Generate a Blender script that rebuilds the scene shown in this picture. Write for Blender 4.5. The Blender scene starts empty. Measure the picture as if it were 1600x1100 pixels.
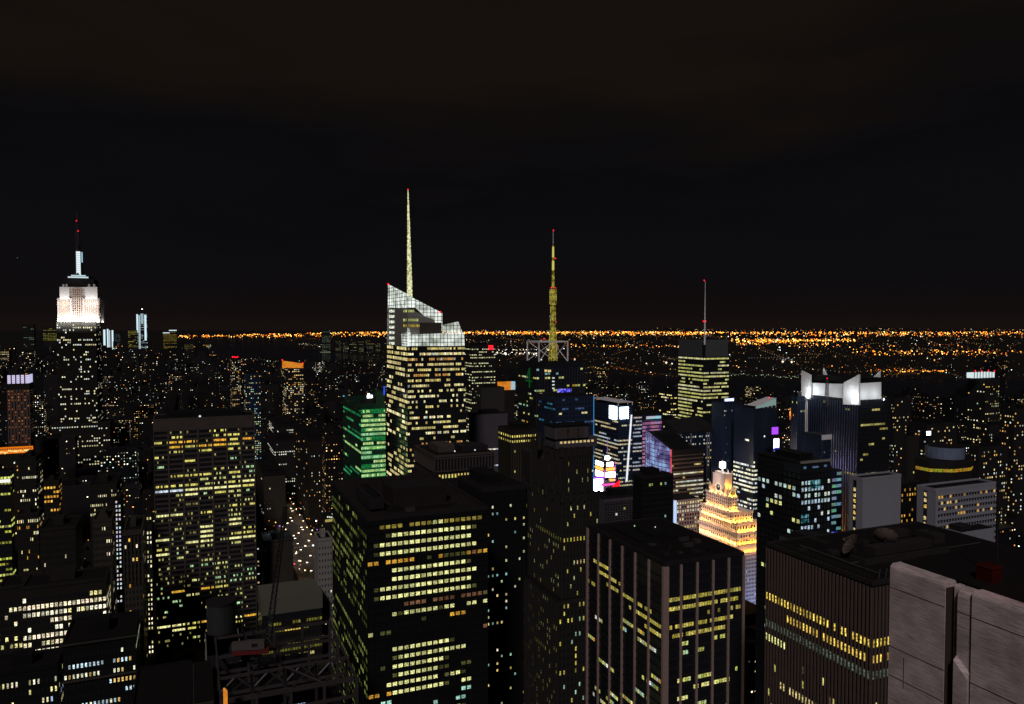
import bpy, math, random
from mathutils import Vector, Matrix
R = random.Random(7)
SC = bpy.context.scene
COL = SC.collection

# ------------------------------------------------------------------ camera
F = 1200.0                      # focal length in photo pixels (1600 wide)
PITCH = math.atan(43 / F)
CZ = 260.0
cam_d = bpy.data.cameras.new('camera'); cam = bpy.data.objects.new('camera', cam_d); COL.objects.link(cam)
cam_d.sensor_width = 36; cam_d.lens = 36 * F / 1600
cam_d.clip_start = 0.5; cam_d.clip_end = 120000
cam.location = (0, 0, CZ); cam.rotation_euler = (math.pi / 2 - PITCH, 0, 0)
SC.camera = cam
SC.view_settings.view_transform = 'Standard'; SC.view_settings.look = 'None'
SC.view_settings.exposure = 0; SC.view_settings.gamma = 1

def lin(r, g, b):
    f = lambda c: (c / 255 / 12.92) if c <= 10 else ((c / 255 + .055) / 1.055) ** 2.4
    return (f(r), f(g), f(b))

# ------------------------------------------------------------------ world: night sky with a low cloud sheet
w = bpy.data.worlds.new('World'); SC.world = w; w.use_nodes = True
nt = w.node_tree; nt.nodes.clear(); N = nt.nodes.new; K = nt.links.new
out = N('ShaderNodeOutputWorld'); bg = N('ShaderNodeBackground'); K(bg.outputs[0], out.inputs[0])
tc = N('ShaderNodeTexCoord'); sx = N('ShaderNodeSeparateXYZ'); K(tc.outputs['Generated'], sx.inputs[0])
mp = N('ShaderNodeMapping'); K(tc.outputs['Generated'], mp.inputs[0]); mp.inputs['Scale'].default_value = (1.6, 1.6, 7)
nz = N('ShaderNodeTexNoise'); nz.inputs['Scale'].default_value = 1.3; nz.inputs['Detail'].default_value = 6; nz.inputs['Roughness'].default_value = .5
K(mp.outputs[0], nz.inputs['Vector'])
m1 = N('ShaderNodeMath'); m1.operation = 'MULTIPLY_ADD'; K(nz.outputs['Fac'], m1.inputs[0]); m1.inputs[1].default_value = .42; m1.inputs[2].default_value = -.21
m2 = N('ShaderNodeMath'); m2.operation = 'ADD'; K(m1.outputs[0], m2.inputs[0]); K(sx.outputs['Z'], m2.inputs[1])
cr = N('ShaderNodeValToRGB'); e = cr.color_ramp.elements
e[0].position = 0.0; e[0].color = (*lin(14, 11, 12), 1)
e[1].position = .06; e[1].color = (*lin(13, 12, 14), 1)
for p, c in ((.20, lin(10, 10, 13)), (.245, lin(15, 12, 12)), (.33, lin(23, 17, 13)), (.5, lin(18, 14, 12))):
    q = e.new(p); q.color = (*c, 1)
K(m2.outputs[0], cr.inputs[0])
# narrow warm glow of the far suburbs along the horizon
m3 = N('ShaderNodeMath'); m3.operation = 'MULTIPLY'; K(sx.outputs['Z'], m3.inputs[0]); m3.inputs[1].default_value = -38
m4 = N('ShaderNodeMath'); m4.operation = 'EXPONENT'; K(m3.outputs[0], m4.inputs[0])
m4.use_clamp = True
mc = N('ShaderNodeMixRGB'); mc.blend_type = 'ADD'; K(m4.outputs[0], mc.inputs[0]); K(cr.outputs[0], mc.inputs[1]); mc.inputs[2].default_value = (.0035, .0016, .0010, 1)
K(mc.outputs[0], bg.inputs['Color']); bg.inputs['Strength'].default_value = 1.0

# ------------------------------------------------------------------ one weak, almost level key (the glow of the city behind the viewer)
sd = bpy.data.lights.new('city_glow', 'SUN'); sd.energy = 1.15; sd.angle = math.radians(8); sd.color = (1, .88, .86)
so = bpy.data.objects.new('city_glow', sd); COL.objects.link(so)
so.rotation_euler = Vector((.16, .88, -.76)).to_track_quat('-Z', 'Y').to_euler()

# ------------------------------------------------------------------ materials
def nodes(name):
    m = bpy.data.materials.new(name); m.use_nodes = True
    t = m.node_tree; return m, t, t.nodes['Principled BSDF']

def solid(name, col, rough=.7, metal=0, var=.25, scale=.15, bump=0, aniso=None, spec=.5):
    m, t, b = nodes(name)
    b.inputs['Roughness'].default_value = rough; b.inputs['Metallic'].default_value = metal
    b.inputs['Specular IOR Level'].default_value = spec if rough < .75 else .12
    g = t.nodes.new('ShaderNodeNewGeometry'); mpn = t.nodes.new('ShaderNodeMapping')
    t.links.new(g.outputs['Position'], mpn.inputs[0])
    if aniso: mpn.inputs['Scale'].default_value = aniso
    n = t.nodes.new('ShaderNodeTexNoise'); n.inputs['Scale'].default_value = scale; n.inputs['Detail'].default_value = 6
    t.links.new(mpn.outputs[0], n.inputs['Vector'])
    mx = t.nodes.new('ShaderNodeMixRGB'); t.links.new(n.outputs['Fac'], mx.inputs[0])
    mx.inputs[1].default_value = (*[c * (1 - var) for c in col], 1); mx.inputs[2].default_value = (*[min(1, c * (1 + var)) for c in col], 1)
    t.links.new(mx.outputs[0], b.inputs['Base Color'])
    if bump:
        bp = t.nodes.new('ShaderNodeBump'); bp.inputs['Strength'].default_value = bump; bp.inputs['Distance'].default_value = .05
        t.links.new(n.outputs['Fac'], bp.inputs['Height']); t.links.new(bp.outputs[0], b.inputs['Normal'])
    return m

def emitter(name, col, s=1, sample=False):
    m = bpy.data.materials.new(name); m.use_nodes = True; t = m.node_tree; t.nodes.clear()
    o = t.nodes.new('ShaderNodeOutputMaterial'); em = t.nodes.new('ShaderNodeEmission'); t.links.new(em.outputs[0], o.inputs[0])
    em.inputs[0].default_value = (*col, 1); em.inputs[1].default_value = s
    m.cycles.emission_sampling = 'AUTO' if sample else 'NONE'
    return m

def window_light(name, detail=True):
    """lit rooms: colour per window from the mesh, lamps, blinds and furniture as noise inside each pane"""
    m = bpy.data.materials.new(name); m.use_nodes = True; t = m.node_tree; t.nodes.clear()
    o = t.nodes.new('ShaderNodeOutputMaterial'); em = t.nodes.new('ShaderNodeEmission'); t.links.new(em.outputs[0], o.inputs[0])
    a = t.nodes.new('ShaderNodeAttribute'); a.attribute_name = 'Col'
    if detail:
        uv = t.nodes.new('ShaderNodeUVMap'); uv.uv_map = 'UV'
        n = t.nodes.new('ShaderNodeTexNoise'); n.inputs['Scale'].default_value = 3.4; n.inputs['Detail'].default_value = 3
        t.links.new(uv.outputs[0], n.inputs['Vector'])
        r = t.nodes.new('ShaderNodeMapRange'); t.links.new(n.outputs['Fac'], r.inputs[0])
        r.inputs[1].default_value = .36; r.inputs[2].default_value = .64; r.inputs[3].default_value = .08; r.inputs[4].default_value = 1.5
        mx = t.nodes.new('ShaderNodeVectorMath'); mx.operation = 'SCALE'
        t.links.new(a.outputs['Color'], mx.inputs[0]); t.links.new(r.outputs[0], mx.inputs['Scale']); t.links.new(mx.outputs[0], em.inputs[0])
    else:
        t.links.new(a.outputs['Color'], em.inputs[0])
    em.inputs[1].default_value = 1
    m.cycles.emission_sampling = 'NONE'
    return m

def screen_mat(name, c1, c2, c3, s=1.0, scale=.12, sample=True):
    """advertising screen: moving-picture patches"""
    m = bpy.data.materials.new(name); m.use_nodes = True; t = m.node_tree; t.nodes.clear()
    o = t.nodes.new('ShaderNodeOutputMaterial'); em = t.nodes.new('ShaderNodeEmission'); t.links.new(em.outputs[0], o.inputs[0])
    tcn = t.nodes.new('ShaderNodeTexCoord'); n = t.nodes.new('ShaderNodeTexNoise'); n.inputs['Scale'].default_value = scale; n.inputs['Detail'].default_value = 4
    t.links.new(tcn.outputs['Object'], n.inputs['Vector'])
    c = t.nodes.new('ShaderNodeValToRGB'); t.links.new(n.outputs['Fac'], c.inputs[0]); e = c.color_ramp.elements
    e[0].position = .35; e[0].color = (*c1, 1); e[1].position = .65; e[1].color = (*c3, 1); q = e.new(.5); q.color = (*c2, 1)
    t.links.new(c.outputs[0], em.inputs[0]); em.inputs[1].default_value = s
    m.cycles.emission_sampling = 'AUTO' if sample else 'NONE'
    return m

M = {}
M['glass'] = solid('dark_glass', (.012, .014, .018), .22, 0, .3, .05)
M['glass_blue'] = solid('blue_black_glass', (.012, .021, .044), .25, 0, .3, .05)
M['glass_green'] = solid('green_glass', (.008, .045, .026), .25, 0, .3, .05)
M['dark'] = solid('dark_wall', (.015, .014, .015), .8)
M['black'] = solid('black_roof', (.007, .007, .008), .9)
M['roof'] = solid('roof_felt', (.008, .007, .007), .9, 0, .4, .3)
M['roofwarm'] = solid('gravel_roof', (.015, .012, .011), .9, 0, .4, .2)
M['brown'] = solid('brown_granite', (.085, .058, .050), .7, 0, .2, .3)
M['pier'] = solid('pinkish_pier', (.27, .19, .175), .7, 0, .12, .4)
M['travertine'] = solid('travertine', (.055, .047, .043), .75)
M['limestone'] = solid('limestone', (.034, .031, .026), .85, 0, .25, .3)
M['stone'] = solid('dark_stone', (.017, .0155, .013), .85, 0, .3, .3)  # even near-black stone colour, lightly mottled
M['redstone'] = solid('red_brown_granite', (.013, .0105, .010), .7, 0, .25, .3)
M['panel'] = solid('pale_concrete', (.22, .23, .27), .8, 0, .08, .2)
M['palewall'] = solid('pale_wall', (.2, .2, .19), .8, 0, .1, .3)
M['cream'] = solid('cream_terracotta', (.70, .62, .56), .8, 0, .1, .3)
M['whitestone'] = solid('white_limestone', (.62, .6, .58), .8, 0, .08, .2)
M['steel'] = solid('steel', (.05, .042, .045), .5, .3, .3, .5)
M['darksteel'] = solid('dark_steel', (.02, .02, .024), .5, .5)
M['white'] = solid('white_paint', (.6, .6, .6), .5)
M['cabwhite'] = solid('cab_white', (.07, .058, .058), .5)
M['red'] = solid('red_paint', (.10, .01, .01), .5)
M['mesh_white'] = solid('silver_frame', (.7, .7, .75), .5, 0)
M['mullion'] = solid('mullion_blue', (.022, .032, .065), .5)
M['pale_fin'] = solid('pale_fin', (.6, .62, .62), .7, 0, .06, .2)
M['brick_far'] = solid('city_masonry', (.010, .009, .009), .9, 0, .4, .02)
M['tree'] = solid('dark_leaves', (.02, .03, .015), .9)
M['win'] = window_light('lit_rooms')
M['lamp'] = window_light('lit_lamps', False)
M['redlamp'] = emitter('red_lamp', (1, .01, .02), 2.5)
M['whitelamp'] = emitter('white_lamp', (.9, .95, 1), 5)
SLOTS = list(M.keys())

# ------------------------------------------------------------------ mesh builder
class MB:
    def __init__(s): s.v = []; s.f = []; s.m = []; s.c = []; s.uv = []
    def quad(s, pts, mat, col=(0, 0, 0), uv=None):
        n = len(s.v); s.v.extend([tuple(p) for p in pts]); s.f.append(tuple(range(n, n + len(pts)))); s.m.append(mat); s.c.append(col)
        s.uv.append(uv or [(0, 0), (1, 0), (1, 1), (0, 1)][:len(pts)] + [(0, 0)] * max(0, len(pts) - 4))
    def box(s, x0, y0, z0, x1, y1, z1, mat):
        p = [(x0, y0, z0), (x1, y0, z0), (x1, y1, z0), (x0, y1, z0), (x0, y0, z1), (x1, y0, z1), (x1, y1, z1), (x0, y1, z1)]
        for a in ((0, 3, 2, 1), (4, 5, 6, 7), (0, 1, 5, 4), (1, 2, 6, 5), (2, 3, 7, 6), (3, 0, 4, 7)): s.quad([p[k] for k in a], mat)
    def prism(s, poly, z0, z1, mat, topmat=None, top=None):
        n = len(poly); tp = top or poly
        zt = z1 if isinstance(z1, (list, tuple)) else [z1] * n
        for k in range(n):
            a, b = poly[k], poly[(k + 1) % n]; c, d = tp[(k + 1) % n], tp[k]
            s.quad([(a[0], a[1], z0), (b[0], b[1], z0), (c[0], c[1], zt[(k + 1) % n]), (d[0], d[1], zt[k])], mat)
        s.quad([(p[0], p[1], zt[k]) for k, p in enumerate(tp)], topmat or mat)
        s.quad([(p[0], p[1], z0) for p in reversed(poly)], mat)
    def bar(s, a, b, r, mat, r2=None):
        a, b = Vector(a), Vector(b); d = (b - a)
        if d.length < 1e-6: return
        d.normalize(); u = d.orthogonal().normalized(); w_ = d.cross(u); r2 = r if r2 is None else r2
        p = [a + (u * i + w_ * j) * r for i, j in ((1, 1), (-1, 1), (-1, -1), (1, -1))]; q = [b + (u * i + w_ * j) * r2 for i, j in ((1, 1), (-1, 1), (-1, -1), (1, -1))]
        for k in range(4): s.quad([p[k], p[(k + 1) % 4], q[(k + 1) % 4], q[k]], mat)
        s.quad(p[::-1], mat); s.quad(q, mat)
    def cyl(s, cx, cy, z0, z1, r0, mat, r1=None, n=16, topmat=None):
        r1 = r0 if r1 is None else r1
        P = lambda r: [(cx + r * math.cos(2 * math.pi * k / n), cy + r * math.sin(2 * math.pi * k / n)) for k in range(n)]
        s.prism(P(r0), z0, z1, mat, topmat, P(r1))
    def octa(s, p, r, mat, col=(0, 0, 0)):
        x, y, z = p; q = [(x + r, y, z), (x, y + r, z), (x - r, y, z), (x, y - r, z)]; t = (x, y, z + r); b = (x, y, z - r)
        for k in range(4):
            s.quad([q[k], q[(k + 1) % 4], t], mat, col); s.quad([q[(k + 1) % 4], q[k], b], mat, col)
    def dome(s, c, r, z0, rings, mat, n=14):
        prev = None
        for k in range(rings + 1):
            a = math.pi / 2 * k / rings; rr = r * math.cos(a); z = z0 + r * math.sin(a)
            cur = [(c[0] + rr * math.cos(2 * math.pi * i / n), c[1] + rr * math.sin(2 * math.pi * i / n), z) for i in range(n)]
            if prev:
                for i in range(n): s.quad([prev[i], prev[(i + 1) % n], cur[(i + 1) % n], cur[i]], mat)
            prev = cur
    def build(s, name, parent=None, loc=None, rz=0):
        me = bpy.data.meshes.new(name); me.from_pydata(s.v, [], s.f)
        used = sorted(set(s.m), key=SLOTS.index); idx = {k: i for i, k in enumerate(used)}
        for k in used: me.materials.append(M[k])
        me.polygons.foreach_set('material_index', [idx[k] for k in s.m])
        if 'win' in idx or 'lamp' in idx:
            ca = me.color_attributes.new('Col', 'FLOAT_COLOR', 'CORNER'); uvl = me.uv_layers.new(name='UV')
            fl = []; ul = []
            for f, c, u in zip(s.f, s.c, s.uv):
                for k in range(len(f)): fl.extend((c[0], c[1], c[2], 1)); ul.extend(u[k] if k < len(u) else (0, 0))
            ca.data.foreach_set('color', fl); uvl.data.foreach_set('uv', ul)
        me.update(); o = bpy.data.objects.new(name, me); COL.objects.link(o)
        if parent: o.parent = parent
        if loc is not None: o.location = loc
        o.rotation_euler[2] = rz
        return o

def thing(name, label, cat, loc=(0, 0, 0), rz=0, group=None):
    o = bpy.data.objects.new(name, None); COL.objects.link(o); o.location = loc; o.rotation_euler[2] = rz
    o['label'] = label; o['category'] = cat
    if group: o['group'] = group
    return o
def tag(o, label, cat, group=None):
    o['label'] = label; o['category'] = cat
    if group: o['group'] = group
    return o

# ------------------------------------------------------------------ photograph geometry: pixel + distance -> place
CP, SP = math.cos(PITCH), math.sin(PITCH)
def P(px, py, Y):
    u = (px - 800) / F; v = (550 - py) / F
    dy = CP + v * SP; k = Y / dy
    return Vector((u * k, Y, CZ + (-SP + v * CP) * k))
def proj(p):
    z = p[2] - CZ; d = p[1] * CP - z * SP
    return 800 + F * p[0] / d, 550 - F * (p[1] * SP + z * CP) / d, d
def ground(px, py, z=0):
    u = (px - 800) / F; v = (550 - py) / F
    k = (z - CZ) / (-SP + v * CP); return Vector((u * k, (CP + v * SP) * k, z))
TH = math.radians(22.8)          # the street grid
DS = Vector((math.cos(TH), math.sin(TH), 0)); DA = Vector((-math.sin(TH), math.cos(TH), 0))
def togrid(p): return p.x * DS.x + p.y * DS.y, p.x * DA.x + p.y * DA.y
def fromgrid(u, v, z=0): return DS * u + DA * v + Vector((0, 0, z))
def hit(p0, d, px):
    k = (px - 800) / F; D0 = p0.y * CP - (p0.z - CZ) * SP
    return (k * D0 - p0.x) / (d.x - k * d.y * CP)
FOOT = []      # footprints and silhouettes of the hand-placed buildings

def palette(*a): return a
YG = [lin(215, 215, 110), lin(235, 235, 150), lin(190, 200, 100), lin(240, 225, 140)]
GT = [lin(170, 215, 180), lin(150, 200, 200), lin(205, 225, 160)]
OR = [lin(240, 180, 70), lin(225, 160, 60)]
WY = [lin(255, 240, 175), lin(250, 225, 140), lin(255, 250, 215), lin(245, 215, 120)]
WH = [lin(255, 255, 245), lin(225, 240, 250), lin(255, 245, 210)]
MIX = YG + YG + GT + OR[:1] + WH[:1]
def gridlit(nc, nr, p, pal, run=.5, lo=.35, hi=1.1, rows=None, rng=R):
    g = {}
    for j in range(nr):
        pr = p * (rows(j) if rows else rng.choice((.25, .6, 1, 1.5, 2)))
        rowcol = rng.choice(pal); st = False
        for i in range(nc):
            if rng.random() < run or i == 0: st = rng.random() < pr
            if st:
                c = rowcol if rng.random() < .75 else rng.choice(pal); s = rng.uniform(lo, hi)
                g[(i, j)] = (c[0] * s, c[1] * s, c[2] * s)
    return g

class Bld:
    """corner = the near vertical edge; kind L: the left side is seen, R: the right side is seen, N: front only"""
    def __init__(s, name, label, cat, xc, yt, Y, xl=None, xr=None, kind='L', W=None, L=None, group=None, reg=True, th=0):
        p = P(xc, yt, Y); s.H = p.z; s.name = name; s.yt = yt
        if kind in 'LN':
            s.W = W or hit(p, DS, xr); s.L = L or hit(p, DA, xl); s.o = Vector((p.x, p.y, 0)); s.cx = 0
        else:
            s.W = W or -hit(p, DS, xl); s.L = L or hit(p, DA, xr); s.o = Vector((p.x, p.y, 0)) - DS * s.W; s.cx = s.W
        s.p = p; s.xc = xc; s.Y = Y
        s.root = thing(name, label, cat, s.o, TH, group)
        s.wall = MB(); s.roof = MB(); s.wins = []; s.extra = {}
        gu, gv = togrid(s.o)
        if reg:
            t = [proj(s.o + DS * a + DA * b + Vector((0, 0, s.H))) for a, b in ((0, 0), (s.W, 0), (0, s.L), (s.W, s.L))]
            FOOT.append((gu - 6, gu + s.W + 6, gv - 6, gv + s.L + 6, min(q[0] for q in t), max(q[0] for q in t), max(q[1] for q in t), p.y))
    def z(s, py): return P(s.xc, py, s.Y).z
    def u(s, px, z=None):
        q = Vector((s.o.x, s.o.y, s.H if z is None else z)); return hit(q, DS, px)
    def v(s, px, u=0, z=None):
        q = s.o + DS * u; q.z = s.H if z is None else z; return hit(q, DA, px)
    def wp(s, p): return s.o + DS * p[0] + DA * p[1] + Vector((0, 0, p[2]))
    def core(s, mat='glass', top='roof', z0=0, z1=None, u0=0, u1=None, v0=0, v1=None):
        z1 = s.H if z1 is None else z1; u1 = s.W if u1 is None else u1; v1 = s.L if v1 is None else v1
        s.wall.box(u0, v0, z0, u1, v1, z1, mat)
        if top: s.roof.box(u0 + .3, v0 + .3, z1 + .005, u1 - .3, v1 - .3, z1 + .25, top)
    def parapet(s, mat, h=1.2, t=.6, z=None, u0=0, u1=None, v0=0, v1=None):
        z = s.H if z is None else z; u1 = s.W if u1 is None else u1; v1 = s.L if v1 is None else v1
        e = .12
        s.wall.box(u0 - e, v0 - e, z - .5, u1 + e, v0 + t, z + h, mat); s.wall.box(u0 - e, v1 - t, z - .5, u1 + e, v1 + e, z + h, mat)
        s.wall.box(u0 - e, v0 + t, z - .5, u0 + t, v1 - t, z + h, mat); s.wall.box(u1 - t, v0 + t, z - .5, u1 + e, v1 - t, z + h, mat)
    def face(s, side, nc, nr, z0, z1, lit, wf=.8, hf=.5, off=.06, a0=None, a1=None, frame=None, pier=0, pw=.4, span=0, sh=.8, every=1, dark=None, vrep=0, uoff=0, kmat='win', inset=None):
        """windows, piers and spandrels on one side; lit[(col,row from top)] = colour"""
        if side == 'F': q0 = 0 if a0 is None else a0; q1 = s.W if a1 is None else a1; c = inset or 0; A = Vector((q0, c, z0)); B = Vector((q1, c, z0))
        if side == 'L': q0 = 0 if a0 is None else a0; q1 = s.L if a1 is None else a1; c = inset or 0; A = Vector((c, q1, z0)); B = Vector((c, q0, z0))
        if side == 'R': q0 = 0 if a0 is None else a0; q1 = s.L if a1 is None else a1; c = s.W if inset is None else inset; A = Vector((c, q0, z0)); B = Vector((c, q1, z0))
        s.face4(A, B, B + Vector((0, 0, z1 - z0)), A + Vector((0, 0, z1 - z0)), nc, nr, lit, wf, hf, off, frame, pier, pw, span, sh, every, dark, kmat)
    def face4(s, A, B, C, D, nc, nr, lit, wf=.8, hf=.5, off=.06, frame=None, pier=0, pw=.4, span=0, sh=.8, every=1, dark=None, kmat='win'):
        n = (B - A).cross(D - A).normalized(); W_ = (B - A).length; H_ = (D - A).length
        def pt(a, b, o=off): return (A.lerp(B, a)).lerp(D.lerp(C, a), b) + n * o
        for j in range(nr):
            for i in range(nc):
                c = lit.get((i, j))
                if c is None and not dark: continue
                a0, a1 = (i + .5 - wf / 2) / nc, (i + .5 + wf / 2) / nc; b0, b1 = 1 - (j + .5 + hf / 2) / nr, 1 - (j + .5 - hf / 2) / nr
                q = [pt(a0, b0), pt(a1, b0), pt(a1, b1), pt(a0, b1)]
                if c is None: s.wall.quad(q, dark)
                else:
                    asp = max(.6, (a1 - a0) * W_ / max(.1, (b1 - b0) * H_)); x = R.uniform(0, 500)
                    s.wins.append((q, c, [(x, j), (x + asp, j), (x + asp, j + 1), (x, j + 1)], kmat))
        if pier:
            for i in range(0, nc + 1, every):
                a = i / nc; da = pw / 2 / W_
                s.slab(pt, max(0, a - da), min(1, a + da), 0, 1, pier, frame)
        if span:
            for j in range(nr + 1):
                b = 1 - j / nr; db = sh / 2 / H_
                s.slab(pt, 0, 1, max(0, b - db), min(1, b + db), span, frame)
    def slab(s, pt, a0, a1, b0, b1, t, mat):
        i = [pt(a0, b0, 0), pt(a1, b0, 0), pt(a1, b1, 0), pt(a0, b1, 0)]; o = [pt(a0, b0, t), pt(a1, b0, t), pt(a1, b1, t), pt(a0, b1, t)]
        s.wall.quad(o, mat)
        for k in range(4): s.wall.quad([i[k], i[(k + 1) % 4], o[(k + 1) % 4], o[k]], mat)
    def finish(s, single=100):
        s.wall.build('wall', s.root)
        if s.roof.f: s.roof.build('roof', s.root)
        for nm, mb in s.extra.items():
            if isinstance(mb, list):
                for m in mb: m.build(nm, s.root)
            else: mb.build(nm, s.root)
        if s.wins:
            sc = []
            for k, (q, c, uv, km) in enumerate(s.wins):
                pr = [proj(s.wp(p)) for p in q]; xs = [p[0] for p in pr]; ys = [p[1] for p in pr]
                inside = 0 < min(xs) and max(xs) < 1600 and max(ys) < 1100
                sc.append(((max(xs) - min(xs)) * (max(ys) - min(ys)) * (1 if inside else .01), k, max(ys) - min(ys)))
            sc.sort(reverse=True)
            pick = [k for a, k, h in sc[:single] if a > 3 and h > 1.6]
            rest = set(range(len(s.wins))) - set(pick)
            for k in pick:
                q, c, uv, km = s.wins[k]; m = MB(); m.quad(q, km, c, uv); m.build('window', s.root)
            if rest:
                m = MB()
                for k in rest: q, c, uv, km = s.wins[k]; m.quad(q, km, c, uv)
                o = m.build('windows', s.root); o['kind'] = 'stuff'
        return s
    def part(s, nm):
        m = MB(); s.extra.setdefault(nm, []).append(m); return m
# ================================================================== GROUND, WATER
def poly_obj(name, pix, z, mat, zmat=None):
    m = MB(); pts = [ground(a, b, z) for a, b in pix]
    bpyv = [tuple(p) for p in pts]
    m.v = bpyv; m.f = [tuple(range(len(pts)))]; m.m = [mat]; m.c = [(0, 0, 0)]; m.uv = [[(0, 0)] * len(pts)]
    o = m.build(name); o['kind'] = 'structure'; return o
M['ground'] = solid('night_ground', (.012, .011, .010), .9, 0, .5, .01)
M['water'] = solid('river_water', (.004, .006, .010), .16, 0, .2, .02, bump=.4)
M['asphalt'] = solid('asphalt', (.055, .05, .048), .7, 0, .3, .2)
M['pave'] = solid('pavement', (.12, .10, .085), .8, 0, .3, .2)
M['paint'] = solid('road_paint', (.6, .6, .55), .6)
SLOTS[:] = list(M.keys())
g = MB(); g.quad([(-45000, -2000, 0), (45000, -2000, 0), (45000, 31500, 0), (-45000, 31500, 0)], 'ground'); go = g.build('ground'); go['kind'] = 'structure'
WATER = [(318, 527), (430, 528.5), (445, 541), (520, 551), (600, 560), (725, 571), (850, 580), (930, 582), (1040, 589), (1180, 592), (1260, 597), (1420, 588), (1700, 600),
         (1700, 650), (1400, 652), (1200, 646), (1000, 625), (900, 610), (760, 592), (700, 586), (560, 574), (480, 568), (330, 557)]
wo = poly_obj('river_water', WATER[::-1], .3, 'water')
def in_water(px, py):
    c = False; n = len(WATER)
    for i in range(n):
        (x1, y1), (x2, y2) = WATER[i], WATER[(i + 1) % n]
        if (y1 > py) != (y2 > py) and px < (x2 - x1) * (py - y1) / (y2 - y1) + x1: c = not c
    return c

# ================================================================== NEAR BUILDINGS
# --- limestone pier of our own building, right foreground
def limestone_mat():
    m, t, b = nodes('ribbed_limestone'); b.inputs['Roughness'].default_value = .85
    tcn = t.nodes.new('ShaderNodeTexCoord'); mpn = t.nodes.new('ShaderNodeMapping'); t.links.new(tcn.outputs['Object'], mpn.inputs[0])
    mpn.inputs['Scale'].default_value = (.3, .3, 7); mpn.inputs['Rotation'].default_value = (math.radians(1.5), 0, 0)
    n = t.nodes.new('ShaderNodeTexNoise'); n.inputs['Scale'].default_value = 3.0; n.inputs['Detail'].default_value = 10; n.inputs['Roughness'].default_value = .75; t.links.new(mpn.outputs[0], n.inputs['Vector'])
    n2 = t.nodes.new('ShaderNodeTexNoise'); n2.inputs['Scale'].default_value = .7; n2.inputs['Detail'].default_value = 5; t.links.new(tcn.outputs['Object'], n2.inputs['Vector'])
    c = t.nodes.new('ShaderNodeValToRGB'); c.color_ramp.elements[0].position = .3; c.color_ramp.elements[1].position = .7
    c.color_ramp.elements[0].color = (.23, .18, .185, 1); c.color_ramp.elements[1].color = (.60, .50, .51, 1)
    mx = t.nodes.new('ShaderNodeMath'); mx.operation = 'MULTIPLY_ADD'; t.links.new(n2.outputs['Fac'], mx.inputs[0]); mx.inputs[1].default_value = .6; 
    m2_ = t.nodes.new('ShaderNodeMath'); m2_.operation = 'MULTIPLY_ADD'; t.links.new(n.outputs['Fac'], m2_.inputs[0]); m2_.inputs[1].default_value = 1.3; m2_.inputs[2].default_value = -.44
    t.links.new(m2_.outputs[0], mx.inputs[2]); t.links.new(mx.outputs[0], c.inputs[0]); t.links.new(c.outputs[0], b.inputs['Base Color'])
    bp = t.nodes.new('ShaderNodeBump'); bp.inputs['Strength'].default_value = .9; bp.inputs['Distance'].default_value = .02
    t.links.new(n.outputs['Fac'], bp.inputs['Height']); t.links.new(bp.outputs[0], b.inputs['Normal'])
    return m
M['ribstone'] = limestone_mat(); M['joint'] = solid('dark_joint_and_shade', (.05, .035, .03), .9); SLOTS[:] = list(M.keys())
pc = P(1391, 880, 40); st_o = Vector((pc.x, pc.y, 0)); stone = thing('limestone_pier', 'pinkish limestone wall block with vertical grooves filling the bottom right foreground', 'building', st_o, TH)
HZ = pc.z; Ls = 34.0
def vs(px): q = Vector((pc.x, pc.y, HZ)); return -hit(q, -DA, px)     # v (negative, towards viewer) of a column in the picture
a1, a2, a3, a4, a5 = vs(1477), vs(1486), vs(1494), vs(1515), vs(1519)
def rounded(mb, v0, v1, u0, u1, ztop, r, mat, zb=150, k=8):
    """block whose edge over the face (at u0) is rounded"""
    prof = [(u1, zb), (u0, zb)] + [(u0 + r - r * math.cos(math.pi / 2 * i / k), ztop - r + r * math.sin(math.pi / 2 * i / k)) for i in range(k + 1)] + [(u1, ztop)]
    n = len(prof)
    for i in range(n):
        (ua, za), (ub, zb_) = prof[i], prof[(i + 1) % n]
        mb.quad([(ua, v1, za), (ua, v0, za), (ub, v0, zb_), (ub, v1, zb_)], mat)
    mb.quad([(p[0], v0, p[1]) for p in prof], mat); mb.quad([(p[0], v1, p[1]) for p in reversed(prof)], mat)
wl = MB()
rounded(wl, a1, 0, 0, 9, HZ, .28, 'ribstone'); wl.build('wall', stone)
w2 = MB(); rounded(w2, -Ls, a5, 0, 9, HZ, .28, 'ribstone'); w2.build('wall', stone)
w3 = MB(); rounded(w3, a5, a1, .75, 9, HZ - .02, .5, 'joint')  # groove floor coloured dark, the recess's shade put into the colour
w3.box(.06, a1 - .03, 150, .8, a1 - .002, HZ - .3, 'joint'); w3.build('groove', stone)  # thin dark plate stands in for shade on the groove's far side
w4 = MB(); rounded(w4, a3 + .1, a2 + .1, .38, .9, HZ - .1, .25, 'ribstone'); w4.build('fluting', stone)
w5 = MB(); rounded(w5, a4, a3, .12, .9, HZ - .12, .45, 'ribstone')
zc = HZ - 3.7
w5.quad([(-.12, a4 - .05, zc - .55), (-.12, a3 - .02, zc + .1), (.2, a3, zc + .35), (.2, a4, zc - .2)], 'ribstone')
w5.quad([(-.12, a3 - .02, 150), (-.12, a4 - .05, 150), (-.12, a4 - .05, zc - .55), (-.12, a3 - .02, zc + .1)][::-1], 'ribstone')
w5.quad([(-.12, a3 - .02, 150), (-.12, a3 - .02, zc + .1), (.2, a3, zc + .35), (.2, a3, 150)], 'ribstone')
w5.quad([(.2, a4, 150), (.2, a4, zc - .2), (-.12, a4 - .05, zc - .55), (-.12, a4 - .05, 150)], 'ribstone')
w5.build('pilaster', stone)
jt = MB()
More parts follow.
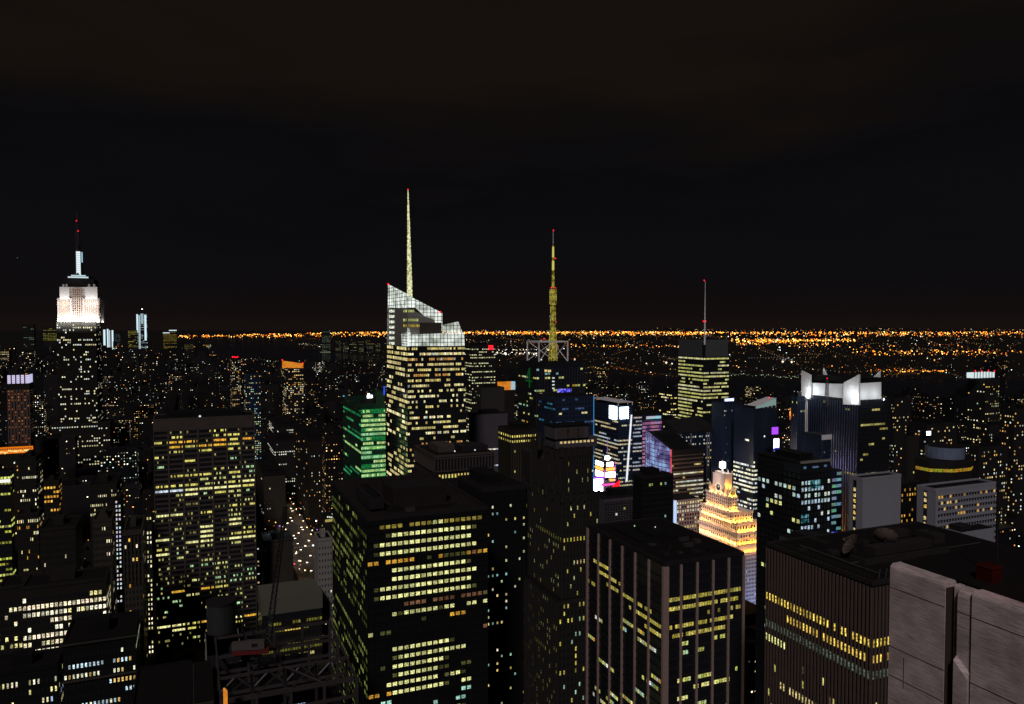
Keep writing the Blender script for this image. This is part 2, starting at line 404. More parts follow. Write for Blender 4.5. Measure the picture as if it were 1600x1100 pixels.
for dz in (1.27, 4.4, 5.95, 9.2, 12.4):
    jt.box(-.012, a1, HZ - dz, .02, -.02, HZ - dz + .035, 'joint'); jt.box(-.012, -Ls, HZ - dz, .02, a5, HZ - dz + .035, 'joint'); jt.box(.105, a4, HZ - dz, .14, a3, HZ - dz + .03, 'joint')
jt.box(-.012, -.95, HZ - 6.3, .02, -.92, HZ - 4.7, 'joint')
jt.build('joints', stone)
rf = MB(); rf.box(.7, -Ls, HZ + .004, 8.9, -.1, HZ + .05, 'roof'); rf.build('roof', stone)

# red tarpaulin-covered unit and dark post beside the stone block
tz = ground(1549, 908, HZ + .05)
rb = MB(); rb.box(-.4, -.3, 0, .35, .5, .7, 'red'); rb.prism([(-.44, -.34), (.39, -.34), (.39, .54), (-.44, .54)], .7, .8, 'red', None, [(-.35, -.2), (.35, -.2), (.35, .5), (-.35, .5)])
M['redglow'] = solid('red_cover', (.035, .002, .002), .8); SLOTS[:] = list(M.keys())
rb.m = ['redglow'] * len(rb.m); tag(rb.build('covered_unit', None, (tz.x, tz.y, HZ + .05), TH), 'red covered box standing beside the dark post at the right edge of the stone roof', 'equipment box')
pp = ground(1557, 905, HZ + .05)
ps = MB(); ps.cyl(0, 0, -.05, 5.55, .05, 'darksteel', .05, 10); ps.box(-.3, -.25, 0, .9, .25, .5, 'darksteel'); ps.bar((0, 0, 5.5), (2.6, 1.0, 5.75), .03, 'darksteel')
rl = bpy.data.lights.new('red_lamp', 'POINT'); rl.energy = 7; rl.color = (1, .03, .03); rl.shadow_soft_size = .2; rlo = bpy.data.objects.new('red_lamp', rl); COL.objects.link(rlo); rlo.location = (tz.x + .3, tz.y - 1.6, HZ + 1.6)
tag(ps.build('post', None, (pp.x, pp.y, pp.z), TH), 'thin dark metal post rising above the stone roof at the right edge of the picture', 'post')
for (px, py) in ((1437, 858),):
    q = P(px, py, 60)
    # small curved pale vent on the roof behind
BR = Bld('office_tower', 'brown granite tower of narrow vertical piers with dishes on its dark roof', 'building', 1363, 912, 175, xl=1198, kind='L', W=62)
fl = hit(BR.o + DA * BR.L + Vector((0, 0, BR.H)), DS, 1432); BR.W = fl
BR.core('black', 'roof'); BR.parapet('redstone', .5, .5)
nr = 30; top = BR.H - 1.0; z0 = top - nr * 3.75
ncL = 31; ncF = int(round(BR.W / BR.L * ncL))
def brlit(nc, side):
    g = {}; r = random.Random(3 if side == 'L' else 4)
    for i in range(nc):
        def pt(j, c, p, lo=.5, hi=1.1):
            if r.random() < p: s = r.uniform(lo, hi); g[(i, j)] = (c[0] * s, c[1] * s, c[2] * s)
        x = i / nc if side == 'L' else 1
        pt(3, lin(250, 215, 90), .9, .35, 1.7); 
        if x > .22: pt(4, lin(245, 205, 90), .85, .3, 1.7)
        pt(5, lin(84, 100, 86), .97, .5, 1.1)
        if x < .2 and side == 'L': pt(6, YG[1], .95, .9, 1.6)
        if .15 < x < .5 and side == 'L': pt(9, lin(215, 195, 130), .9, .6, 1.5)
        if .5 < x < .7 and side == 'L': pt(9, lin(120, 95, 70), .7, .4, .9)
        for j in range(7, nr): pt(j, r.choice(YG + [lin(110, 90, 60)]), .07, .4, 1)
        if x < .3 and side == 'L': pt(12, YG[3], .85, .8, 1.6); pt(13, YG[1], .4, .8, 1.4)
    return g
BR.face('L', ncL, nr, z0, top, brlit(ncL, 'L'), .6, .5, .1, pier=.3, pw=.5, frame='brown')
BR.face('F', ncF, nr, z0, top, brlit(ncF, 'F'), .6, .5, .1, pier=.3, pw=.5, frame='brown')
for j in range(3, nr):
    zz = top - j * 3.75; BR.wall.box(-.05, -.05, zz - .3, BR.W + .05, BR.L + .05, zz + .45, 'black')
def rp_(px, py, z=None):
    g_ = ground(px, py, BR.H + .25 if z is None else z) - BR.o; return g_.dot(DS), g_.dot(DA)
(ea, eb), (ec, ed) = rp_(1352, 884), rp_(1450, 868)
rm = BR.part('roof_enclosure'); rm.box(ea, eb, BR.H + .2, ec + 8, eb + .8, BR.H + 1.6, 'redstone'); rm.box(ea, eb + .8, BR.H + .2, ea + .8, eb + 5, BR.H + 1.6, 'redstone'); rm.box(ea + 9, eb + 5, BR.H + .2, ec + 8, eb + 9, BR.H + 2.0, 'redstone')
va_, vb_ = rp_(1372, 905); hk = BR.part('davit'); 
for k in (0, 2.2): hk.bar((va_ + k, vb_, BR.H), (va_ + k + .6, vb_, BR.H + 2.4), .09, 'travertine'); hk.bar((va_ + k + .6, vb_, BR.H + 2.4), (va_ + k + 1.2, vb_ + .5, BR.H + 2.0), .08, 'travertine')
for (px, py, a, b, h) in ((1300, 868, 3, 2, 1.2), (1400, 840, 5, 4, 2), (1460, 850, 4, 6, 2.6), (1350, 850, 2, 2, .9), (1250, 862, 2.5, 1.5, .8), (1290, 850, 1.2, 6, .6), (1425, 885, 3, 2, 1.4)):
    x, y = rp_(px, py); rm = BR.part('roof_unit'); rm.box(x, y, BR.H + .2, x + a, y + b, BR.H + h, 'redstone'); rm.cyl(x + a / 2, y + b / 2, BR.H + h, BR.H + h + .4, .4, 'dark', n=8)
x, y = rp_(1340, 895); rl_ = BR.part('railing'); 
for k in range(24): rl_.bar((1.2, 2 + k * (BR.L - 4) / 23, BR.H), (1.2, 2 + k * (BR.L - 4) / 23, BR.H + 1.3), .04, 'redstone')
rl_.bar((1.2, 2, BR.H + 1.3), (1.2, BR.L - 2, BR.H + 1.3), .04, 'redstone')
pi = BR.part('pipe_run'); pi.bar((6, 4, BR.H + .5), (6, BR.L - 6, BR.H + .5), .18, 'steel'); pi.bar((6, 12, BR.H + .5), (BR.W - 4, 12, BR.H + .5), .15, 'steel')
BR.finish()
M['dish'] = solid('dish_skin', (.10, .075, .065), .7); SLOTS[:] = list(M.keys())
def dish(px, py, Y, r, az, lab, zr):
    q = ground(px, py, zr); zz0 = P(px, Y, q.y).z; root = thing('satellite_dish', lab, 'antenna dish', (q.x, q.y, zr), az, 'dishes on the brown tower roof')
    b = MB(); n = 20; K_ = 5; prev = None; tilt = math.radians(35)
    zz = zz0 - zr
    for k in range(K_ + 1):
        rr = r * k / K_; d = rr * rr / (3.2 * r); cur = []
        for i in range(n):
            a = 2 * math.pi * i / n; x, y, z_ = rr * math.cos(a), d, rr * math.sin(a)
            cur.append((x, y * math.cos(tilt) * -1 - z_ * math.sin(tilt) * -1, z_ * math.cos(tilt) + y * math.sin(tilt) + zz))
        if prev:
            for i in range(n): b.quad([prev[i], prev[(i + 1) % n], cur[(i + 1) % n], cur[i]], 'dish')
            
        prev = cur
    for i in range(0, n, 2): b.bar((0, .1, zz), (prev[i][0], prev[i][1] + .1, prev[i][2]), .05, 'redstone')
    b.build('reflector', root)
    f = MB(); fp = (0, -r * .95 * math.cos(tilt), zz + r * .95 * math.sin(tilt))
    for i in (0, 7, 13): f.bar(prev[i], fp, .05, 'dish')
    f.box(fp[0] - .25, fp[1] - .25, fp[2] - .25, fp[0] + .25, fp[1] + .25, fp[2] + .25, 'dish'); f.build('feed_arm', root)
    m = MB(); m.cyl(0, .4, 0, zz, .25, 'dark', .2, 8); m.bar((-.8, 1.2, 0), (0, .4, zz * .9), .1, 'dark'); m.bar((.8, 1.2, 0), (0, .4, zz * .9), .1, 'dark'); m.build('mount', root)
dish(1333, 874, 853, 3.0, math.radians(-98), 'nearer satellite dish, tilted to the left, on the brown tower roof', BR.H + .2)
dish(1383, 859, 841, 3.0, math.radians(150), 'farther satellite dish with ribs seen from behind on the brown tower roof', BR.H + .2)

# --- black tower with pinkish pilasters
PT = Bld('office_tower', 'black glass tower with widely spaced pinkish vertical pilasters and flat dark roof, bottom centre', 'building', 1038, 883, 253, xl=919, xr=1162)
PT.core('glass', 'roof'); PT.parapet('dark', .8, .8)
fh = 3.12; nr = 44
def ptlit(side, nc):
    r = random.Random(11 if side == 'F' else 12); g = {}
    def run(j, a, b, c, p=.93, lo=.45, hi=1.0):
        for i in range(int(a * nc), int(b * nc)):
            if r.random() < p: s = r.uniform(lo, hi); q = r.choice(c); g[(i, j)] = (q[0] * s, q[1] * s, q[2] * s)
    Y_ = [lin(225, 205, 90), lin(205, 190, 80), lin(235, 220, 120)]
    if side == 'F':
        run(0, 0, .98, Y_, .95, .35, .9); run(1, 0, .98, Y_, .97, .45, .95)
        run(3, 0, .9, Y_, .85, .3, .9); run(4, .1, .78, Y_, .9, .35, .9)
        run(2, .5, .98, Y_, .5, .2, .5); run(5, .2, .33, YG, .8); run(5, .62, .78, YG, .7); run(6, .42, .5, YG, 1); run(6, .25, .3, GT, .9, .8, 1.1)
        for j, a, b in ((9, .18, .36), (9, .4, .6), (10, .38, .58), (10, .62, .82), (11, .15, .32), (9, .9, .97), (13, .42, .5), (15, .6, .7), (17, 0, .1), (13, .75, .82), (18, .6, .7), (15, .9, .96), (19, .05, .12), (22, .2, .5), (24, .3, .9)):
            run(j, a, b, YG, .85, .6, 1.15)
        for j in range(7, nr): 
            if r.random() < .45: a = r.random() * .8; run(j, a, a + r.uniform(.05, .2), MIX, .8, .4, 1.1)
    else:
        for j, a, b in ((0, .1, .35), (1, .15, .5), (2, .3, .45), (2, .5, .9), (3, 0, .12), (3, .6, .98), (4, .78, 1)): run(j, a, b, Y_, .85, .3, .9)
        for j in range(5, nr):
            for _ in range(r.choice((0, 1, 1, 2, 3))):
                a = r.random() * .9; run(j, a, a + r.uniform(.05, .22), MIX, .85, .4, 1.1)
    return g
top = PT.H - 10.6
PT.face('F', 30, nr, top - nr * fh, top, ptlit('F', 30), .86, .44, .05)
PT.face('L', 36, nr, top - nr * fh, top, ptlit('L', 36), .86, .42, .05)
for j in range(-2, nr):
    zz = top - j * fh; PT.wall.box(-.1, -.1, zz - .35, PT.W + .1, PT.L + .1, zz + .35, 'dark')
pil = []
def pilaster(x0, y0, x1, y1):
    m = PT.part('pilaster'); m.box(x0, y0, 0, x1, y1, PT.H - .6, 'pier')
for k in range(1, 5): x = PT.W * k / 5; pilaster(x - .36, -.6, x + .36, -.02)
for k in range(1, 6): y = PT.L * k / 6; pilaster(-.6, y - .4, -.02, y + .4)
pilaster(-.7, -.7, 1.5, .4); pilaster(PT.W - .5, -.6, PT.W + .3, .4); pilaster(-.6, PT.L - .5, .4, PT.L + .6)
rx = PT.part('roof_plant'); rx.box(6, PT.L * .45, PT.H + .2, PT.W - 8, PT.L - 8, PT.H + 1.2, 'black'); rx.box(12, PT.L * .5, PT.H + 1.3, 20, PT.L * .7, PT.H + 2.2, 'black'); rx.bar((7, 8, PT.H), (9, 9, PT.H + 4), .12, 'dark')
r = random.Random(78)
for k in range(12):
    x, y = r.uniform(3, PT.W - 6), r.uniform(4, PT.L * .42); h = r.uniform(.5, 1.6); PT.part('roof_unit').box(x, y, PT.H + .2, x + r.uniform(1, 4), y + r.uniform(1, 3), PT.H + h, r.choice(('dark', 'roof', 'steel')))
lamp = PT.part('roof_lamp'); lamp.octa((PT.W * .25, PT.L * .6, PT.H + 4.6), .35, 'lamp', lin(160, 230, 150)); PT.part('roof_lamp').octa((PT.W * .55, PT.L * .62, PT.H + 2.9), .3, 'lamp', lin(240, 240, 220))
PT.finish()

# --- big dark block full of lit square windows
BK = Bld('office_block', 'broad black office block with even rows of lit square windows, bottom centre-left', 'building', 573, 813, 285, xl=519, xr=762)
BK.core('black', 'roofwarm'); BK.parapet('dark', .9, 1)
PAT = """..oooo.ooooyyooooooo.
...dyyyyyyyyyyyyyyd..
.dyyyyyyyyyyyyyyyy...
.dyyyyyyyyyyyyyyyyy..
nn.nnnnn..d.nddddnrnn
....yyyyyyyyyyyyyd...
....yyyyyyyyyyyyyyy..
.dyyyyyyyyyyyyyyyy...
.dyyyyyyyyyyyyyyyyd..
......rrrr.rrrr.rrrrd
....ydyyyyyydyy..yy.y
.........d....nnn....
y.dd.................
....................r
....yyyyyyyyyyd......
....dyyyyyyyyyyyy....
..d.yyyyyyyyyd.......
....dyyyyyyydd..dd...
...yyyyyyyyy.dyyd....
nn.nyyyyyyyyyd..yy...
..gg............gg...
.dgg.......g...gg....
..gg.dyyyyyyyydyd....
.............yyy.....
..yyyyyyyydyyyyyyy...
...yyyyyy..yyyyyy....
gg...yyyyyyyyyyyyy...
...yyyyyyyydyyyyyy...""".split('\n')
CM = {'o': lin(150, 135, 60), 'y': lin(240, 240, 160), 'd': lin(80, 80, 45), 'n': lin(220, 165, 60), 'r': lin(120, 85, 60), 'g': lin(170, 225, 205)}
lit = {}
for j, row in enumerate(PAT):
    for i, ch in enumerate(row):
        if ch in CM: s = R.uniform(.5, 1.35); c = CM[ch]; lit[(i, j)] = (c[0] * s, c[1] * s, c[2] * s)
fh = 3.38; nr = 40; top = BK.H - 1.6
BK.face('F', 21, nr, top - nr * fh, top, lit, .74, .42, .05, pier=.35, pw=.5, frame='black', span=.3, sh=1.1)
r = random.Random(5)
BK.face('L', 22, nr, top - nr * fh, top, gridlit(22, nr, .5, [lin(120, 135, 60), lin(85, 100, 45), lin(165, 175, 90)], .7, .2, .85, lambda j: 0 if j in (12, 13) else (1.5 if j % 3 else .8)), .62, .5, .05, pier=.1, pw=.6, frame='black')
b1 = BK.part('penthouse'); b1.box(14, 16, BK.H, BK.W - 12, 34, BK.H + 7, 'roofwarm'); b1.box(15, 17, BK.H + 7, BK.W - 13, 33, BK.H + 7.3, 'dark')
b2 = BK.part('cooling_tower'); b2.box(3, 10, BK.H + 1.5, 9, 36, BK.H + 6, 'dark'); b2.box(3.4, 10.4, BK.H, 4, 35.5, BK.H + 1.5, 'dark'); b2.box(8, 10.4, BK.H, 8.6, 35.5, BK.H + 1.5, 'dark')
for k in range(6): b2.cyl(6, 12.5 + 4.1 * k, BK.H + 6, BK.H + 6.8, 1.7, 'black')
r = random.Random(77)
for k in range(14):
    x, y = r.uniform(10, BK.W - 6), r.choice((r.uniform(4, 13), r.uniform(37, BK.L - 5))); h = r.uniform(.6, 2); BK.part('roof_unit').box(x, y, BK.H + .2, x + r.uniform(1, 4), y + r.uniform(1, 3), BK.H + h, r.choice(('dark', 'roof', 'steel')))
du = BK.part('duct'); du.box(11, 8, BK.H + .3, BK.W - 10, 9, BK.H + 1.2, 'roof'); du.box(10, 9, BK.H + .3, 11, 30, BK.H + 1.2, 'roof')
BK.finish()

# --- dark block right behind it
DB = Bld('office_block', 'plain black block with sparse pinprick windows between the lit block and the deco tower', 'building', 752, 768, 360, xl=716, xr=822)
DB.core('black', 'roof'); DB.parapet('dark', 1.5, .8)
DB.face('F', 10, 40, DB.H - 135, DB.H - 3, gridlit(10, 40, .17, WY + GT, 1, .4, 1.2, lambda j: 1), .35, .35, .05, pier=.4, pw=.8, frame='black')
DB.part('penthouse').box(6, 14, DB.H, DB.W - 8, 34, DB.H + 5, 'black'); DB.finish()

# --- setback deco tower
DT = Bld('stone_tower', 'dark stepped stone tower with slim vertical ribs and a pale penthouse band on top, centre', 'building', 872, 940, 335, xl=803, xr=944)
# widest tier, then narrower tiers set back inside it
def dtier(xc, yt, xl, xr, z0, nm, litp, ncF, ncL, pen=False):
    q = P(xc, yt, 335 + 8)
    return q.z
DT.core('redstone', 'roof'); zt = DT.H
zsh = P(872, 775, 338).z; zmid = P(868, 703, 342).z; zp0 = P(861, 686, 345).z; zp = P(861, 667, 345).z
u0 = 2.5; tiers = [(zt, zsh, 3, DT.W - 2, 2, DT.L - 6), (zsh, zmid, 4, DT.W - 4, 5, DT.L - 14), (zmid, zp, 2.2, DT.W - 5, 8, 19)]
sl = [lin(225, 215, 90), lin(220, 225, 150), lin(200, 190, 90)]
DT.face('F', 12, 30, zt - 100, zt - 1, gridlit(12, 30, .2, sl + GT[:1], .9, .4, 1.2, lambda j: 1), .45, .55, .05, pier=.7, pw=.9, frame='redstone', dark='glass')
DT.face('L', 22, 30, zt - 100, zt - 1, gridlit(22, 30, .3, sl, .9, .4, 1.2, lambda j: 1), .4, .55, .05, pier=.6, pw=.7, frame='redstone', dark='glass')
for k, (za, zb, ua, ub, va, vb) in enumerate(tiers[:2]):
    DT.wall.box(ua, va, za - .5, ub, vb, zb, 'redstone'); DT.roof.box(ua + .4, va + .4, zb + .01, ub - .4, vb - .4, zb + .3, 'roof')
    n_ = max(2, int((zb - za) / 3.4)); c = 11
    g1 = gridlit(c, n_, .1, sl, 1, .4, 1.1, lambda j: 1); g2 = gridlit(18, n_, .12, sl, 1, .4, 1.1, lambda j: 1)
    if k == 0:
        for i in range(c): g1[(i, n_ - 8)] = tuple(x * R.uniform(.4, 1) for x in sl[0])
        for i in range(6, 18): g2[(i, n_ - 8)] = tuple(x * R.uniform(.3, .8) for x in sl[0])
        for i in range(5): g1[(i + 4, n_ - 5)] = tuple(x * R.uniform(.5, 1) for x in sl[1])
    else: g1[(0, 9)] = g1[(1, 9)] = g2[(17, 9)] = lin(150, 220, 200)
    A = Vector((ua, va, za)); B = Vector((ub, va, za)); U = Vector((0, 0, zb - za - .6))
    DT.face4(A, B, B + U, A + U, c, n_, g1, .5, .5, .05, 'redstone', .6, .9, 0, 1, 1, 'glass')
    A = Vector((ua, vb, za)); B = Vector((ua, va, za))
    DT.face4(A, B, B + U, A + U, 18, n_, g2, .45, .5, .05, 'redstone', .6, .7, 0, 1, 1, 'glass')
    for px in range(6):  # buttress tops
        x = ua + (ub - ua) * px / 5; DT.wall.box(x - .6, va - .9, zb - 3, x + .6, va + .6, zb + 1.0, 'redstone')
    for px in range(6):
        y = va + (vb - va) * px / 5; DT.wall.box(ua - .9, y - .6, zb - 3, ua + .6, y + .6, zb + 1.5, 'redstone')
# shoulders to the left/back
DT.wall.box(3, DT.L - 13, zt, 12, DT.L - 3, zsh + 14, 'redstone')
M['penthouse'] = solid('penthouse_panel', (.055, .05, .065), .7); SLOTS[:] = list(M.keys())
pt_ = DT.part('penthouse'); za, zb, ua, ub, va, vb = tiers[2]
pt_.box(ua + 1, va + 1, za, ub + 6, vb + 2, za + 4.5, 'penthouse'); pt_.box(ua, va, za + 4.5, ub + 1, vb, zb, 'penthouse'); pt_.box(ua - .3, va - .3, zb, ub + 1.3, vb + .3, zb + .5, 'black')
for k in range(5):
    x = ua + 1 + (ub - ua - 3) * k / 5; pt_.box(x, va - .12, zb - 5, x + 3.2, va, zb - .7, 'travertine')
sp = DT.part('mast'); sp.bar((1, vb + 4, zb - 4), (1, vb + 4, zb + 8), .3, 'dark', .1); sp.box(0, vb + 3, zb - 12, 2, vb + 5, zb - 4, 'redstone')
for k in range(9):
    x = ua + 3 + k * 2.0
    if x < ub + 5: DT.wins.append(([(x, va + .9, za + 2.2), (x + 1.2, va + .9, za + 2.2), (x + 1.2, va + .9, za + 3.2), (x, va + .9, za + 3.2)], lin(235, 205, 140), [(k, 0), (k + 1, 0), (k + 1, 1), (k, 1)], 'win'))
DT.finish()

# --- building under construction with its crane, bottom left of centre
CZn = Bld('steel_frame', 'unfinished building of dark bolted steel girders open to the sky, bottom edge left of centre', 'construction', 345, 1096, 230, xr=557, kind='L', L=52)
W_, L_, H_ = CZn.W, CZn.L, CZn.H
for lv, zz in enumerate((H_, H_ - 5.5, H_ - 16.5)):
    gm = CZn.part('girders')
    for y in (0, L_ * .33, L_ * .66, L_): gm.box(0, y - .35, zz - .9, W_, y + .35, zz, 'steel')
    for x in ((0, W_ * .5, W_) if lv else (0, W_)): gm.box(x - .3, 0, zz - .85, x + .3, L_, zz - .05, 'steel')
    if lv == 0: gm.box(0, 1.6, zz - 1.0, W_, 2.2, zz - .3, 'steel')
for x in (0, .25, .5, .75, 1):
    for y in (0, .33, .66, 1):
        CZn.part('column').box(x * W_ - .45, y * L_ - .45, 20, x * W_ + .45, y * L_ + .45, H_ + .1, 'steel')
br = CZn.part('bracing')
for k in range(4):
    x0, x1 = W_ * k / 4, W_ * (k + 1) / 4
    br.bar((x0, L_ * .33, H_ - 5.5), ((x0 + x1) / 2, L_ * .33, H_ - .6), .25, 'steel'); br.bar((x1, L_ * .33, H_ - 5.5), ((x0 + x1) / 2, L_ * .33, H_ - .6), .25, 'steel')
    br.bar((x0, 0, H_), (x1, L_ * .33, H_ - .3), .22, 'steel')
br.bar((W_ * .5, L_ * .33, H_), (W_ * .75, 0, H_), .25, 'steel'); br.bar((W_ * .5, L_ * .33, H_), (W_ * .25, 0, H_), .25, 'steel')
dk = CZn.part('deck'); dk.box(.5, .5, H_ - 20, W_ - .5, L_ - .5, H_ - 19.7, 'dark'); dk.box(0, L_ * .4, H_ - 11.1, W_ * .8, L_, H_ - 10.9, 'black')
wl_ = [(i, 0) for i in range(7)]
for i in range(8):
    x = W_ * .33 + i * 1.5
    if i == 3: continue
    CZn.wins.append(([(x, 3, H_ - 8.5), (x + 1.3, 3, H_ - 8.5), (x + 1.3, 3, H_ - 6.6), (x, 3, H_ - 6.6)], tuple(c * R.uniform(.5, 1) for c in lin(190, 220, 230)), [(i * 2, 0), (i * 2 + 1, 0), (i * 2 + 1, 1), (i * 2, 1)], 'win'))
lp = CZn.part('work_lamp'); lp.octa((W_ * .55, 1.2, H_ - 7.2), .6, 'lamp', (1.2, .15, .08))
CZn.finish()
# tower crane standing on it
cb = P(398, 1008, 262); cr_ = thing('tower_crane', 'dark lattice crane with a white and red cab standing on the steel frame, lower left', 'crane', (cb.x, cb.y, cb.z), TH - .25)
def lattice(mb, a, b, r0, r1, n, mat, br=.09):
    a, b = Vector(a), Vector(b); d = (b - a).normalized(); u = d.cross(Vector((0, 1, 0.01))).normalized(); w_ = d.cross(u); C = [(1, 1), (-1, 1), (-1, -1), (1, -1)]
    rings = []
    for k in range(n + 1):
        t = k / n; r = r0 + (r1 - r0) * t; rings.append([a.lerp(b, t) + (u * i + w_ * j) * r for i, j in C])
    for i in range(4): mb.bar(rings[0][i], rings[-1][i], br * 1.5, mat)
    for k in range(n):
        for i in range(4): mb.bar(rings[k][i], rings[k + 1][(i + 1) % 4], br, mat); mb.bar(rings[k + 1][i], rings[k + 1][(i + 1) % 4], br * .8, mat)
def part_of(root, nm): m = MB(); m._r = root; m._n = nm; return m
m = MB(); lattice(m, (0, 0, -34), (0, 0, -2), 1.2, 1.2, 14, 'darksteel', .12); m.build('mast', cr_)
bt = P(446, 792, 300); inv = Matrix.Rotation(-(TH - .25), 3, 'Z'); bl = inv @ (bt - cb)
m = MB(); lattice(m, (4.5, 0, 1), bl, .9, .45, 26, 'darksteel', .09); m.build('boom', cr_)
m = MB(); m.bar((-3, 0, 1.5), (-5.5, 0, 13), .2, 'darksteel'); m.bar((1.5, 0, 1.5), (-5.5, 0, 13), .2, 'darksteel'); m.bar((-5.5, 0, 13), (-1.5, 1, 10.5), .15, 'darksteel'); m.bar((-5.5, 0, 13), bl * .97, .05, 'darksteel'); m.build('gantry', cr_)
m = MB(); m.box(-7, -2.2, -2.4, 5, 2.2, -.6, 'red'); m.build('slewing_deck', cr_)
m = MB(); m.box(-7.2, -2.4, -.6, -2.6, -.4, 2.0, 'cabwhite'); m.box(-2.5, -2.6, -.6, 3.6, -.6, 2.4, 'cabwhite'); m.box(-.6, -2.66, .4, 1.4, -2.6, 1.6, 'glass'); m.build('machine_cab', cr_)
m = MB(); m.box(-8.2, -1.5, -2.0, -7.1, 1.5, .6, 'dark'); m.build('counterweight', cr_)
# ================================================================== MIDDLE DISTANCE
# --- wide slab with ribbon windows, left
GR = Bld('office_slab', 'wide travertine office slab with seven bays of ribbon windows and a blank top band', 'building', 239, 657, 540, xr=398, kind='N', L=32)
GR.core('glass', 'roof'); GR.wall.box(-.05, -.05, GR.H - 7.5, GR.W + .05, GR.L + .05, GR.H, 'travertine'); GR.parapet('travertine', .8, .8)
ROWS = """....y..
.y..yy.
ynn.oyo
.nynny.
.y.y.ys
y......
..y..g.
g...g..
....ysg
.yyysyg
...ssss
yyyssyY
WWYYYYy
.sYgysg
...s.s.
..d..ds
....dyy
YY.y.s.
d.dd.s.
.dd.dYd
.s.Y.Y.
..dYd.y
Ys.Y.yy
.dYYsYY
ys.s.s.
Ygs....
.s.d...
dd.s..s
s.ggs..
d.d.ss.
.d.sd.g
sds.ggg
g.ddsgs
.n.ny..
g.s.d..
.g..ss.
.g.....
g..s.g.
.......
.....s.
YYyn.Yn
.Yy.sy.
..d.s..
d.s....
.......""".split('\n')
sub = 9; g_ = {}; r = random.Random(21)
CC = {'y': (lin(215, 205, 105), .72), 'Y': (lin(240, 235, 160), .98), 'n': (lin(235, 180, 60), .9), 'o': (lin(235, 165, 60), .95), 'g': (lin(165, 205, 150), .4), 'W': (lin(205, 220, 235), .97), 's': (lin(200, 200, 125), .45), 'd': (lin(110, 105, 60), .3)}
for j, row in enumerate(ROWS):
    for b_, ch in enumerate(row):
        for k in range(sub):
            if ch == '.':
                if r.random() < .05: s = r.uniform(.2, .8); g_[(b_ * sub + k, j)] = tuple(c * s for c in lin(210, 200, 120))
            else:
                c, p = CC[ch]
                if r.random() < p: s = r.uniform(.6, 1.8); g_[(b_ * sub + k, j)] = tuple(x * s for x in c)
nr = len(ROWS); fh = 3.48; top = GR.H - 7.6
GR.face('F', 7 * sub, nr, top - nr * fh, top, g_, .9, .44, .05)
GR.face('F', 7, nr, top - nr * fh, top, {}, frame='travertine', pier=.7, pw=1.3, span=.35, sh=1.3)
GR.part('penthouse').box(8, 10, GR.H, GR.W - 8, 26, GR.H + 4, 'black'); GR.part('roof_lamp').octa((GR.W * .45, 1.5, GR.H + 1.4), .9, 'lamp', lin(240, 240, 255))
GR.finish(100)

# --- tall faceted glass skyscraper with sloped lantern crown and spire
def lantern_mat(name, s):
    m = bpy.data.materials.new(name); m.use_nodes = True; t = m.node_tree; t.nodes.clear()
    o = t.nodes.new('ShaderNodeOutputMaterial'); em = t.nodes.new('ShaderNodeEmission'); t.links.new(em.outputs[0], o.inputs[0])
    tcn = t.nodes.new('ShaderNodeTexCoord'); n = t.nodes.new('ShaderNodeTexNoise'); n.inputs['Scale'].default_value = .12; n.inputs['Detail'].default_value = 3; t.links.new(tcn.outputs['Object'], n.inputs['Vector'])
    c = t.nodes.new('ShaderNodeValToRGB'); t.links.new(n.outputs['Fac'], c.inputs[0]); e = c.color_ramp.elements
    e[0].position = .34; e[0].color = (*lin(135, 142, 128), 1); e[1].position = .66; e[1].color = (*lin(240, 248, 240), 1)
    t.links.new(c.outputs[0], em.inputs[0]); em.inputs[1].default_value = s; m.cycles.emission_sampling = 'NONE'; return m
M['lantern'] = lantern_mat('lit_glass_lantern', 1.2); M['lantern_dim'] = lantern_mat('dim_glass_lantern', .22)
M['spire_light'] = lantern_mat('lit_spire', 1.1); M['spire_light'].node_tree.nodes['Color Ramp'].color_ramp.elements[0].color = (*lin(130, 135, 70), 1); M['spire_light'].node_tree.nodes['Color Ramp'].color_ramp.elements[1].color = (*lin(252, 250, 200), 1)
M['spire_light'].node_tree.nodes['Noise Texture'].inputs['Scale'].default_value = .6
SLOTS[:] = list(M.keys())
BA = Bld('skyscraper', 'faceted glass skyscraper with white lit slanting crown and tall glowing spire, centre-left', 'building', 637, 541, 610, xl=605, xr=726)
W_, L_, H_ = BA.W, BA.L, BA.H
Wb, Lb = W_ + 2.5, L_ + 3
fl = 4.25; nr = 44; zb = H_ - nr * fl
# tapered shaft: bottom a little wider than the top
bot = [(-1.2, -1.2), (Wb, -1.2), (Wb, Lb), (-1.2, Lb)]; tp = [(0, 0), (W_, 0), (W_, L_), (0, L_)]
BA.wall.prism([(a * 1.35 - (1 if a < 1 else 0), b * 1.1 - 1) for a, b in bot], 0, zb, 'glass', None, bot); BA.wall.prism(bot, zb, H_, 'glass', 'roof', tp)
r = random.Random(8)
def rowp(j): return {0: 1.6, 1: 1.9, 2: 1.7, 3: 1.8, 4: 1.2}.get(j, 1.7 if j > 27 else r.choice((.5, .8, 1.2, 1.5)))
BY = [sc0 for sc0 in (tuple(c * 1.2 for c in lin(250, 235, 160)), lin(250, 230, 140), lin(240, 220, 150), tuple(c * 1.3 for c in lin(255, 245, 190)))]
V = lambda x, y, z: Vector((x, y, z))
BA.face4(V(-1.2, -1.2, zb), V(Wb, -1.2, zb), V(W_, 0, H_), V(0, 0, H_), 30, nr, gridlit(30, nr, .46, BY + BY + [lin(200, 215, 225), lin(230, 170, 90)], .62, .4, 1.15, rowp, r), .9, .44, .06, 'dark', .12, .3, .15, .9, 2)
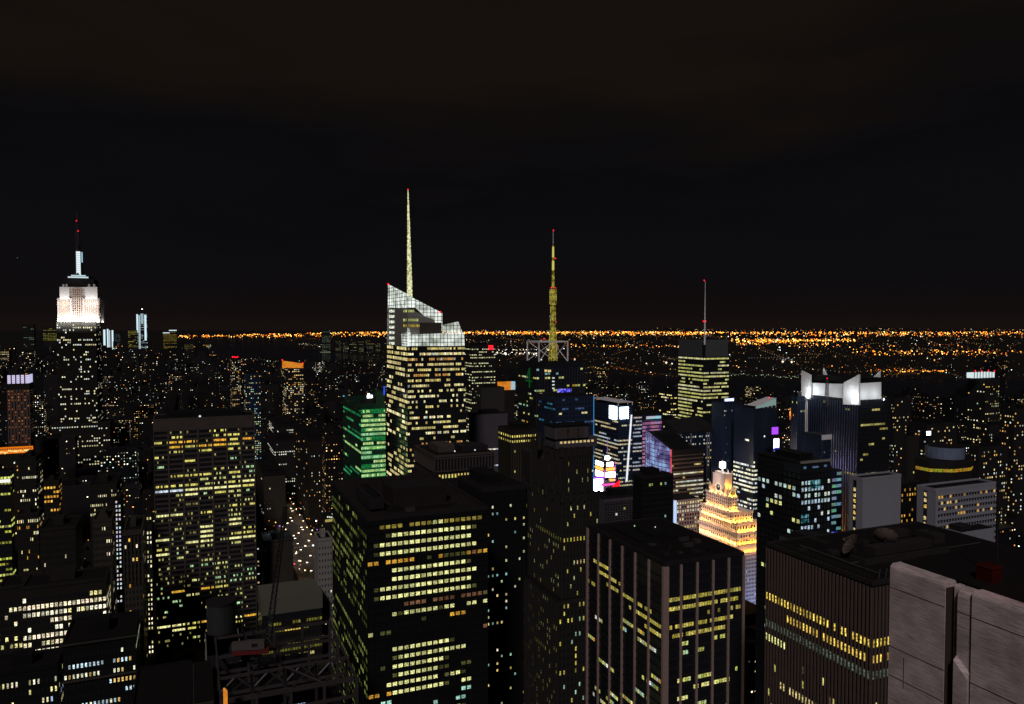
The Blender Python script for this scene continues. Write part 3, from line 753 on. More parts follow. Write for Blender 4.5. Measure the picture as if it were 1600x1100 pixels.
BA.face4(V(-1.2, Lb, zb), V(-1.2, -1.2, zb), V(0, 0, H_), V(0, L_, H_), 16, nr, gridlit(16, nr, .46, BY, .5, .4, 1.15, rowp, r), .92, .56, .06, 'dark', .12, .3, .15, .9, 2)
# crown: pixel helpers on planes parallel to the front (v metres back) and to the left side
def fp(px, py, v):
    q0 = BA.o + DA * v; d = Vector(((px - 800) / F, CP + (550 - py) / F * SP, -SP + (550 - py) / F * CP)); n = DA
    k = (q0 - Vector((0, 0, CZ))).dot(n) / d.dot(n); w_ = Vector((0, 0, CZ)) + d * k - BA.o
    return Vector((w_.dot(DS), v, w_.z))
def lpn(px, py, u):
    q0 = BA.o + DS * u; d = Vector(((px - 800) / F, CP + (550 - py) / F * SP, -SP + (550 - py) / F * CP))
    k = (q0 - Vector((0, 0, CZ))).dot(DS) / d.dot(DS); w_ = Vector((0, 0, CZ)) + d * k - BA.o
    return Vector((u, w_.dot(DA), w_.z))
def screen(name, pix, v, mat, sx_, sz_, thick=1.2, grid='dark', gw=.2, side='F'):
    """glass lantern wall: a lit sheet with real depth and a grid of mullions in front; a = coordinate along the wall"""
    raw = [(fp(a, b, v) if side == 'F' else lpn(a, b, v)) for a, b in pix]
    A = [(p.x if side == 'F' else -p.y, p.z) for p in raw]
    W = (lambda a, o, z: (a, v + o, z)) if side == 'F' else (lambda a, o, z: (v + o, -a, z))
    m = MB(); fr_ = [W(a, 0, z) for a, z in A]; bk = [W(a, thick, z) for a, z in A]
    m.quad(fr_, mat); m.quad(bk[::-1], mat)
    for k in range(len(A)): m.quad([fr_[k], bk[k], bk[(k + 1) % len(A)], fr_[(k + 1) % len(A)]], mat)
    s_ = m.build(name, BA.root); g = MB()
    def cut(t, ax):
        r_ = []
        for k in range(len(A)):
            a, b = A[k], A[(k + 1) % len(A)]
            if (a[ax] - t) * (b[ax] - t) <= 0 and abs(a[ax] - b[ax]) > 1e-6: r_.append(a[1 - ax] + (b[1 - ax] - a[1 - ax]) * (t - a[ax]) / (b[ax] - a[ax]))
        return sorted(r_)
    def bx(a0, z0, a1, z1):
        p = [W(a0, -.22, z0), W(a1, -.04, z1)]; q = [min(p[0][i], p[1][i]) for i in range(3)]; r_ = [max(p[0][i], p[1][i]) for i in range(3)]; g.box(*q, *r_, grid)
    amin, amax = min(a for a, z in A), max(a for a, z in A); zmin, zmax = min(z for a, z in A), max(z for a, z in A)
    x = amin + .05
    while x < amax:
        c = cut(x, 0)
        for k in range(0, len(c) - 1, 2): bx(x - gw, c[k], x + gw, c[k + 1])
        x += sx_
    z = zmin + .05
    while z < zmax:
        c = cut(z, 1)
        for k in range(0, len(c) - 1, 2): bx(c[k], z - gw, c[k + 1], z + gw)
        z += sz_
    g.build('mullions', s_)
z48, z50 = fp(640, 481, 2).z, fp(690, 500, 2).z; ur = fp(691, 510, 2).x
cw_ = MB(); cw_.prism([(.6, 2.2), (ur, 2.2), (ur, L_ - 2), (.6, L_ - 2)], H_, [z48, z50 - 3, z50 - 3, z48], 'palewall'); cw_.build('crown_core', BA.root)
screen('crown_lantern', [(606, 481), (636.5, 481), (636.5, 460.7), (606.3, 445)], .2, 'lantern', 7.0, 3.0, side='L')
screen('crown_lantern', [(604.6, 541), (607.5, 541), (607.5, 481), (605.2, 481)], .1, 'lantern_dim', 6, 4.2, side='L')
screen('crown_lantern', [(637, 481), (650, 481), (650, 468), (637, 460.9)], 1.2, 'lantern', 3.0, 3.0)
screen('crown_lantern', [(650, 481), (664, 494), (680, 500), (682, 518), (691, 518), (691, 489), (650, 468)], 1.2, 'lantern', 3.0, 3.0)
screen('crown_lantern', [(628, 541), (637, 541), (637, 519), (627, 522)], -.5, 'lantern', 4.2, 2.1, side='L')
screen('crown_lantern', [(637, 540.5), (726, 540.5), (725, 519.5), (642, 523), (640, 514), (637, 512)], -.6, 'lantern', 3.0, 3.0)
screen('crown_lantern', [(693, 520), (692, 508), (716, 502.5), (722.5, 519)], 3, 'lantern', 3.0, 3.0)
pc_ = MB(); a_, b_ = fp(656, 519, .9), fp(689, 504, .9); pc_.box(a_.x, .4, H_, b_.x, 3, b_.z, 'travertine'); pc_.build('plant_screen', BA.root)
for k in range(7):
    y = 484 + k * 8.4; q = [lpn(608, y + 4.2, .1), lpn(616, y + 4.2, .1), lpn(616, y, .1), lpn(608, y, .1)]; BA.wins.append((q, lin(245, 248, 225), [(k, 0), (k + 1, 0), (k + 1, 1), (k, 1)], 'win'))
for (x0, x1, y0) in ((638, 650, 484), (638, 657, 498), (638, 665, 507), (630, 636, 484), (630, 636, 498), (630, 636, 507)):
    n_ = max(2, int((x1 - x0) / 3.2))
    for k in range(n_):
        g_ = fp if x0 > 635 else lpn; o_ = 2 if x0 > 635 else .5
        x = x0 + k * 3.2; q = [g_(x, y0 + 4, o_), g_(x + 2.7, y0 + 4, o_), g_(x + 2.7, y0, o_), g_(x, y0, o_)]; s = R.uniform(.4, 1)
        BA.wins.append((q, tuple(c * s for c in (lin(200, 210, 130) if y0 != 507 else lin(200, 170, 70))), [(k, y0), (k + 1, y0), (k + 1, y0 + 1), (k, y0 + 1)], 'win'))
sb = fp(640.5, 470, 14); stp = fp(637.5, 297, 14)
sm = MB(); b0 = Vector((sb.x, 14, sb.z - 4)); b1 = Vector((stp.x, 14, stp.z)); NS = 26
for k in range(NS):
    t0, t1 = k / NS, (k + .86) / NS; r0 = 2.0 * (1 - t0) ** .9 + .35; r1 = 2.0 * (1 - t1) ** .9 + .35
    sm.bar(b0.lerp(b1, t0), b0.lerp(b1, t1), r0 * .75, 'spire_light', r1 * .75)
    sm.bar(b0.lerp(b1, t1), b0.lerp(b1, (k + 1) / NS), r1 * .55, 'spire_light', r1 * .55)
sm.build('spire', BA.root)
for (px, py, v_) in ((606.5, 444, 0), (688, 487.5, 1.0), (637.3, 296, 14)):
    q = fp(px, py, v_) if v_ else lpn(px, py, .5); m = MB(); m.octa(q, .9 if v_ != 14 else .6, 'redlamp'); m.build('warning_lamp', BA.root)
q = fp(609, 603, -1.3); m = MB(); m.box(q.x - 5, -1.4, q.z - 7, q.x - 4, -1.2, q.z, 'lamp'); m.c = [lin(40, 90, 255)] * len(m.c); m.build('blue_lamp', BA.root)
BA.finish(100)

# --- green-lit office tower
GN = Bld('office_tower', 'green glass office tower with a small white lit roof sign, left of the spired skyscraper', 'building', 564, 634, 645, xl=536, xr=602, kind='L')
GN.core('glass_green', 'roof'); fh = 3.9; nr = 40; top = GN.H - 3
LG = [lin(190, 245, 150), lin(215, 250, 160), lin(130, 215, 130), lin(170, 235, 170)]
DG = [lin(40, 150, 90), lin(60, 170, 110), lin(30, 110, 70)]
r = random.Random(31)
GN.face('F', 14, nr, top - nr * fh, top, gridlit(14, nr, .8, LG, .35, .45, 1.1, lambda j: .25 if j in (0, 6, 12, 19, 20) else 1.1, r), .95, .55, .05)
GN.face('F', 14, nr, top - nr * fh, top, {k: tuple(c * .35 for c in lin(50, 190, 100)) for k in [(i, j) for i in range(14) for j in range(nr) if j % 2 == 0]}, .98, .95, .03)
GN.face('L', 10, nr, top - nr * fh, top, gridlit(10, nr, .45, DG + LG[:1], .35, .4, 1.1, lambda j: 2 if j in (1, 2, 6, 9) else .7, r), .9, .5, .05, pier=.1, pw=.3, frame='dark')
GN.wall.box(-.15, -.15, GN.H - 2.6, GN.W + .15, GN.L + .15, GN.H + 1, 'glass_green')
pz = GN.part('penthouse'); pz.box(14, 6, GN.H, GN.W + 1, 26, GN.H + 11, 'glass_green'); pz.box(4, 8, GN.H, 13, 24, GN.H + 3, 'dark')
sg = GN.part('roof_sign'); q0 = 5; sg.box(6.4, 5.0, GN.H + 5.8, 11.0, 5.4, GN.H + 8.2, 'whitelamp'); sg.box(6.8, 4.9, GN.H + 8.2, 8.6, 5.3, GN.H + 9.6, 'whitelamp'); sg.box(4.5, 5.6, GN.H, 13, 6, GN.H + 9.2, 'darksteel')
GN.part('corner_lamp').octa((.4, GN.L - 1, GN.H + 1.2), .9, 'lamp', lin(90, 190, 235))
GN.finish(90)

# --- ribbed dark block in front of the spired skyscraper
RB = Bld('office_block', 'low dark ribbed block with one warm lit window row, before the spired skyscraper', 'building', 679, 714, 430, xl=648, xr=772)
RB.core('dark', 'roof'); RB.parapet('travertine', .8, .5)
row = {(i, 0): tuple(c * R.uniform(.7, 1.1) for c in lin(250, 215, 120)) for i in range(15)}; row.update({(15 + k, 0): tuple(c * .8 for c in lin(90, 90, 60)) for k in range(2)}); row.update({(11, 1): lin(250, 210, 110), (12, 1): lin(235, 190, 90)})
zr = RB.z(741); nr = 30
RB.face('F', 19, nr, zr - nr * 3.4, zr, row | {k: v for k, v in gridlit(19, nr, .12, YG, 1).items() if k[1] > 1}, .55, .6, .06, pier=.6, pw=.7, frame='dark')
RB.face('L', 16, nr, zr - nr * 3.4, zr, {(i, 0): tuple(c * R.uniform(.5, 1.1) for c in lin(240, 225, 140)) for i in range(16)}, .55, .6, .06, pier=.6, pw=.7, frame='dark')
RB.face('F', 19, 1, zr + 1, RB.H - 1, {}, .5, .9, dark='glass', frame='travertine', pier=.5, pw=.6, span=.6, sh=1.2)
RB.face('L', 16, 1, zr + 1, RB.H - 1, {}, .5, .9, dark='glass', frame='travertine', pier=.5, pw=.6, span=.6, sh=1.2)
for i, s in ((14, .5), (15, .9), (16, .9), (17, .5)):
    x = RB.W * (i + .5) / 19; RB.wins.append(([(x - .4, -.1, RB.H - 14), (x + .4, -.1, RB.H - 14), (x + .4, -.1, RB.H - 9), (x - .4, -.1, RB.H - 9)], tuple(c * s for c in lin(150, 200, 180)), [(i, 0), (i + 1, 0), (i + 1, 1), (i, 1)], 'win'))
RB.part('penthouse').box(6, 12, RB.H, 16, 30, RB.H + 4, 'travertine'); RB.part('penthouse').box(20, 10, RB.H, 36, 26, RB.H + 3, 'dark')
for x, y in ((14, 6), (26, 5)): RB.part('roof_lamp').octa((x, y, RB.H + 1.5), .5, 'lamp', lin(250, 250, 255))
RB.finish(50)

# --- tower with the lattice broadcasting mast
MT = Bld('skyscraper', 'dark skyscraper carrying a square white frame and a tall yellow lattice mast', 'building', 838, 566, 690, xl=808, xr=915)
MT.core('glass', 'roof'); r = random.Random(41)
MT.face('F', 18, 44, MT.H - 44 * 3.9, MT.H - 5, gridlit(18, 44, .16, MIX, .7, .4, 1.0, None, r), .8, .45, .05, pier=.15, pw=.4, frame='mullion')
MT.face('L', 12, 44, MT.H - 44 * 3.9, MT.H - 5, gridlit(12, 44, .13, MIX, .7, .4, 1.0, None, r), .8, .4, .05)
def mf(px, py, v=0):
    q0 = MT.o + DA * v; d = Vector(((px - 800) / F, CP + (550 - py) / F * SP, -SP + (550 - py) / F * CP)); k = (q0 - Vector((0, 0, CZ))).dot(DA) / d.dot(DA); w_ = Vector((0, 0, CZ)) + d * k - MT.o
    return Vector((w_.dot(DS), v, w_.z))
def rect(mb, x0, y0, x1, y1, v, mat, col=(0, 0, 0), f=mf, t=.3):
    a, b = f(x0, y1, v), f(x1, y0, v); n0 = len(mb.f); mb.box(a.x, v, a.z, b.x, v + t, b.z, mat)
    for k in range(n0, len(mb.f)): mb.c[k] = col; mb.uv[k] = [(x0, y0), (x0 + 2, y0), (x0 + 2, y0 + 1), (x0, y0 + 1)]
M['bluescreen'] = screen_mat('blue_screen', lin(10, 10, 60), lin(70, 60, 230), lin(190, 190, 255), .9, .35)
M['greensign'] = emitter('green_sign', lin(20, 80, 35), .6)
M['pinkscreen'] = screen_mat('pink_screen', lin(90, 60, 140), lin(220, 140, 170), lin(150, 160, 230), .55, .09)
M['cyanscreen'] = screen_mat('cyan_screen', lin(60, 130, 190), lin(140, 220, 235), lin(240, 120, 110), .9, .15)
M['whitescreen'] = emitter('white_screen', lin(225, 245, 255), 16, True)
M['orangescreen'] = screen_mat('orange_screen', lin(190, 100, 20), lin(240, 150, 50), lin(220, 120, 40), .8, .1)
M['teal_reflection_glow'] = screen_mat('teal_reflection', lin(5, 25, 35), lin(60, 140, 150), lin(170, 225, 235), .6, .28, False)
M['curtain'] = screen_mat('lit_curtain_wall', lin(55, 50, 100), lin(115, 105, 155), lin(150, 180, 230), .9, .09)
SLOTS[:] = list(M.keys())
m = MT.part('roof_screen'); rect(m, 871, 607, 893, 617.5, -.6, 'bluescreen')
for k in range(4): m = MT.part('window'); rect(m, 863, 589.5 + k * 5.4, 866.5, 591.7 + k * 5.4, -.4, 'win', lin(225, 240, 240))
for (x0, y0, x1, y1, c) in ((851, 577.5, 855, 581, lin(245, 220, 140)), (856, 578, 861, 581.5, lin(245, 220, 150)), (842, 630.5, 855, 634, lin(245, 190, 80)), (860, 630, 869, 633, lin(235, 225, 160)), (843, 614, 848, 618, lin(250, 225, 160)), (888, 648, 893, 653, lin(255, 225, 160)), (905, 648, 909, 652, lin(255, 225, 160))): m = MT.part('window'); rect(m, x0, y0, x1, y1, -.4, 'win', c)
# green figure sign on the left side
gx = lambda v, z: (-.5, v, z)
m = MT.part('lit_sign'); zc = MT.z(592); 
for a, b in (((14, -9), (14, 9)), ((14, 9), (22, -3)), ((22, -3), (9, -3))): m.bar(gx(a[0], zc + a[1]), gx(b[0], zc + b[1]), .55, 'greensign')
# frame box on top
fr = MT.part('mast_frame'); H_ = MT.H; a0, a1 = mf(842, 565, 4), mf(887, 533, 4); x0, x1, zt = a0.x, a1.x, a1.z; y0, y1 = 4, 30
for x in (x0, x1):
    for y in (y0, y1): fr.box(x - .5, y - .5, H_, x + .5, y + .5, zt, 'mesh_white')
for z in (zt,):
    for y in (y0, y1): fr.box(x0, y - .4, z - .8, x1, y + .4, z, 'mesh_white')
    for x in (x0, x1): fr.box(x - .4, y0, z - .8, x + .4, y1, z, 'mesh_white')
mxp = mf(864, 545, 17); mx_ = mxp.x
for x in (x0, x1):
    for y in (y0, y1): fr.bar((x, y, H_), (mx_, 17, zt - 1), .3, 'mesh_white'); fr.bar((x, y, zt), (mx_, 17, H_ + 1), .3, 'mesh_white')
for k in range(5): x = x0 + (x1 - x0) * k / 4; fr.box(x - .2, y0, zt - 1.4, x + .2, y1, zt - .9, 'mesh_white')
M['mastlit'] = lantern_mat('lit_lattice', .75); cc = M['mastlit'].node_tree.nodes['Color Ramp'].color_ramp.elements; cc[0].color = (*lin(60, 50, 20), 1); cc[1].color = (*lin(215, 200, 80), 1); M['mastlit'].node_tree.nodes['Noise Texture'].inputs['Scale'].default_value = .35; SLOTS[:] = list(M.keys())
def zz(py): return mf(864, py, 17).z
sec = [(565, 517, 3.0, 2.2, 8, 1), (517, 475, 1.9, 1.6, 8, 1), (475, 452, 2.2, 2.2, 6, 1)]
mm = MT.part('lattice_mast')
for (pa, pb, ra, rb_, n, _) in sec: lattice(mm, (mx_, 17, zz(pa)), (mx_, 17, zz(pb)), ra, rb_, n, 'mastlit', .16)
mm.cyl(mx_, 17, zz(565), zz(475), .6, 'mastlit', .6, 8)
mm.cyl(mx_, 17, zz(472), zz(454), 1.7, 'mastlit', 1.7, 10); mm.cyl(mx_, 17, zz(452), zz(425), 1.3, 'mastlit', 1.2, 8); mm.cyl(mx_, 17, zz(424), zz(383), 1.0, 'mastlit', .8, 8); mm.cyl(mx_, 17, zz(383), zz(361), .35, 'mesh_white', .2, 6)
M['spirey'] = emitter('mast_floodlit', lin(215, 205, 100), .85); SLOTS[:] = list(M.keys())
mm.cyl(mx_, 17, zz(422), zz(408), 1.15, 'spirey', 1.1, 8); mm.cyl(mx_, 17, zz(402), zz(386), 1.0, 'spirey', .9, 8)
for py, rr in ((477, 3), (451, 2.8), (425, 2.2), (405, 1.6), (382, 1.5), (503, 2.9)): mm.cyl(mx_, 17, zz(py) - .4, zz(py) + .4, rr, 'dark', rr, 10)
mm.bar((mx_ - 3.5, 17, zz(494)), (mx_ - 1, 17, zz(497)), .6, 'mesh_white')
for dx, py in ((0, 360), (2, 403.5), (-.3, 449.5), (2.2, 450), (-2.2, 450), (2.8, 503), (-9.5, 529)):
    m = MT.part('warning_lamp'); m.octa((mx_ + dx, 16.4, zz(py)), .75, 'redlamp')
for px in (846, 898): q = mf(px, 562, 3); m = MT.part('floodlight'); m.octa(q, .8, 'lamp', lin(235, 245, 255))
MT.finish(60)
# lower blue-lit front block below it
LB = Bld('office_block', 'dark blue curtain-wall block with a bright vertical light seam, below the lattice-mast tower', 'building', 868, 620, 640, xl=842, xr=928)
LB.core('glass_blue', 'roof'); r = random.Random(44)
LB.face('F', 12, 26, LB.H - 26 * 3.9, LB.H - 1, gridlit(12, 26, .15, WY + [lin(80, 110, 160)] * 6, .8, .3, 1, None, r), .85, .4, .05, pier=.15, pw=.3, frame='mullion', span=.12, sh=.5)
LB.face('L', 6, 26, LB.H - 26 * 3.9, LB.H - 1, gridlit(6, 26, .3, [lin(60, 120, 150), lin(90, 150, 180)], .8, .2, .8, None, r), .85, .4, .05)
m = LB.part('light_seam'); m.box(LB.W - .5, -.5, 80, LB.W, -.1, LB.H, 'lamp'); m.c = [lin(60, 130, 190)] * len(m.c)
LB.finish(30)
# ================================================================== SQUARE OF SCREENS
def planef(B):
    """pixel -> point on the front plane of B, v metres back (negative: in front)"""
    def f(px, py, v=0):
        q0 = B.o + DA * v; d = Vector(((px - 800) / F, CP + (550 - py) / F * SP, -SP + (550 - py) / F * CP)); k = (q0 - Vector((0, 0, CZ))).dot(DA) / d.dot(DA)
        w_ = Vector((0, 0, CZ)) + d * k - B.o; return Vector((w_.dot(DS), v, w_.z))
    return f
def planel(B):
    def f(px, py, u=0):
        q0 = B.o + DS * u; d = Vector(((px - 800) / F, CP + (550 - py) / F * SP, -SP + (550 - py) / F * CP)); k = (q0 - Vector((0, 0, CZ))).dot(DS) / d.dot(DS)
        w_ = Vector((0, 0, CZ)) + d * k - B.o; return Vector((u, w_.dot(DA), w_.z))
    return f
def rectl(mb, x0, y0, x1, y1, u, mat, f, col=(0, 0, 0), t=.3):
    a, b = f(x0, y1, u), f(x1, y0, u); n0 = len(mb.f); mb.box(u, min(a.y, b.y), a.z, u + t, max(a.y, b.y), b.z, mat)
    for k in range(n0, len(mb.f)): mb.c[k] = col
# corner tower with two white screens
T5 = Bld('office_tower', 'glass corner tower with two glaring white screens around its top corner', 'building', 966, 634, 790, xl=925, xr=988)
T5.core('glass_blue', 'roof'); r = random.Random(51); f5, l5 = planef(T5), planel(T5); fh = 3.9
T5.face('F', 8, 34, T5.H - 15 - 34 * fh, T5.H - 15, gridlit(8, 34, .55, [lin(225, 235, 220), lin(240, 225, 180)], .4, .4, 1, None, r), .9, .4, .06, pier=.1, pw=.4, frame='mullion')
T5.face('L', 14, 34, T5.H - 15 - 34 * fh, T5.H - 15, gridlit(14, 34, .5, [lin(225, 230, 200), lin(240, 215, 160), lin(200, 215, 230)], .4, .4, 1, None, r), .9, .4, .06, span=.1, sh=.6, frame='mullion')
m = T5.part('roof_screen'); rect(m, 969, 636, 982, 654.5, -1, 'whitescreen', f=f5)
m = T5.part('roof_screen'); rectl(m, 952, 635.5, 962.5, 653.5, -1, 'whitescreen', l5)
m = T5.part('roof_canopy'); m.box(-.6, -.6, T5.H + 3, T5.W + .6, T5.L + .6, T5.H + 3.6, 'mesh_white')
for x, y in ((0, 0), (0, T5.L), (T5.W, 0)): m.box(x - .3, y - .3, T5.H, x + .3, y + .3, T5.H + 3, 'mesh_white')
m = T5.part('light_strip'); p = [f5(977.5, 752, -.5), f5(980.5, 752, -.5), f5(988, 648, -.5), f5(985.5, 648, -.5)]; m.quad(p, 'lamp', lin(240, 245, 255)); m.quad([q + Vector((0, .35, 0)) for q in p[::-1]], 'dark')
T5.finish(30)
# wing to its right, with a bright vertical strip
T6 = Bld('office_tower', 'striped glass wing right of the tower with two white screens', 'building', 989, 650, 796, xr=1003, kind='N', L=30)
T6.core('glass_blue', 'roof'); f6 = planef(T6)
T6.face('F', 6, 34, T6.H - 34 * fh, T6.H, gridlit(6, 34, .6, [lin(200, 215, 240), lin(225, 210, 200)], .3, .3, .9, None, r), .95, .4, .06, span=.1, sh=.6, frame='mullion')
T6.finish(25)
# pink-blue screen tower and the curved curtain wall
T7 = Bld('office_tower', 'tower washed in pink and blue screen light with a cyan sign band on top', 'building', 1003, 648, 806, xr=1036, kind='N', L=26)
T7.core('glass_blue', 'roof'); f7 = planef(T7)
m = T7.part('media_facade'); rect(m, 1003.5, 656, 1034, 760, -.3, 'pinkscreen', f=f7, t=.2)
for k in range(26): m.box(0, -.45, T7.H - 8 - k * 4, T7.W, -.32, T7.H - 8 - k * 4 + 1.3, 'dark')
m = T7.part('sign_band'); rect(m, 1010, 649.5, 1033, 655, -.6, 'cyanscreen', f=f7)
T7.finish(10)
T8 = Bld('office_tower', 'tower with a curved violet-lit curtain wall sweeping down to a red edge light', 'building', 1049, 704, 715, xl=1008, xr=1099)
f8 = planef(T8); l8 = planel(T8); T8.core('dark', 'roof'); r = random.Random(54)
T8.face('F', 14, 22, T8.H - 5 - 22 * 3.9, T8.H - 5, gridlit(14, 22, .55, WY + [lin(230, 235, 225)], .35, .35, 1, lambda j: 0 if j < 2 else r.choice((.4, 1, 1.5)), r), .95, .38, .06, span=.4, sh=1.6, frame='brown')
cw = T8.part('curved_curtain_wall'); pts = []
NN = 16
for k in range(NN + 1):
    t = k / NN; px = 1009 + 39 * t; py = 673 + 30 * t ** 1.6; v = l8(px, py, 0); 
    u_ = -3.5 * math.sin(math.pi * t); pts.append((u_, v.y, l8(px, py, 0).z, l8(px, 760, 0).z))
for k in range(NN):
    a, b = pts[k], pts[k + 1]
    cw.quad([(a[0], a[1], 20), (b[0], b[1], 20), (b[0], b[1], b[2]), (a[0], a[1], a[2])], 'curtain')
    cw.quad([(a[0], a[1], a[2]), (b[0], b[1], b[2]), (b[0] + 4, b[1], b[2]), (a[0] + 4, a[1], a[2])], 'dark')
    for j in range(3, 26): z_ = T8.H + 22 - j * 3.9; cw.bar((a[0] - .2, a[1], z_), (b[0] - .2, b[1], z_), .22, 'mullion') if z_ < b[2] else None
for k in range(0, NN, 2): a = pts[k]; cw.bar((a[0] - .25, a[1], 20), (a[0] - .25, a[1], a[2]), .15, 'mullion')
pz = T8.part('wedge_roof'); back = [(p[0] + .5, p[1]) for p in pts]
for k in range(NN):
    a, b = pts[k], pts[k + 1]; pz.quad([(a[0] + .2, a[1], a[2] - .3), (b[0] + .2, b[1], b[2] - .3), (T8.W * .7, b[1], b[2] - .3), (T8.W * .7, a[1], a[2] - .3)], 'black')
for k in range(9):
    c = [lin(255, 60, 60), lin(240, 90, 120), lin(160, 100, 230), lin(90, 120, 255)][min(3, k // 2 if k > 1 else 0)]
    m = T8.part('edge_light'); m.box(-.8, -.8, T8.H - 6 - k * 8, -.1, -.1, T8.H - k * 8 + 1, 'lamp'); m.c = [c] * len(m.c)
for (px, py, w_, h_) in ((1026, 703, 3, 5), (1029, 709, 4, 4), (1026, 722, 3, 7), (1012, 690, 2, 2)):
    m = T8.part('lit_figure'); a = l8(px, py, -3.2); m.octa((a.x, a.y, a.z), 1.1, 'lamp', lin(140, 180, 255))
T8.finish(40)
# pink masonry block below it
PK = Bld('masonry_block', 'pinkish masonry block with a regular grid of small windows and a white-blue glowing left edge', 'building', 1057, 782, 640, xr=1093, kind='N', L=22)
M['pinkstone'] = solid('pink_stone', (.42, .28, .26), .8); SLOTS[:] = list(M.keys()); PK.core('pinkstone', 'roof')
r = random.Random(55); PK.face('F', 9, 17, PK.H - 17 * 3.5, PK.H - 1, gridlit(9, 17, .55, WY, .8, .4, 1.1, lambda j: 1.5 if j < 3 else .5, r), .5, .55, .06, dark='glass')
m = PK.part('edge_glow'); m.box(-2.6, -.5, PK.H - 45, -.1, .5, PK.H, 'lamp'); m.c = [lin(190, 215, 255)] * len(m.c)
PK.finish(40)
# tower with paired white stripes behind
ST = Bld('office_tower', 'dark tower with pale twin vertical stripes and a wedge-shaped roof, behind the curved violet wall', 'building', 1064, 678, 790, xr=1119, kind='N', L=34)
ST.core('glass_blue', 'roof'); r = random.Random(56)
ST.face('F', 16, 34, ST.H - 34 * 3.9, ST.H - 2, gridlit(16, 34, .28, WH + WY, 1, .3, .9, None, r), .5, .42, .06)
for x in (.0, .28, .74, .80, .87, .99): ST.part('stripe').box(ST.W * x - .5, -.6, 20, ST.W * x + .5, -.05, ST.H, 'panel')
m = ST.part('wedge_roof'); f = planef(ST); a, b, c, d = f(1064, 678, 0), f(1085, 660, 0), f(1106, 656, 0), f(1118, 678, 0)
m.prism([(0, 0), (ST.W, 0), (ST.W, 30), (0, 30)], ST.H, [ST.H + 1, ST.H + 3, ST.H + 14, ST.H + 10], 'dark')
ST.finish(30)

# --- ball-drop tower: stack of glaring screens
M['violet_halo_sign'] = emitter('violet_halo_sign_glow', lin(165, 70, 235), 1.3, True); M['magenta_halo_sign'] = emitter('magenta_halo_sign_glow', lin(250, 90, 190), 1.2, True); SLOTS[:] = list(M.keys())  # glow for added halo borders, and for small signs
OT = Bld('screen_tower', 'slim tower plastered with glaring orange and white screens, a pole on top', 'building', 944, 721, 700, xr=960, kind='N', L=16)
OT.core('dark', 'roof'); f = planef(OT); 
M['glare_white'] = emitter('glare_white', lin(255, 245, 230), 12, True); M['glare_orange'] = emitter('glare_orange', lin(255, 175, 80), 1.8, True); M['glare_blue'] = emitter('glare_bluewhite', lin(190, 180, 255), 45, True); M['glare_red'] = emitter('glare_red', lin(255, 30, 40), 1.4, True); SLOTS[:] = list(M.keys())
for (x0, y0, x1, y1, mt) in ((948, 722, 958, 729, 'glare_white'), (947, 730, 961, 736, 'glare_orange'), (946, 737, 961, 747, 'glare_white'), (946, 748, 961, 753, 'glare_orange')):
    m = OT.part('screen'); rect(m, x0, y0, x1, y1, -.6, mt, f=f)
    m = OT.part('side_screen'); a, b = f(x0, y1, 0), f(x1, y0, 0); m.box(-.8, 1, a.z, -.3, OT.L - 1, b.z, mt)
m = OT.part('sign_fascia'); rect(m, 944, 751.5, 961, 754, -1, 'pinkscreen', f=f)
for k in range(7): m = OT.part('edge_glow'); rect(m, 961, 722 + k * 4.4, 962.3, 725 + k * 4.4, -.8, ('magenta_halo_sign', 'violet_halo_sign')[k % 2], f=f); m = OT.part('edge_glow'); rect(m, 943.6, 734 + k * 2.6, 945.4, 736 + k * 2.6, -.8, ('violet_halo_sign', 'magenta_halo_sign')[k % 2], f=f)  # added glowing chips imitate a coloured halo along the edges
pl = OT.part('flagpole'); c = f(949, 712, 6); pl.cyl(c.x, 6, OT.H, f(949, 685, 6).z, .45, 'lamp', .25, 8); pl.c = [lin(120, 95, 150)] * len(pl.c)  # the pole itself glows faintly so that it shows as lit
bl_ = OT.part('ball'); q = f(949, 716, 6); 
for k in range(1): bl_.dome((q.x, 6), 2.6, q.z, 5, 'glare_white'); bl_.cyl(q.x, 6, q.z - 2.6, q.z, 1.2, 'glare_white', 2.6, 14); 
OT.finish(10)
gb = planef(OT)
a = P(934, 762, 690); m = MB(); m.box(-5, -1, -7, 4.5, 1, 8, 'glare_blue'); m.box(5, -.8, -6, 12, .8, 6, 'palewall'); m.box(-7, -.6, -9, 6.3, .9, 10, 'violet_halo_sign'); m.box(-5, 1.0, -90, 12, 3, 8, 'dark')  # violet box is an added glowing border standing in for the billboard's halo
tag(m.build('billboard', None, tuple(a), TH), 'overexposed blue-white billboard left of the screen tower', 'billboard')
a = P(953, 768, 670); m = MB()
m.prism([(0, 0), (10, 0), (10, 1.2), (0, 1.2)], 0, [2, 9, 9, 2], 'glare_red'); m.box(-1, 1.3, -80, 11, 3, 2, 'dark')
tag(m.build('billboard', None, tuple(a), TH), 'slanting red lit billboard below the screen tower', 'billboard')
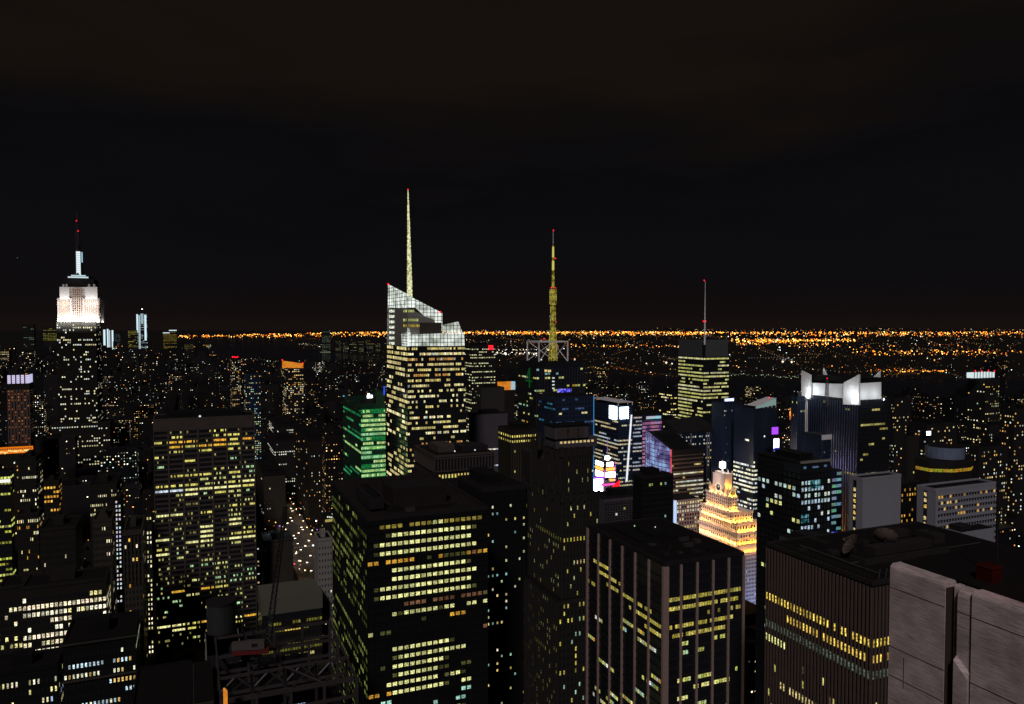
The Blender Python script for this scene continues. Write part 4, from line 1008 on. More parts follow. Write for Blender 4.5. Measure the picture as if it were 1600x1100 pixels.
for lab, px, py, Y, w_, h_, mt in (('small violet lit sign low beside the navy tower with the pale canopy', 1211, 673, 640, 3.2, 3, 'violet_halo_sign'), ('small white lit sign under the violet one beside the navy tower', 1213, 693, 640, 2.6, 4, 'whitelamp'),
    ('small blue lit sign lowest beside the navy tower with the pale canopy', 1213, 702, 640, 2.6, 1.6, 'bluescreen'), ('bluish-white lit sign just right of the stepped orange-lit tower', 1179, 793, 700, 3.0, 10, 'curtain'),
    ('small white-blue glaring sign at the foot of the lit tower right of the stepped one', 1180, 803, 698, 2.2, 3.5, 'glare_blue'), ('magenta lit sign strip above the overexposed billboards', 951, 757, 680, 6.5, .9, 'magenta_halo_sign')):
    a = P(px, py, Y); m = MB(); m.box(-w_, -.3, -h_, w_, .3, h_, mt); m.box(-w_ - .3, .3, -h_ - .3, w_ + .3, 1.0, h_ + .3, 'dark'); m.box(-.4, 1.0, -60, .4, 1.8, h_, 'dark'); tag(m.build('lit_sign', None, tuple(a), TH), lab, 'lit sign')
# dark blocks between the deco tower and the pink tower
for nm, lab, xc, yt, Y, xl, xr, seed in (
    ('office_block', 'dim violet-grey office block in front of the glaring screens', 944, 779, 520, 926, 1003, 61),
    ('office_block', 'taller black block with one tiny lit window, between the glaring screens and the pinkish masonry', 1003, 747, 480, 989, 1052, 62)):
    B = Bld(nm, lab, 'building', xc, yt, Y, xl=xl, xr=xr); B.core('black' if seed == 62 else 'penthouse', 'roof'); B.parapet('dark', 1, .6); r = random.Random(seed)
    B.face('F', 14, 30, B.H - 30 * 3.6, B.H - 3, gridlit(14, 30, .05, MIX, 1, .4, 1, None, r), .7, .45, .06, dark='glass' if seed == 61 else None, span=.2, sh=.6, frame='dark')
    if seed == 61:
        for i in range(9): B.wins.append(([(B.W * (.2 + i * .07), -.1, B.H - 20.5), (B.W * (.26 + i * .07), -.1, B.H - 20.5), (B.W * (.26 + i * .07), -.1, B.H - 18.3), (B.W * (.2 + i * .07), -.1, B.H - 18.3)], lin(120, 190, 110), [(i, 0), (i + 1, 0), (i + 1, 1), (i, 1)], 'win'))
    B.part('penthouse').box(B.W * .3, 5, B.H, B.W * .7, 14, B.H + 4, 'black'); B.finish(30)

# --- stepped pyramid theatre building, floodlit orange
PB = Bld('stepped_tower', 'floodlit cream stepped tower with clock faces and a glowing globe, orange light on every terrace', 'building', 1154, 853, 640, xl=1078, xr=1200)
fp_, lp_ = planef(PB), planel(PB); Wd, Ld = PB.W, PB.L; ztop = PB.H
lampM = MB(); r = random.Random(71); lit_c = lin(255, 220, 140)
def flood(u, v, z, p, col=(1, .5, .12), r_=.5):
    l = bpy.data.lights.new('floodlight', 'POINT'); l.energy = p; l.color = col; l.shadow_soft_size = r_
    o = bpy.data.objects.new('floodlight', l); COL.objects.link(o); o.parent = PB.root; o.location = (u, v, z)
OC_, WC_ = (1, .38, .02), (1, .50, .12)
def tier(v0, cpx, yt, lpx, rpx, zlow, nlf=9, nff=5, win=True, mb=None, pw=(2100, 1000), nrows=None):
    c = fp_(cpx, yt, v0); u0, z1 = c.x, c.z; v1 = lp_(lpx, yt, u0).y; u1 = fp_(rpx, yt, v0).x; m = mb or PB.wall
    m.box(u0, v0, zlow - .4, u1, v1, z1, 'cream'); m.box(u0 - .3, v0 - .3, z1 - .5, u1 + .3, v1 + .3, z1 + .4, 'cream')
    h = z1 - zlow; n_ = nrows or max(1, int((h - .8) / 3.4)); ncf = max(2, int((u1 - u0) / 2.7)); ncl = max(3, int((v1 - v0) / 2.7))
    if win:
        U = V(0, 0, h - 1.2); A = V(u0, v0, zlow + .5); B_ = V(u1, v0, zlow + .5); PB.face4(A, B_, B_ + U, A + U, ncf, n_, gridlit(ncf, n_, .05, [lit_c], 1), .42, .5, .04, dark='glass')
        A = V(u0, v1, zlow + .5); B_ = V(u0, v0, zlow + .5); PB.face4(A, B_, B_ + U, A + U, ncl, n_, gridlit(ncl, n_, .03, [lit_c], 1), .40, .5, .04, dark='glass')
    for i in range(nff):
        u = u0 + (u1 - u0) * (i + .5) / nff; flood(u, v0 - 1.2, zlow + .7, pw[0], OC_); lampM.octa((u, v0 - 1.5, zlow + .4), .28, 'glare_orange')
    for i in range(nlf):
        v = v0 + (v1 - v0) * (i + .5) / nlf; flood(u0 - 1.2, v, zlow + .7, pw[1], WC_); lampM.octa((u0 - 1.5, v, zlow + .4), .28, 'glare_orange')
    for i in range(ncf // 2 + 1): x = u0 + (u1 - u0) * i / (ncf // 2); m.box(x - .45, v0 - .45, z1 - 1, x + .45, v0 + .3, z1 + 1.3, 'cream')
    for i in range(ncl // 2 + 1): y = v0 + (v1 - v0) * i / (ncl // 2); m.box(u0 - .45, y - .45, z1 - 1, u0 + .3, y + .45, z1 + 1.3, 'cream')
    return u0, v0, u1, v1, z1
zA0 = fp_(1152, 852, 2).z
PB.core('cream', 'roof')
tA = tier(2, 1152, 834, 1084, 1198, ztop, 11, 6)
tB = tier(4.5, 1151, 819, 1088, 1194, tA[4], 10, 6)
tC = tier(9, 1143, 803, 1095, 1176, tB[4], 9, 4)
tD = tier(16, 1140, 778, 1103, 1152, tC[4], 6, 3, nrows=4)
ct_ = PB.part('clock_tower')
tE = tier(19, 1138, 765, 1109, 1150, tD[4], 4, 2, win=False, mb=ct_)
c = fp_(1131, 739.5, 23); hu0, hv0, hz = c.x, 23, c.z; hv1 = lp_(1114, 739.5, hu0).y; hu1 = fp_(1138, 739.5, 23).x; zc_ = tE[4]
ct_.box(hu0, hv0, zc_ - .3, hu1, hv1, hz - 2, 'cream'); ct_.box(hu0 + .8, hv0 + .8, hz - 2, hu1 - .6, hv1 - 2, hz, 'cream'); ct_.box(hu0 - .3, hv0 - .3, hz - 2.4, hu1 + .3, hv1 + .3, hz - 1.8, 'cream')
c = fp_(1133, 741, 20.5); tu0 = c.x; tu1 = fp_(1144, 741, 20.5).x; ct_.box(tu0, 20.5, zc_ - .3, tu1, 26, c.z, 'cream')
for x in (tu0, tu1):
    for y in (20.7, 25.8): ct_.prism([(x - .6, y - .6), (x + .6, y - .6), (x + .6, y + .6), (x - .6, y + .6)], c.z - 1, c.z + 2.5, 'cream', None, [(x - .15, y - .15), (x + .15, y - .15), (x + .15, y + .15), (x - .15, y + .15)])
for y in (tE[1], tE[1] + 7, tE[3] - 7, tE[3]): ct_.prism([(tE[0] - .7, y - .7), (tE[0] + .7, y - .7), (tE[0] + .7, y + .7), (tE[0] - .7, y + .7)], zc_ - 4, zc_ + 3, 'cream', None, [(tE[0] - .2, y - .2), (tE[0] + .2, y - .2), (tE[0] + .2, y + .2), (tE[0] - .2, y + .2)])
def clock(c, du, nrm, r0, mat):
    k_ = PB.part('clock_face'); U_ = V(0, 0, 1); c = Vector(c) + nrm * .2; du = Vector(du); P1 = lambda rr, t: c + du * rr * math.cos(t) + U_ * rr * math.sin(t)
    for i in range(12):
        a, b = 2 * math.pi * i / 12, 2 * math.pi * (i + 1) / 12
        k_.quad([P1(r0 * .74, a), P1(r0, a), P1(r0, b), P1(r0 * .74, b)], 'lamp', mat); k_.octa(P1(r0 * .88, a), .24, 'lamp', mat)
    k_.quad([P1(r0 * .74, 2 * math.pi * i / 12) - nrm * .05 for i in range(12)], 'redstone')
    k_.bar(c, c + U_ * r0 * .55, .16, 'lamp', ); k_.bar(c, c + du * r0 * .45 + U_ * r0 * .2, .16, 'lamp')
    k_.c = [mat if q == 'lamp' else x for q, x in zip(k_.m, k_.c)]
q = lp_(1122.5, 761, hu0); clock((hu0, q.y, q.z), (0, -1, 0), V(-1, 0, 0), 3.9, lin(255, 240, 215))
q = fp_(1145, 770, 19); clock((q.x, 19, q.z), (1, 0, 0), V(0, -1, 0), 3.0, lin(255, 215, 120))
flood((tu0 + tu1) / 2, 18.8, zc_ + .8, 1800, OC_); flood(tu0 + .5, 18.4, zc_ + 5, 1200, OC_)
for y in (hv0 + 3, (hv0 + hv1) / 2, hv1 - 2): flood(hu0 - 2.2, y, zc_ + .8, 230, WC_)
flood(hu0 - 7, (hv0 + hv1) / 2, zc_ + 8, 1500, (1, .8, .7), 1)
gl = PB.part('globe'); q = fp_(1129, 727, 28); gx_, gy_, gz = q.x, 28, q.z
gl.cyl(gx_, gy_, gz - 2.0, gz + 2.6, 2.6, 'glare_white', 2.6, 12); gl.cyl(gx_, gy_, hz, gz - 2.0, 1.0, 'mesh_white', .7, 8)
gl.bar((gx_, gy_, gz + 2.6), (gx_, gy_, gz + 5), .15, 'mesh_white')
PB.extra['floodlight_fittings'] = lampM
# lower shaft pale windows seen below the terraces
M['violetlit'] = solid('violet_lit_shaft', (.5, .48, .56), .8); SLOTS[:] = list(M.keys())  # violet street light put into the lower shaft's colour
PB.wall.box(-.05, -.05, 0, Wd + .05, Ld + .05, ztop - 7, 'violetlit'); PB.wall.box(-.5, -.5, ztop - 7, Wd + .5, Ld + .5, ztop - 6.2, 'cream')
PB.face('F', 20, 22, ztop - 8 - 22 * 3.4, ztop - 8, gridlit(20, 22, .06, WH, 1), .45, .5, .15, dark='glass', a0=0, a1=Wd)
l = bpy.data.lights.new('shaft_fill', 'AREA'); l.energy = 26000; l.color = (.55, .62, 1); l.size = 30; l.size_y = 30; l.shape = 'RECTANGLE'  # added area lamp without a fixture, tints the lower shaft blue
o = bpy.data.objects.new('shaft_fill_light', l); COL.objects.link(o); o.parent = PB.root; o.location = (20, -26, ztop - 75); o.rotation_euler = (math.radians(115), 0, 0)
for i in range(6): flood(2 + i * 5, -1.4, ztop - 5.4, 650, OC_)
areal_ = bpy.data.lights.new('left_face_fill', 'AREA'); areal_.energy = 34000; areal_.color = (1, .74, .6); areal_.shape = 'RECTANGLE'; areal_.size = 40; areal_.size_y = 20  # added unseen area lamp that brightens the tower's left faces
o = bpy.data.objects.new('left_face_fill', areal_); COL.objects.link(o); o.parent = PB.root; o.location = (-45, 45, ztop - 30); o.rotation_euler = (math.radians(115), 0, math.radians(-90))
PB.finish(30)

# --- mast skyscraper with pale screens
NY = Bld('skyscraper', 'skyscraper with blank grey screen top, bright lit floors and a needle mast', 'building', 1099, 558, 900, xl=1060, xr=1139)
NY.core('glass', 'roof'); M['veil'] = solid('grey_veil', (.055, .065, .07), .7); SLOTS[:] = list(M.keys())
fn, ln = planef(NY), planel(NY); r = random.Random(81); fh = 4.2; nr = 28; NL = [lin(240, 235, 150), lin(225, 225, 130), lin(250, 245, 190)]
rp = lambda j: 1.8 if j in (0, 2, 4, 5) else (1.6 if 8 <= j < 14 else r.choice((.7, 1.1, 1.5)))
NY.face('L', 14, nr, NY.H - nr * fh, NY.H, gridlit(14, nr, .55, NL, .4, .4, 1, rp, r), .96, .44, .06, pier=.3, pw=.4, span=.2, sh=.7, frame='dark', every=7)
NY.face('F', 14, nr, NY.H - nr * fh, NY.H, gridlit(14, nr, .5, NL, .4, .4, 1, lambda j: rp(j) if j < 13 else .15, r), .96, .44, .06, pier=.3, pw=.4, span=.2, sh=.7, frame='dark', every=7)
zt = NY.z(531); 
for (u0, v0, u1, v1) in ((-.5, 3, .3, NY.L - 1), (3, -.5, NY.W - 2, .3)): NY.part('roof_screen_wall').box(u0, v0, NY.H + .3, u1, v1, zt, 'veil')
NY.part('plant').box(5, 5, NY.H, NY.W - 5, NY.L - 5, zt - 6, 'dark')
nm = NY.part('mast'); c = fn(1101, 545, 12); nm.cyl(c.x, 12, NY.H, fn(1101, 500, 12).z, 1.2, 'mesh_white', .9, 8); nm.cyl(c.x, 12, fn(1101, 500, 12).z, fn(1100, 439, 12).z, .7, 'mesh_white', .25, 8)
for (px, py, s) in ((1100.3, 438, .9), (1099, 502, 1), (1102.5, 502, 1)): q = fn(px, py, 11.3); NY.part('warning_lamp').octa(q, s, 'redlamp')
NY.finish(60)

# --- blue towers right of it
BB = Bld('office_tower', 'blue-black glass tower with a small glowing roof sign, right of the needle-mast skyscraper', 'building', 1131, 629, 700, xl=1112, xr=1158)
BB.core('glass_blue', 'roof'); r = random.Random(82); BB.face('F', 12, 36, BB.H - 36 * 3.9, BB.H - 2, gridlit(12, 36, .12, [lin(90, 110, 160), lin(220, 220, 200)], .8, .2, .7, None, r), .8, .4, .06, pier=.3, pw=.4, frame='mullion')
f = planef(BB); m = BB.part('roof_sign'); rect(m, 1132, 622, 1147, 627.5, -.6, 'lamp', lin(150, 170, 245), f=f); rect(m, 1133.5, 623.3, 1146, 626.3, -.8, 'whitelamp', f=f, t=.15); BB.finish(20)
BC = Bld('office_tower', 'navy glass tower with upswept pale roof canopy and rows of white lit windows low down', 'building', 1178, 638, 660, xl=1147, xr=1214)
BC.core('glass_blue', 'roof'); f, l_ = planef(BC), planel(BC); r = random.Random(83)
rp = lambda j: 0.04 if j < 13 else (2.2 if j in (15, 16, 18, 33, 36) else 1)
BC.face('F', 14, 44, BC.H - 44 * 3.7, BC.H - 1, gridlit(14, 44, .6, WH + WY[2:3], .6, .4, 1.7, lambda j: rp(j) if j < 24 else 0, r), .9, .45, .06, pier=.15, pw=.3, frame='dark')
BC.face('L', 14, 44, BC.H - 44 * 3.7, BC.H - 1, gridlit(14, 44, .6, WH + WY[2:3], .6, .4, 1.7, rp, r), .9, .45, .06)
m = BC.part('roof_canopy'); a, b = f(1180, 633, 0), f(1211, 622, 0); 
m.quad([(a.x, -1, a.z - 3), (b.x, -1, b.z - 6), (b.x, -1, b.z), (a.x, -1, a.z - 1)], 'lamp', lin(110, 140, 135)); m.quad([(b.x, -.9, b.z - 6), (a.x, -.9, a.z - 3), (a.x, -.9, a.z - 1), (b.x, -.9, b.z)], 'mesh_white')
m.quad([(a.x, -1.5, a.z - .9), (b.x + 1, -1.5, b.z + .1), (b.x + 1, 12, b.z + .1), (a.x, 12, a.z - .9)], 'mesh_white')
for i in range(6): t = i / 5; x = a.x + (b.x - a.x) * t; m.bar((x, -1.1, BC.H), (x, -1.1, a.z - 1 + (b.z - a.z) * t), .25, 'mesh_white')
q = f(1201.5, 621, -1); BC.part('warning_lamp').octa(q, .7, 'redlamp'); BC.finish(50)

# --- tower with four white concrete fins
FN = Bld('skyscraper', 'dark tower crowned by floodlit white concrete walls rising into pointed corner fins, right of centre', 'building', 1341, 626, 600, xl=1238, xr=1392)
FN.core('glass', 'roof'); f, l_ = planef(FN), planel(FN); r = random.Random(91); fh = 3.9; nr = 40
FN.face('F', 12, nr, FN.H - 2 - nr * fh, FN.H - 2, gridlit(12, nr, .22, [lin(205, 190, 95), lin(225, 215, 130)], .55, .3, .9, None, r), .9, .4, .06, span=.15, sh=.5, frame='dark')
FN.face('L', 28, nr, FN.H - 2 - nr * fh, FN.H - 2, gridlit(28, nr, .06, [lin(205, 190, 95)], .4, .3, .9, lambda j: 4 if j == 19 else 1, r), .8, .35, .06, pier=.7, pw=.45, frame='mullion')
zb_, zw = FN.H, FN.H + 20
def wallpart(pts, t, nrm, nm='crown_wall'):
    m = FN.part(nm); bk = [Vector(p) + nrm * t for p in pts]; pts = [Vector(p) for p in pts]
    m.quad(pts, 'pale_fin'); m.quad(bk[::-1], 'pale_fin')
    for k in range(len(pts)): m.quad([pts[k], bk[k], bk[(k + 1) % len(pts)], pts[(k + 1) % len(pts)]], 'pale_fin')
def Lp(px, py, u=0): return l_(px, py, u)
def Fp(px, py, v=0): return f(px, py, v)
NU, NV = V(1, 0, 0), V(0, 1, 0)
# left side (facing left): long wall plus the two fins
wallpart([Lp(1266, 622, 2.5), Lp(1318, 628, 2.5), Lp(1318, 600, 2.5), Lp(1266, 598, 2.5)], 1, NU)
wallpart([Lp(1252, 621, -.6), Lp(1266, 624, -.6), Lp(1266, 586, -.6), Lp(1252, 579, -.6)], 1.5, NU, 'fin')
wallpart([Lp(1251, 680, -.7), Lp(1261, 684, -.7), Lp(1261, 622, -.7), Lp(1251, 620, -.7)], 1.5, NU, 'pier')
wallpart([Lp(1317, 632, -.8), Lp(1342, 633, -.8), Lp(1342, 585, -.8), Lp(1318, 598, -.8)], 1.5, NU, 'fin')
wallpart([Fp(1343, 627, 2), Fp(1377, 623, 2), Fp(1377, 597, 2), Fp(1343, 599, 2)], 1, NV)
wallpart([Fp(1357, 598, 30), Fp(1376, 597, 30), Fp(1376, 580, 30)], 1.2, NV, 'fin')
q = l_(1286, 597, 14)
wallpart([Lp(1286, 597, 14), Lp(1297, 598, 14), Lp(1286, 575, 14)], 1.2, NU, 'fin')
m = FN.part('roof_plant'); m.box(5, 6, zb_, FN.W - 4, FN.L - 8, zb_ + 17, 'black')
lt = FN.part('lattice_antenna'); q = Lp(1292, 620, -1.2); lattice(lt, (q.x, q.y, FN.H - 8), (q.x, q.y, FN.H + 14), 1.4, .5, 8, 'darksteel', .12); FN.part('warning_lamp').octa((q.x, q.y, FN.H + 15.5), .6, 'redlamp')
def spot(B, loc, e, col=(.93, .97, 1), size=1.2, nm='floodlight'):
    l = bpy.data.lights.new(nm, 'POINT'); l.energy = e; l.color = col; l.shadow_soft_size = size
    o = bpy.data.objects.new(nm, l); COL.objects.link(o); o.parent = B.root; o.location = loc
q = Lp(1264, 618, -3); spot(FN, (q.x - 2, q.y, zb_ + 3), 4000)
for px, e in ((1280, 1500), (1300, 1500), (1338, 2200)): q = Lp(px, 622, -1); spot(FN, (q.x - 5, q.y, zb_ + 2), e)
q = Lp(1330, 622, -1); spot(FN, (-8, q.y, zb_ + 6), 2600)
for px, e in ((1352, 1800), (1370, 1800)): q = Fp(px, 622, 0); spot(FN, (q.x, -5, zb_ + 4), e)
spot(FN, (Fp(1366, 600, 30).x, 24, zb_ + 24), 700); spot(FN, (9, l_(1290, 597, 14).y, zb_ + 24), 700)
m = FN.part('floodlight_lamp'); q = Lp(1262, 619, -2); m.octa((q.x, q.y, q.z), 2.2, 'whitelamp'); q = Lp(1333, 628, -2); m.octa((q.x - .5, q.y, q.z), 1.5, 'whitelamp')
for B_, px, py in ((FN, 1381, 624), (FN, 1247, 622)): q = Fp(px, py, -1) if px > 1300 else Lp(px, py, -1); m = FN.part('floodlight_lamp'); m.octa(q, .9, 'whitelamp')
FN.finish(60)

# --- dark glass tower with screen reflections
RG = Bld('office_tower', 'black glass tower with pale roof edge and reflected teal screen light on its right side', 'building', 1252, 724, 430, xl=1184, xr=1298)
RG.core('glass', 'roof'); f, l_ = planef(RG), planel(RG); r = random.Random(101); fh = 3.65; nr = 32
m = RG.part('cornice'); m.box(-.5, -.5, RG.H - .2, RG.W + .5, .4, RG.H + 1.1, 'palewall'); m.box(-.5, .4, RG.H - .2, .4, RG.L + .5, RG.H + .9, 'stone')
W5 = [lin(200, 225, 215), lin(230, 240, 225), lin(190, 215, 235)]
RG.face('F', 9, nr, RG.H - 6 - nr * fh, RG.H - 6, gridlit(9, nr, .5, W5, .7, .5, 1.1, lambda j: (0, 1.5, 1.8, 1.6, 1.5, .5, .4, 1, .9, .3, .1)[j] if j < 11 else .08, r), .62, .6, .06, pier=.25, pw=.4, span=.2, sh=.7, frame='black')
RG.face('L', 10, nr, RG.H - 6 - nr * fh, RG.H - 6, gridlit(10, nr, .35, W5 + YG[1:2], .7, .4, 1.1, lambda j: (0, 0, 1.9, 1.5, .6, 1.2, .3, .8, .5, .2)[j] if j < 10 else .08, r), .6, .6, .06, pier=.25, pw=.4, span=.2, sh=.7, frame='black')
for (x0, y0, x1, y1) in ((1266, 749, 1283, 764), (1251, 803, 1264, 818)): m = RG.part('screen_reflection'); rect(m, x0, y0, x1, y1, -.12, 'teal_reflection_glow', f=f, t=.05)  # glowing sheets stand in for billboard light mirrored in the glass
for (x0, y0, x1, y1) in ((1256, 729, 1260, 733), (1270, 728, 1279, 731.5), (1288, 726, 1292, 729.5)): m = RG.part('roof_louvre'); rect(m, x0, y0, x1, y1, -.2, 'lamp', lin(70, 95, 125), f=f)
RG.part('penthouse').box(6, 8, RG.H, RG.W - 6, RG.L - 8, RG.H + 3.5, 'black'); RG.finish(60)
PD = Bld('podium_block', 'low greenish dark podium below the black glass tower with teal reflections', 'building', 1262, 853, 400, xl=1218, xr=1330); PD.core('veil', 'roof'); PD.part('roof_plant').box(6, 5, PD.H, 16, 18, PD.H + 3, 'dark'); PD.finish(5)
SB = Bld('office_tower', 'slim tower of pale green horizontal bands squeezed right of the black glass tower', 'building', 1300, 736, 470, xr=1315, kind='N', L=20); SB.core('glass_blue', 'roof')
SB.face('F', 2, 26, SB.H - 26 * 3.8, SB.H, {(i, j): tuple(c * R.uniform(.3, .8) for c in lin(150, 190, 190)) for i in range(2) for j in range(26) if R.random() < .75}, .95, .5, .06); 
m = SB.part('blue_screen'); m.box(0, -.6, SB.H - 70, SB.W * .6, -.2, SB.H - 38, 'bluescreen'); SB.finish(20)
SD = Bld('office_tower', 'dark slim tower with white framed top, behind the black glass tower', 'building', 1284, 681, 560, xl=1252, xr=1299); SD.core('glass_blue', 'roof'); m = SD.part('top_frame'); m.box(-.2, -.6, SD.H - 3, SD.W, 0, SD.H + .5, 'mesh_white'); m.box(-.2, -.6, SD.H - 50, .8, -.05, SD.H - 3, 'mullion'); r = random.Random(104)
SD.face('F', 5, 20, SD.H - 70, SD.H - 4, gridlit(5, 20, .4, [lin(130, 150, 170)], .8, .2, .8, None, r), .5, .5, .06); SD.finish(10)

# --- pale concrete hotel slabs
def slab_hotel(label, xc, yt, Y, xl, xr, windows, seed):
    B = Bld('hotel_slab', label, 'building', xc, yt, Y, xl=xl, xr=xr); B.core('panel', 'roof'); B.parapet('panel', 1.2, .5); r = random.Random(seed)
    sl_ = B.part('window_slit'); y0 = B.L * .42; sl_.box(-.12, y0, 0, .02, y0 + 2.2, B.H - 1, 'glass')
    for k in range(24):
        if r.random() < .75: z_ = B.H - 4 - k * 3.3; B.wins.append(([(-.2, y0 + 1.8, z_), (-.2, y0 + .3, z_), (-.2, y0 + .3, z_ + 2), (-.2, y0 + 1.8, z_ + 2)], lin(*r.choice(((235, 190, 90), (240, 210, 140)))), [(k, 0), (k + .5, 0), (k + .5, .5), (k, .5)], 'win'))
    if windows:
        g_ = gridlit(22, 16, .16, [lin(225, 170, 80), lin(240, 200, 120)], 1, .4, 1.1, None, r)
        B.face('F', 22, 16, B.H - 56, B.H - 2.2, g_, .6, .45, .05, dark='glass', span=.5, sh=1.6, frame='panel')
        B.wall.box(-.1, -.65, 0, 1.6, .02, B.H, 'panel')
    else: B.wall.box(B.W * .0, -.5, 0, B.W * .02, .02, B.H, 'panel')
    return B
H1 = slab_hotel('windowless pale concrete hotel slab with one dark slit, right of the black glass tower', 1347, 750, 430, 1327, 1408, False, 111); H1.finish(30)
m = MB(); m.box(0, 0, 0, 24, 20, P(1440, 790, 455).z, 'dark'); q = P(1407, 790, 455); m.box(-.0, -.1, 0, 24, 0, P(1440, 790, 455).z, 'dark')
HB = Bld('hotel_wing', 'dark recessed hotel wing with orange room windows between the two pale slabs', 'building', 1408, 757, 455, xr=1440, kind='N', L=20); HB.core('black', 'roof'); r = random.Random(112); HB.face('F', 8, 20, HB.H - 64, HB.H - 2, gridlit(8, 20, .35, OR, 1, .4, 1.1, None, r), .45, .5, .06); HB.finish(30)
H2 = slab_hotel('pale concrete hotel slab with rows of small orange windows, far right', 1461, 767, 415, 1433, 1556, True, 113); H2.finish(50)
LV = Bld('low_wing', 'small pale blue-lit wall block below the windowed hotel slab', 'building', 1503, 832, 400, xl=1480, xr=1553); LV.core('panel', 'roof'); LV.part('roof_box').box(3, 3, LV.H, 12, 10, LV.H + 2, 'dark'); LV.finish(5)
# round restaurant tower top
RT = Bld('hotel_tower', 'dark octagonal tower top ringed by a yellow lit band and capped by a bluish drum', 'building', 1470, 722, 520, xl=1418, xr=1535); f = planef(RT)
RT.H -= 0; W_, L_ = RT.W, RT.L; cx, cy = W_ / 2, L_ / 2; RT.wall = MB()
oc = lambda rr: [(cx + rr * W_ / 2 * math.cos(math.pi / 8 + k * math.pi / 4), cy + rr * L_ / 2 * math.sin(math.pi / 8 + k * math.pi / 4)) for k in range(8)]
H_ = RT.H; RT.wall.prism(oc(1.0), 0, H_ - 20, 'dark', 'roof'); RT.wall.prism(oc(1.16), H_ - 20, H_ - 8.6, 'dark', 'roof'); RT.wall.prism(oc(1.12), H_ - 8.6, H_ - 5, 'glass', 'roof'); RT.wall.prism(oc(1.18), H_ - 5, H_, 'dark', 'roof')
o8 = oc(1.125)
for k in (3, 4, 5, 6, 7):
    a, b = o8[k], o8[(k + 1) % 8]; n_ = 9; 
    RT.face4(V(a[0], a[1], H_ - 8.4), V(b[0], b[1], H_ - 8.4), V(b[0], b[1], H_ - 5.2), V(a[0], a[1], H_ - 5.2), n_, 1, {(i, 0): tuple(c * R.uniform(.4, .9) for c in lin(190, 165, 50)) for i in range(n_)}, .95, .7, .05)
    a, b = oc(1.005)[k], oc(1.005)[(k + 1) % 8]; r = random.Random(k)
    RT.face4(V(a[0], a[1], H_ - 62), V(b[0], b[1], H_ - 62), V(b[0], b[1], H_ - 21), V(a[0], a[1], H_ - 21), 6, 10, gridlit(6, 10, .5, OR + [lin(190, 150, 60)], 1, .3, .9, None, r), .6, .6, .05)
M['drum'] = solid('blue_drum', (.12, .16, .25), .6); SLOTS[:] = list(M.keys())
d = RT.part('drum'); d.cyl(cx, cy, H_, H_ + 8, W_ * .3, 'drum', W_ * .3, 20, 'roof'); RT.finish(60)

# --- striped small towers far right etc. and other middle-distance towers (corner px, top py, distance, left px, right px)
def tower(name, label, cat, xc, yt, Y, xl, xr, kind='L', mat='dark', nc=10, p=.15, pal=MIX, fh=3.7, nrow=None, seed=1, wf=.45, hf=.42, frame=None, dark=None, side=6, L=None, W=None, single=0, fin=True, topgap=3, rows=None, lo=.3, hi=1.9, run=.8, group=None, pw=.5, pier=.3, span=0):
    B = Bld(name, label, cat, xc, yt, Y, xl=xl, xr=xr, kind=kind, L=L, W=W, group=group); B.core(mat, 'roof'); r = random.Random(seed)
    nr = nrow or max(3, min(60, int((B.H - 8) / fh)))
    B.face('F', nc, nr, B.H - topgap - nr * fh, B.H - topgap, gridlit(nc, nr, p, pal, run, lo, hi, rows, r), wf, hf, .06, pier=pier if frame else 0, pw=pw, frame=frame, dark=dark, span=span, sh=.6)
    if kind == 'L' and side: B.face('L', side, nr, B.H - topgap - nr * fh, B.H - topgap, gridlit(side, nr, p, pal, run, lo, hi, rows, r), wf, hf, .06, dark=dark)
    if kind == 'R' and side: B.face('R', side, nr, B.H - topgap - nr * fh, B.H - topgap, gridlit(side, nr, p, pal, run, lo, hi, rows, r), wf, hf, .06, dark=dark)
    B.part('penthouse').box(B.W * .25, B.L * .25, B.H, B.W * .75, B.L * .75, B.H + 3.5, 'black')
    if fin: B.finish(single)
    return B
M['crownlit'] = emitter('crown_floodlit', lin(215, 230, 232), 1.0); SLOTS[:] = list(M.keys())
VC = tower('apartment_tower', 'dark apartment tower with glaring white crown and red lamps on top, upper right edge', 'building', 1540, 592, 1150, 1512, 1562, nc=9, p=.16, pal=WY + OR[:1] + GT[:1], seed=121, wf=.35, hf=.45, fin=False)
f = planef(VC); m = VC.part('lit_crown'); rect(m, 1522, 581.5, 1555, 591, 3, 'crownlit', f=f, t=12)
for k in range(8): rect(m, 1522 + k * 4.6, 581, 1523 + k * 4.6, 591, 2.6, 'dark', f=f)
for px, py in ((1524, 579.5), (1534, 580), (1544.5, 579), (1554, 579.5)): VC.part('warning_lamp').octa(f(px, py, 2.5), 1.3, 'redlamp')
VC.finish(0)
AP = [lin(240, 205, 140), lin(250, 230, 170), lin(235, 175, 90), lin(220, 235, 225)]
tower('apartment_tower', 'broad residential tower dotted with warm windows at the right edge below the white crown', 'building', 1585, 640, 900, 1562, 1660, nc=20, p=.2, pal=AP, seed=122, wf=.4, hf=.45, run=1)
tower('apartment_tower', 'residential tower with stacked warm windows left of the right edge, under the white-crowned tower', 'building', 1545, 665, 980, 1527, 1582, nc=12, p=.25, pal=AP, seed=123, wf=.4, hf=.45, run=1)
tower('apartment_tower', 'residential slab speckled with small orange and white windows, directly right of the round tower top', 'building', 1530, 700, 760, 1515, 1575, nc=14, p=.22, pal=AP, seed=124, wf=.4, hf=.45, run=1)
tower('apartment_tower', 'dark narrow tower beside the finned white crown, right side', 'building', 1398, 622, 900, 1388, 1424, nc=8, p=.14, pal=AP, seed=125, wf=.4, run=1)
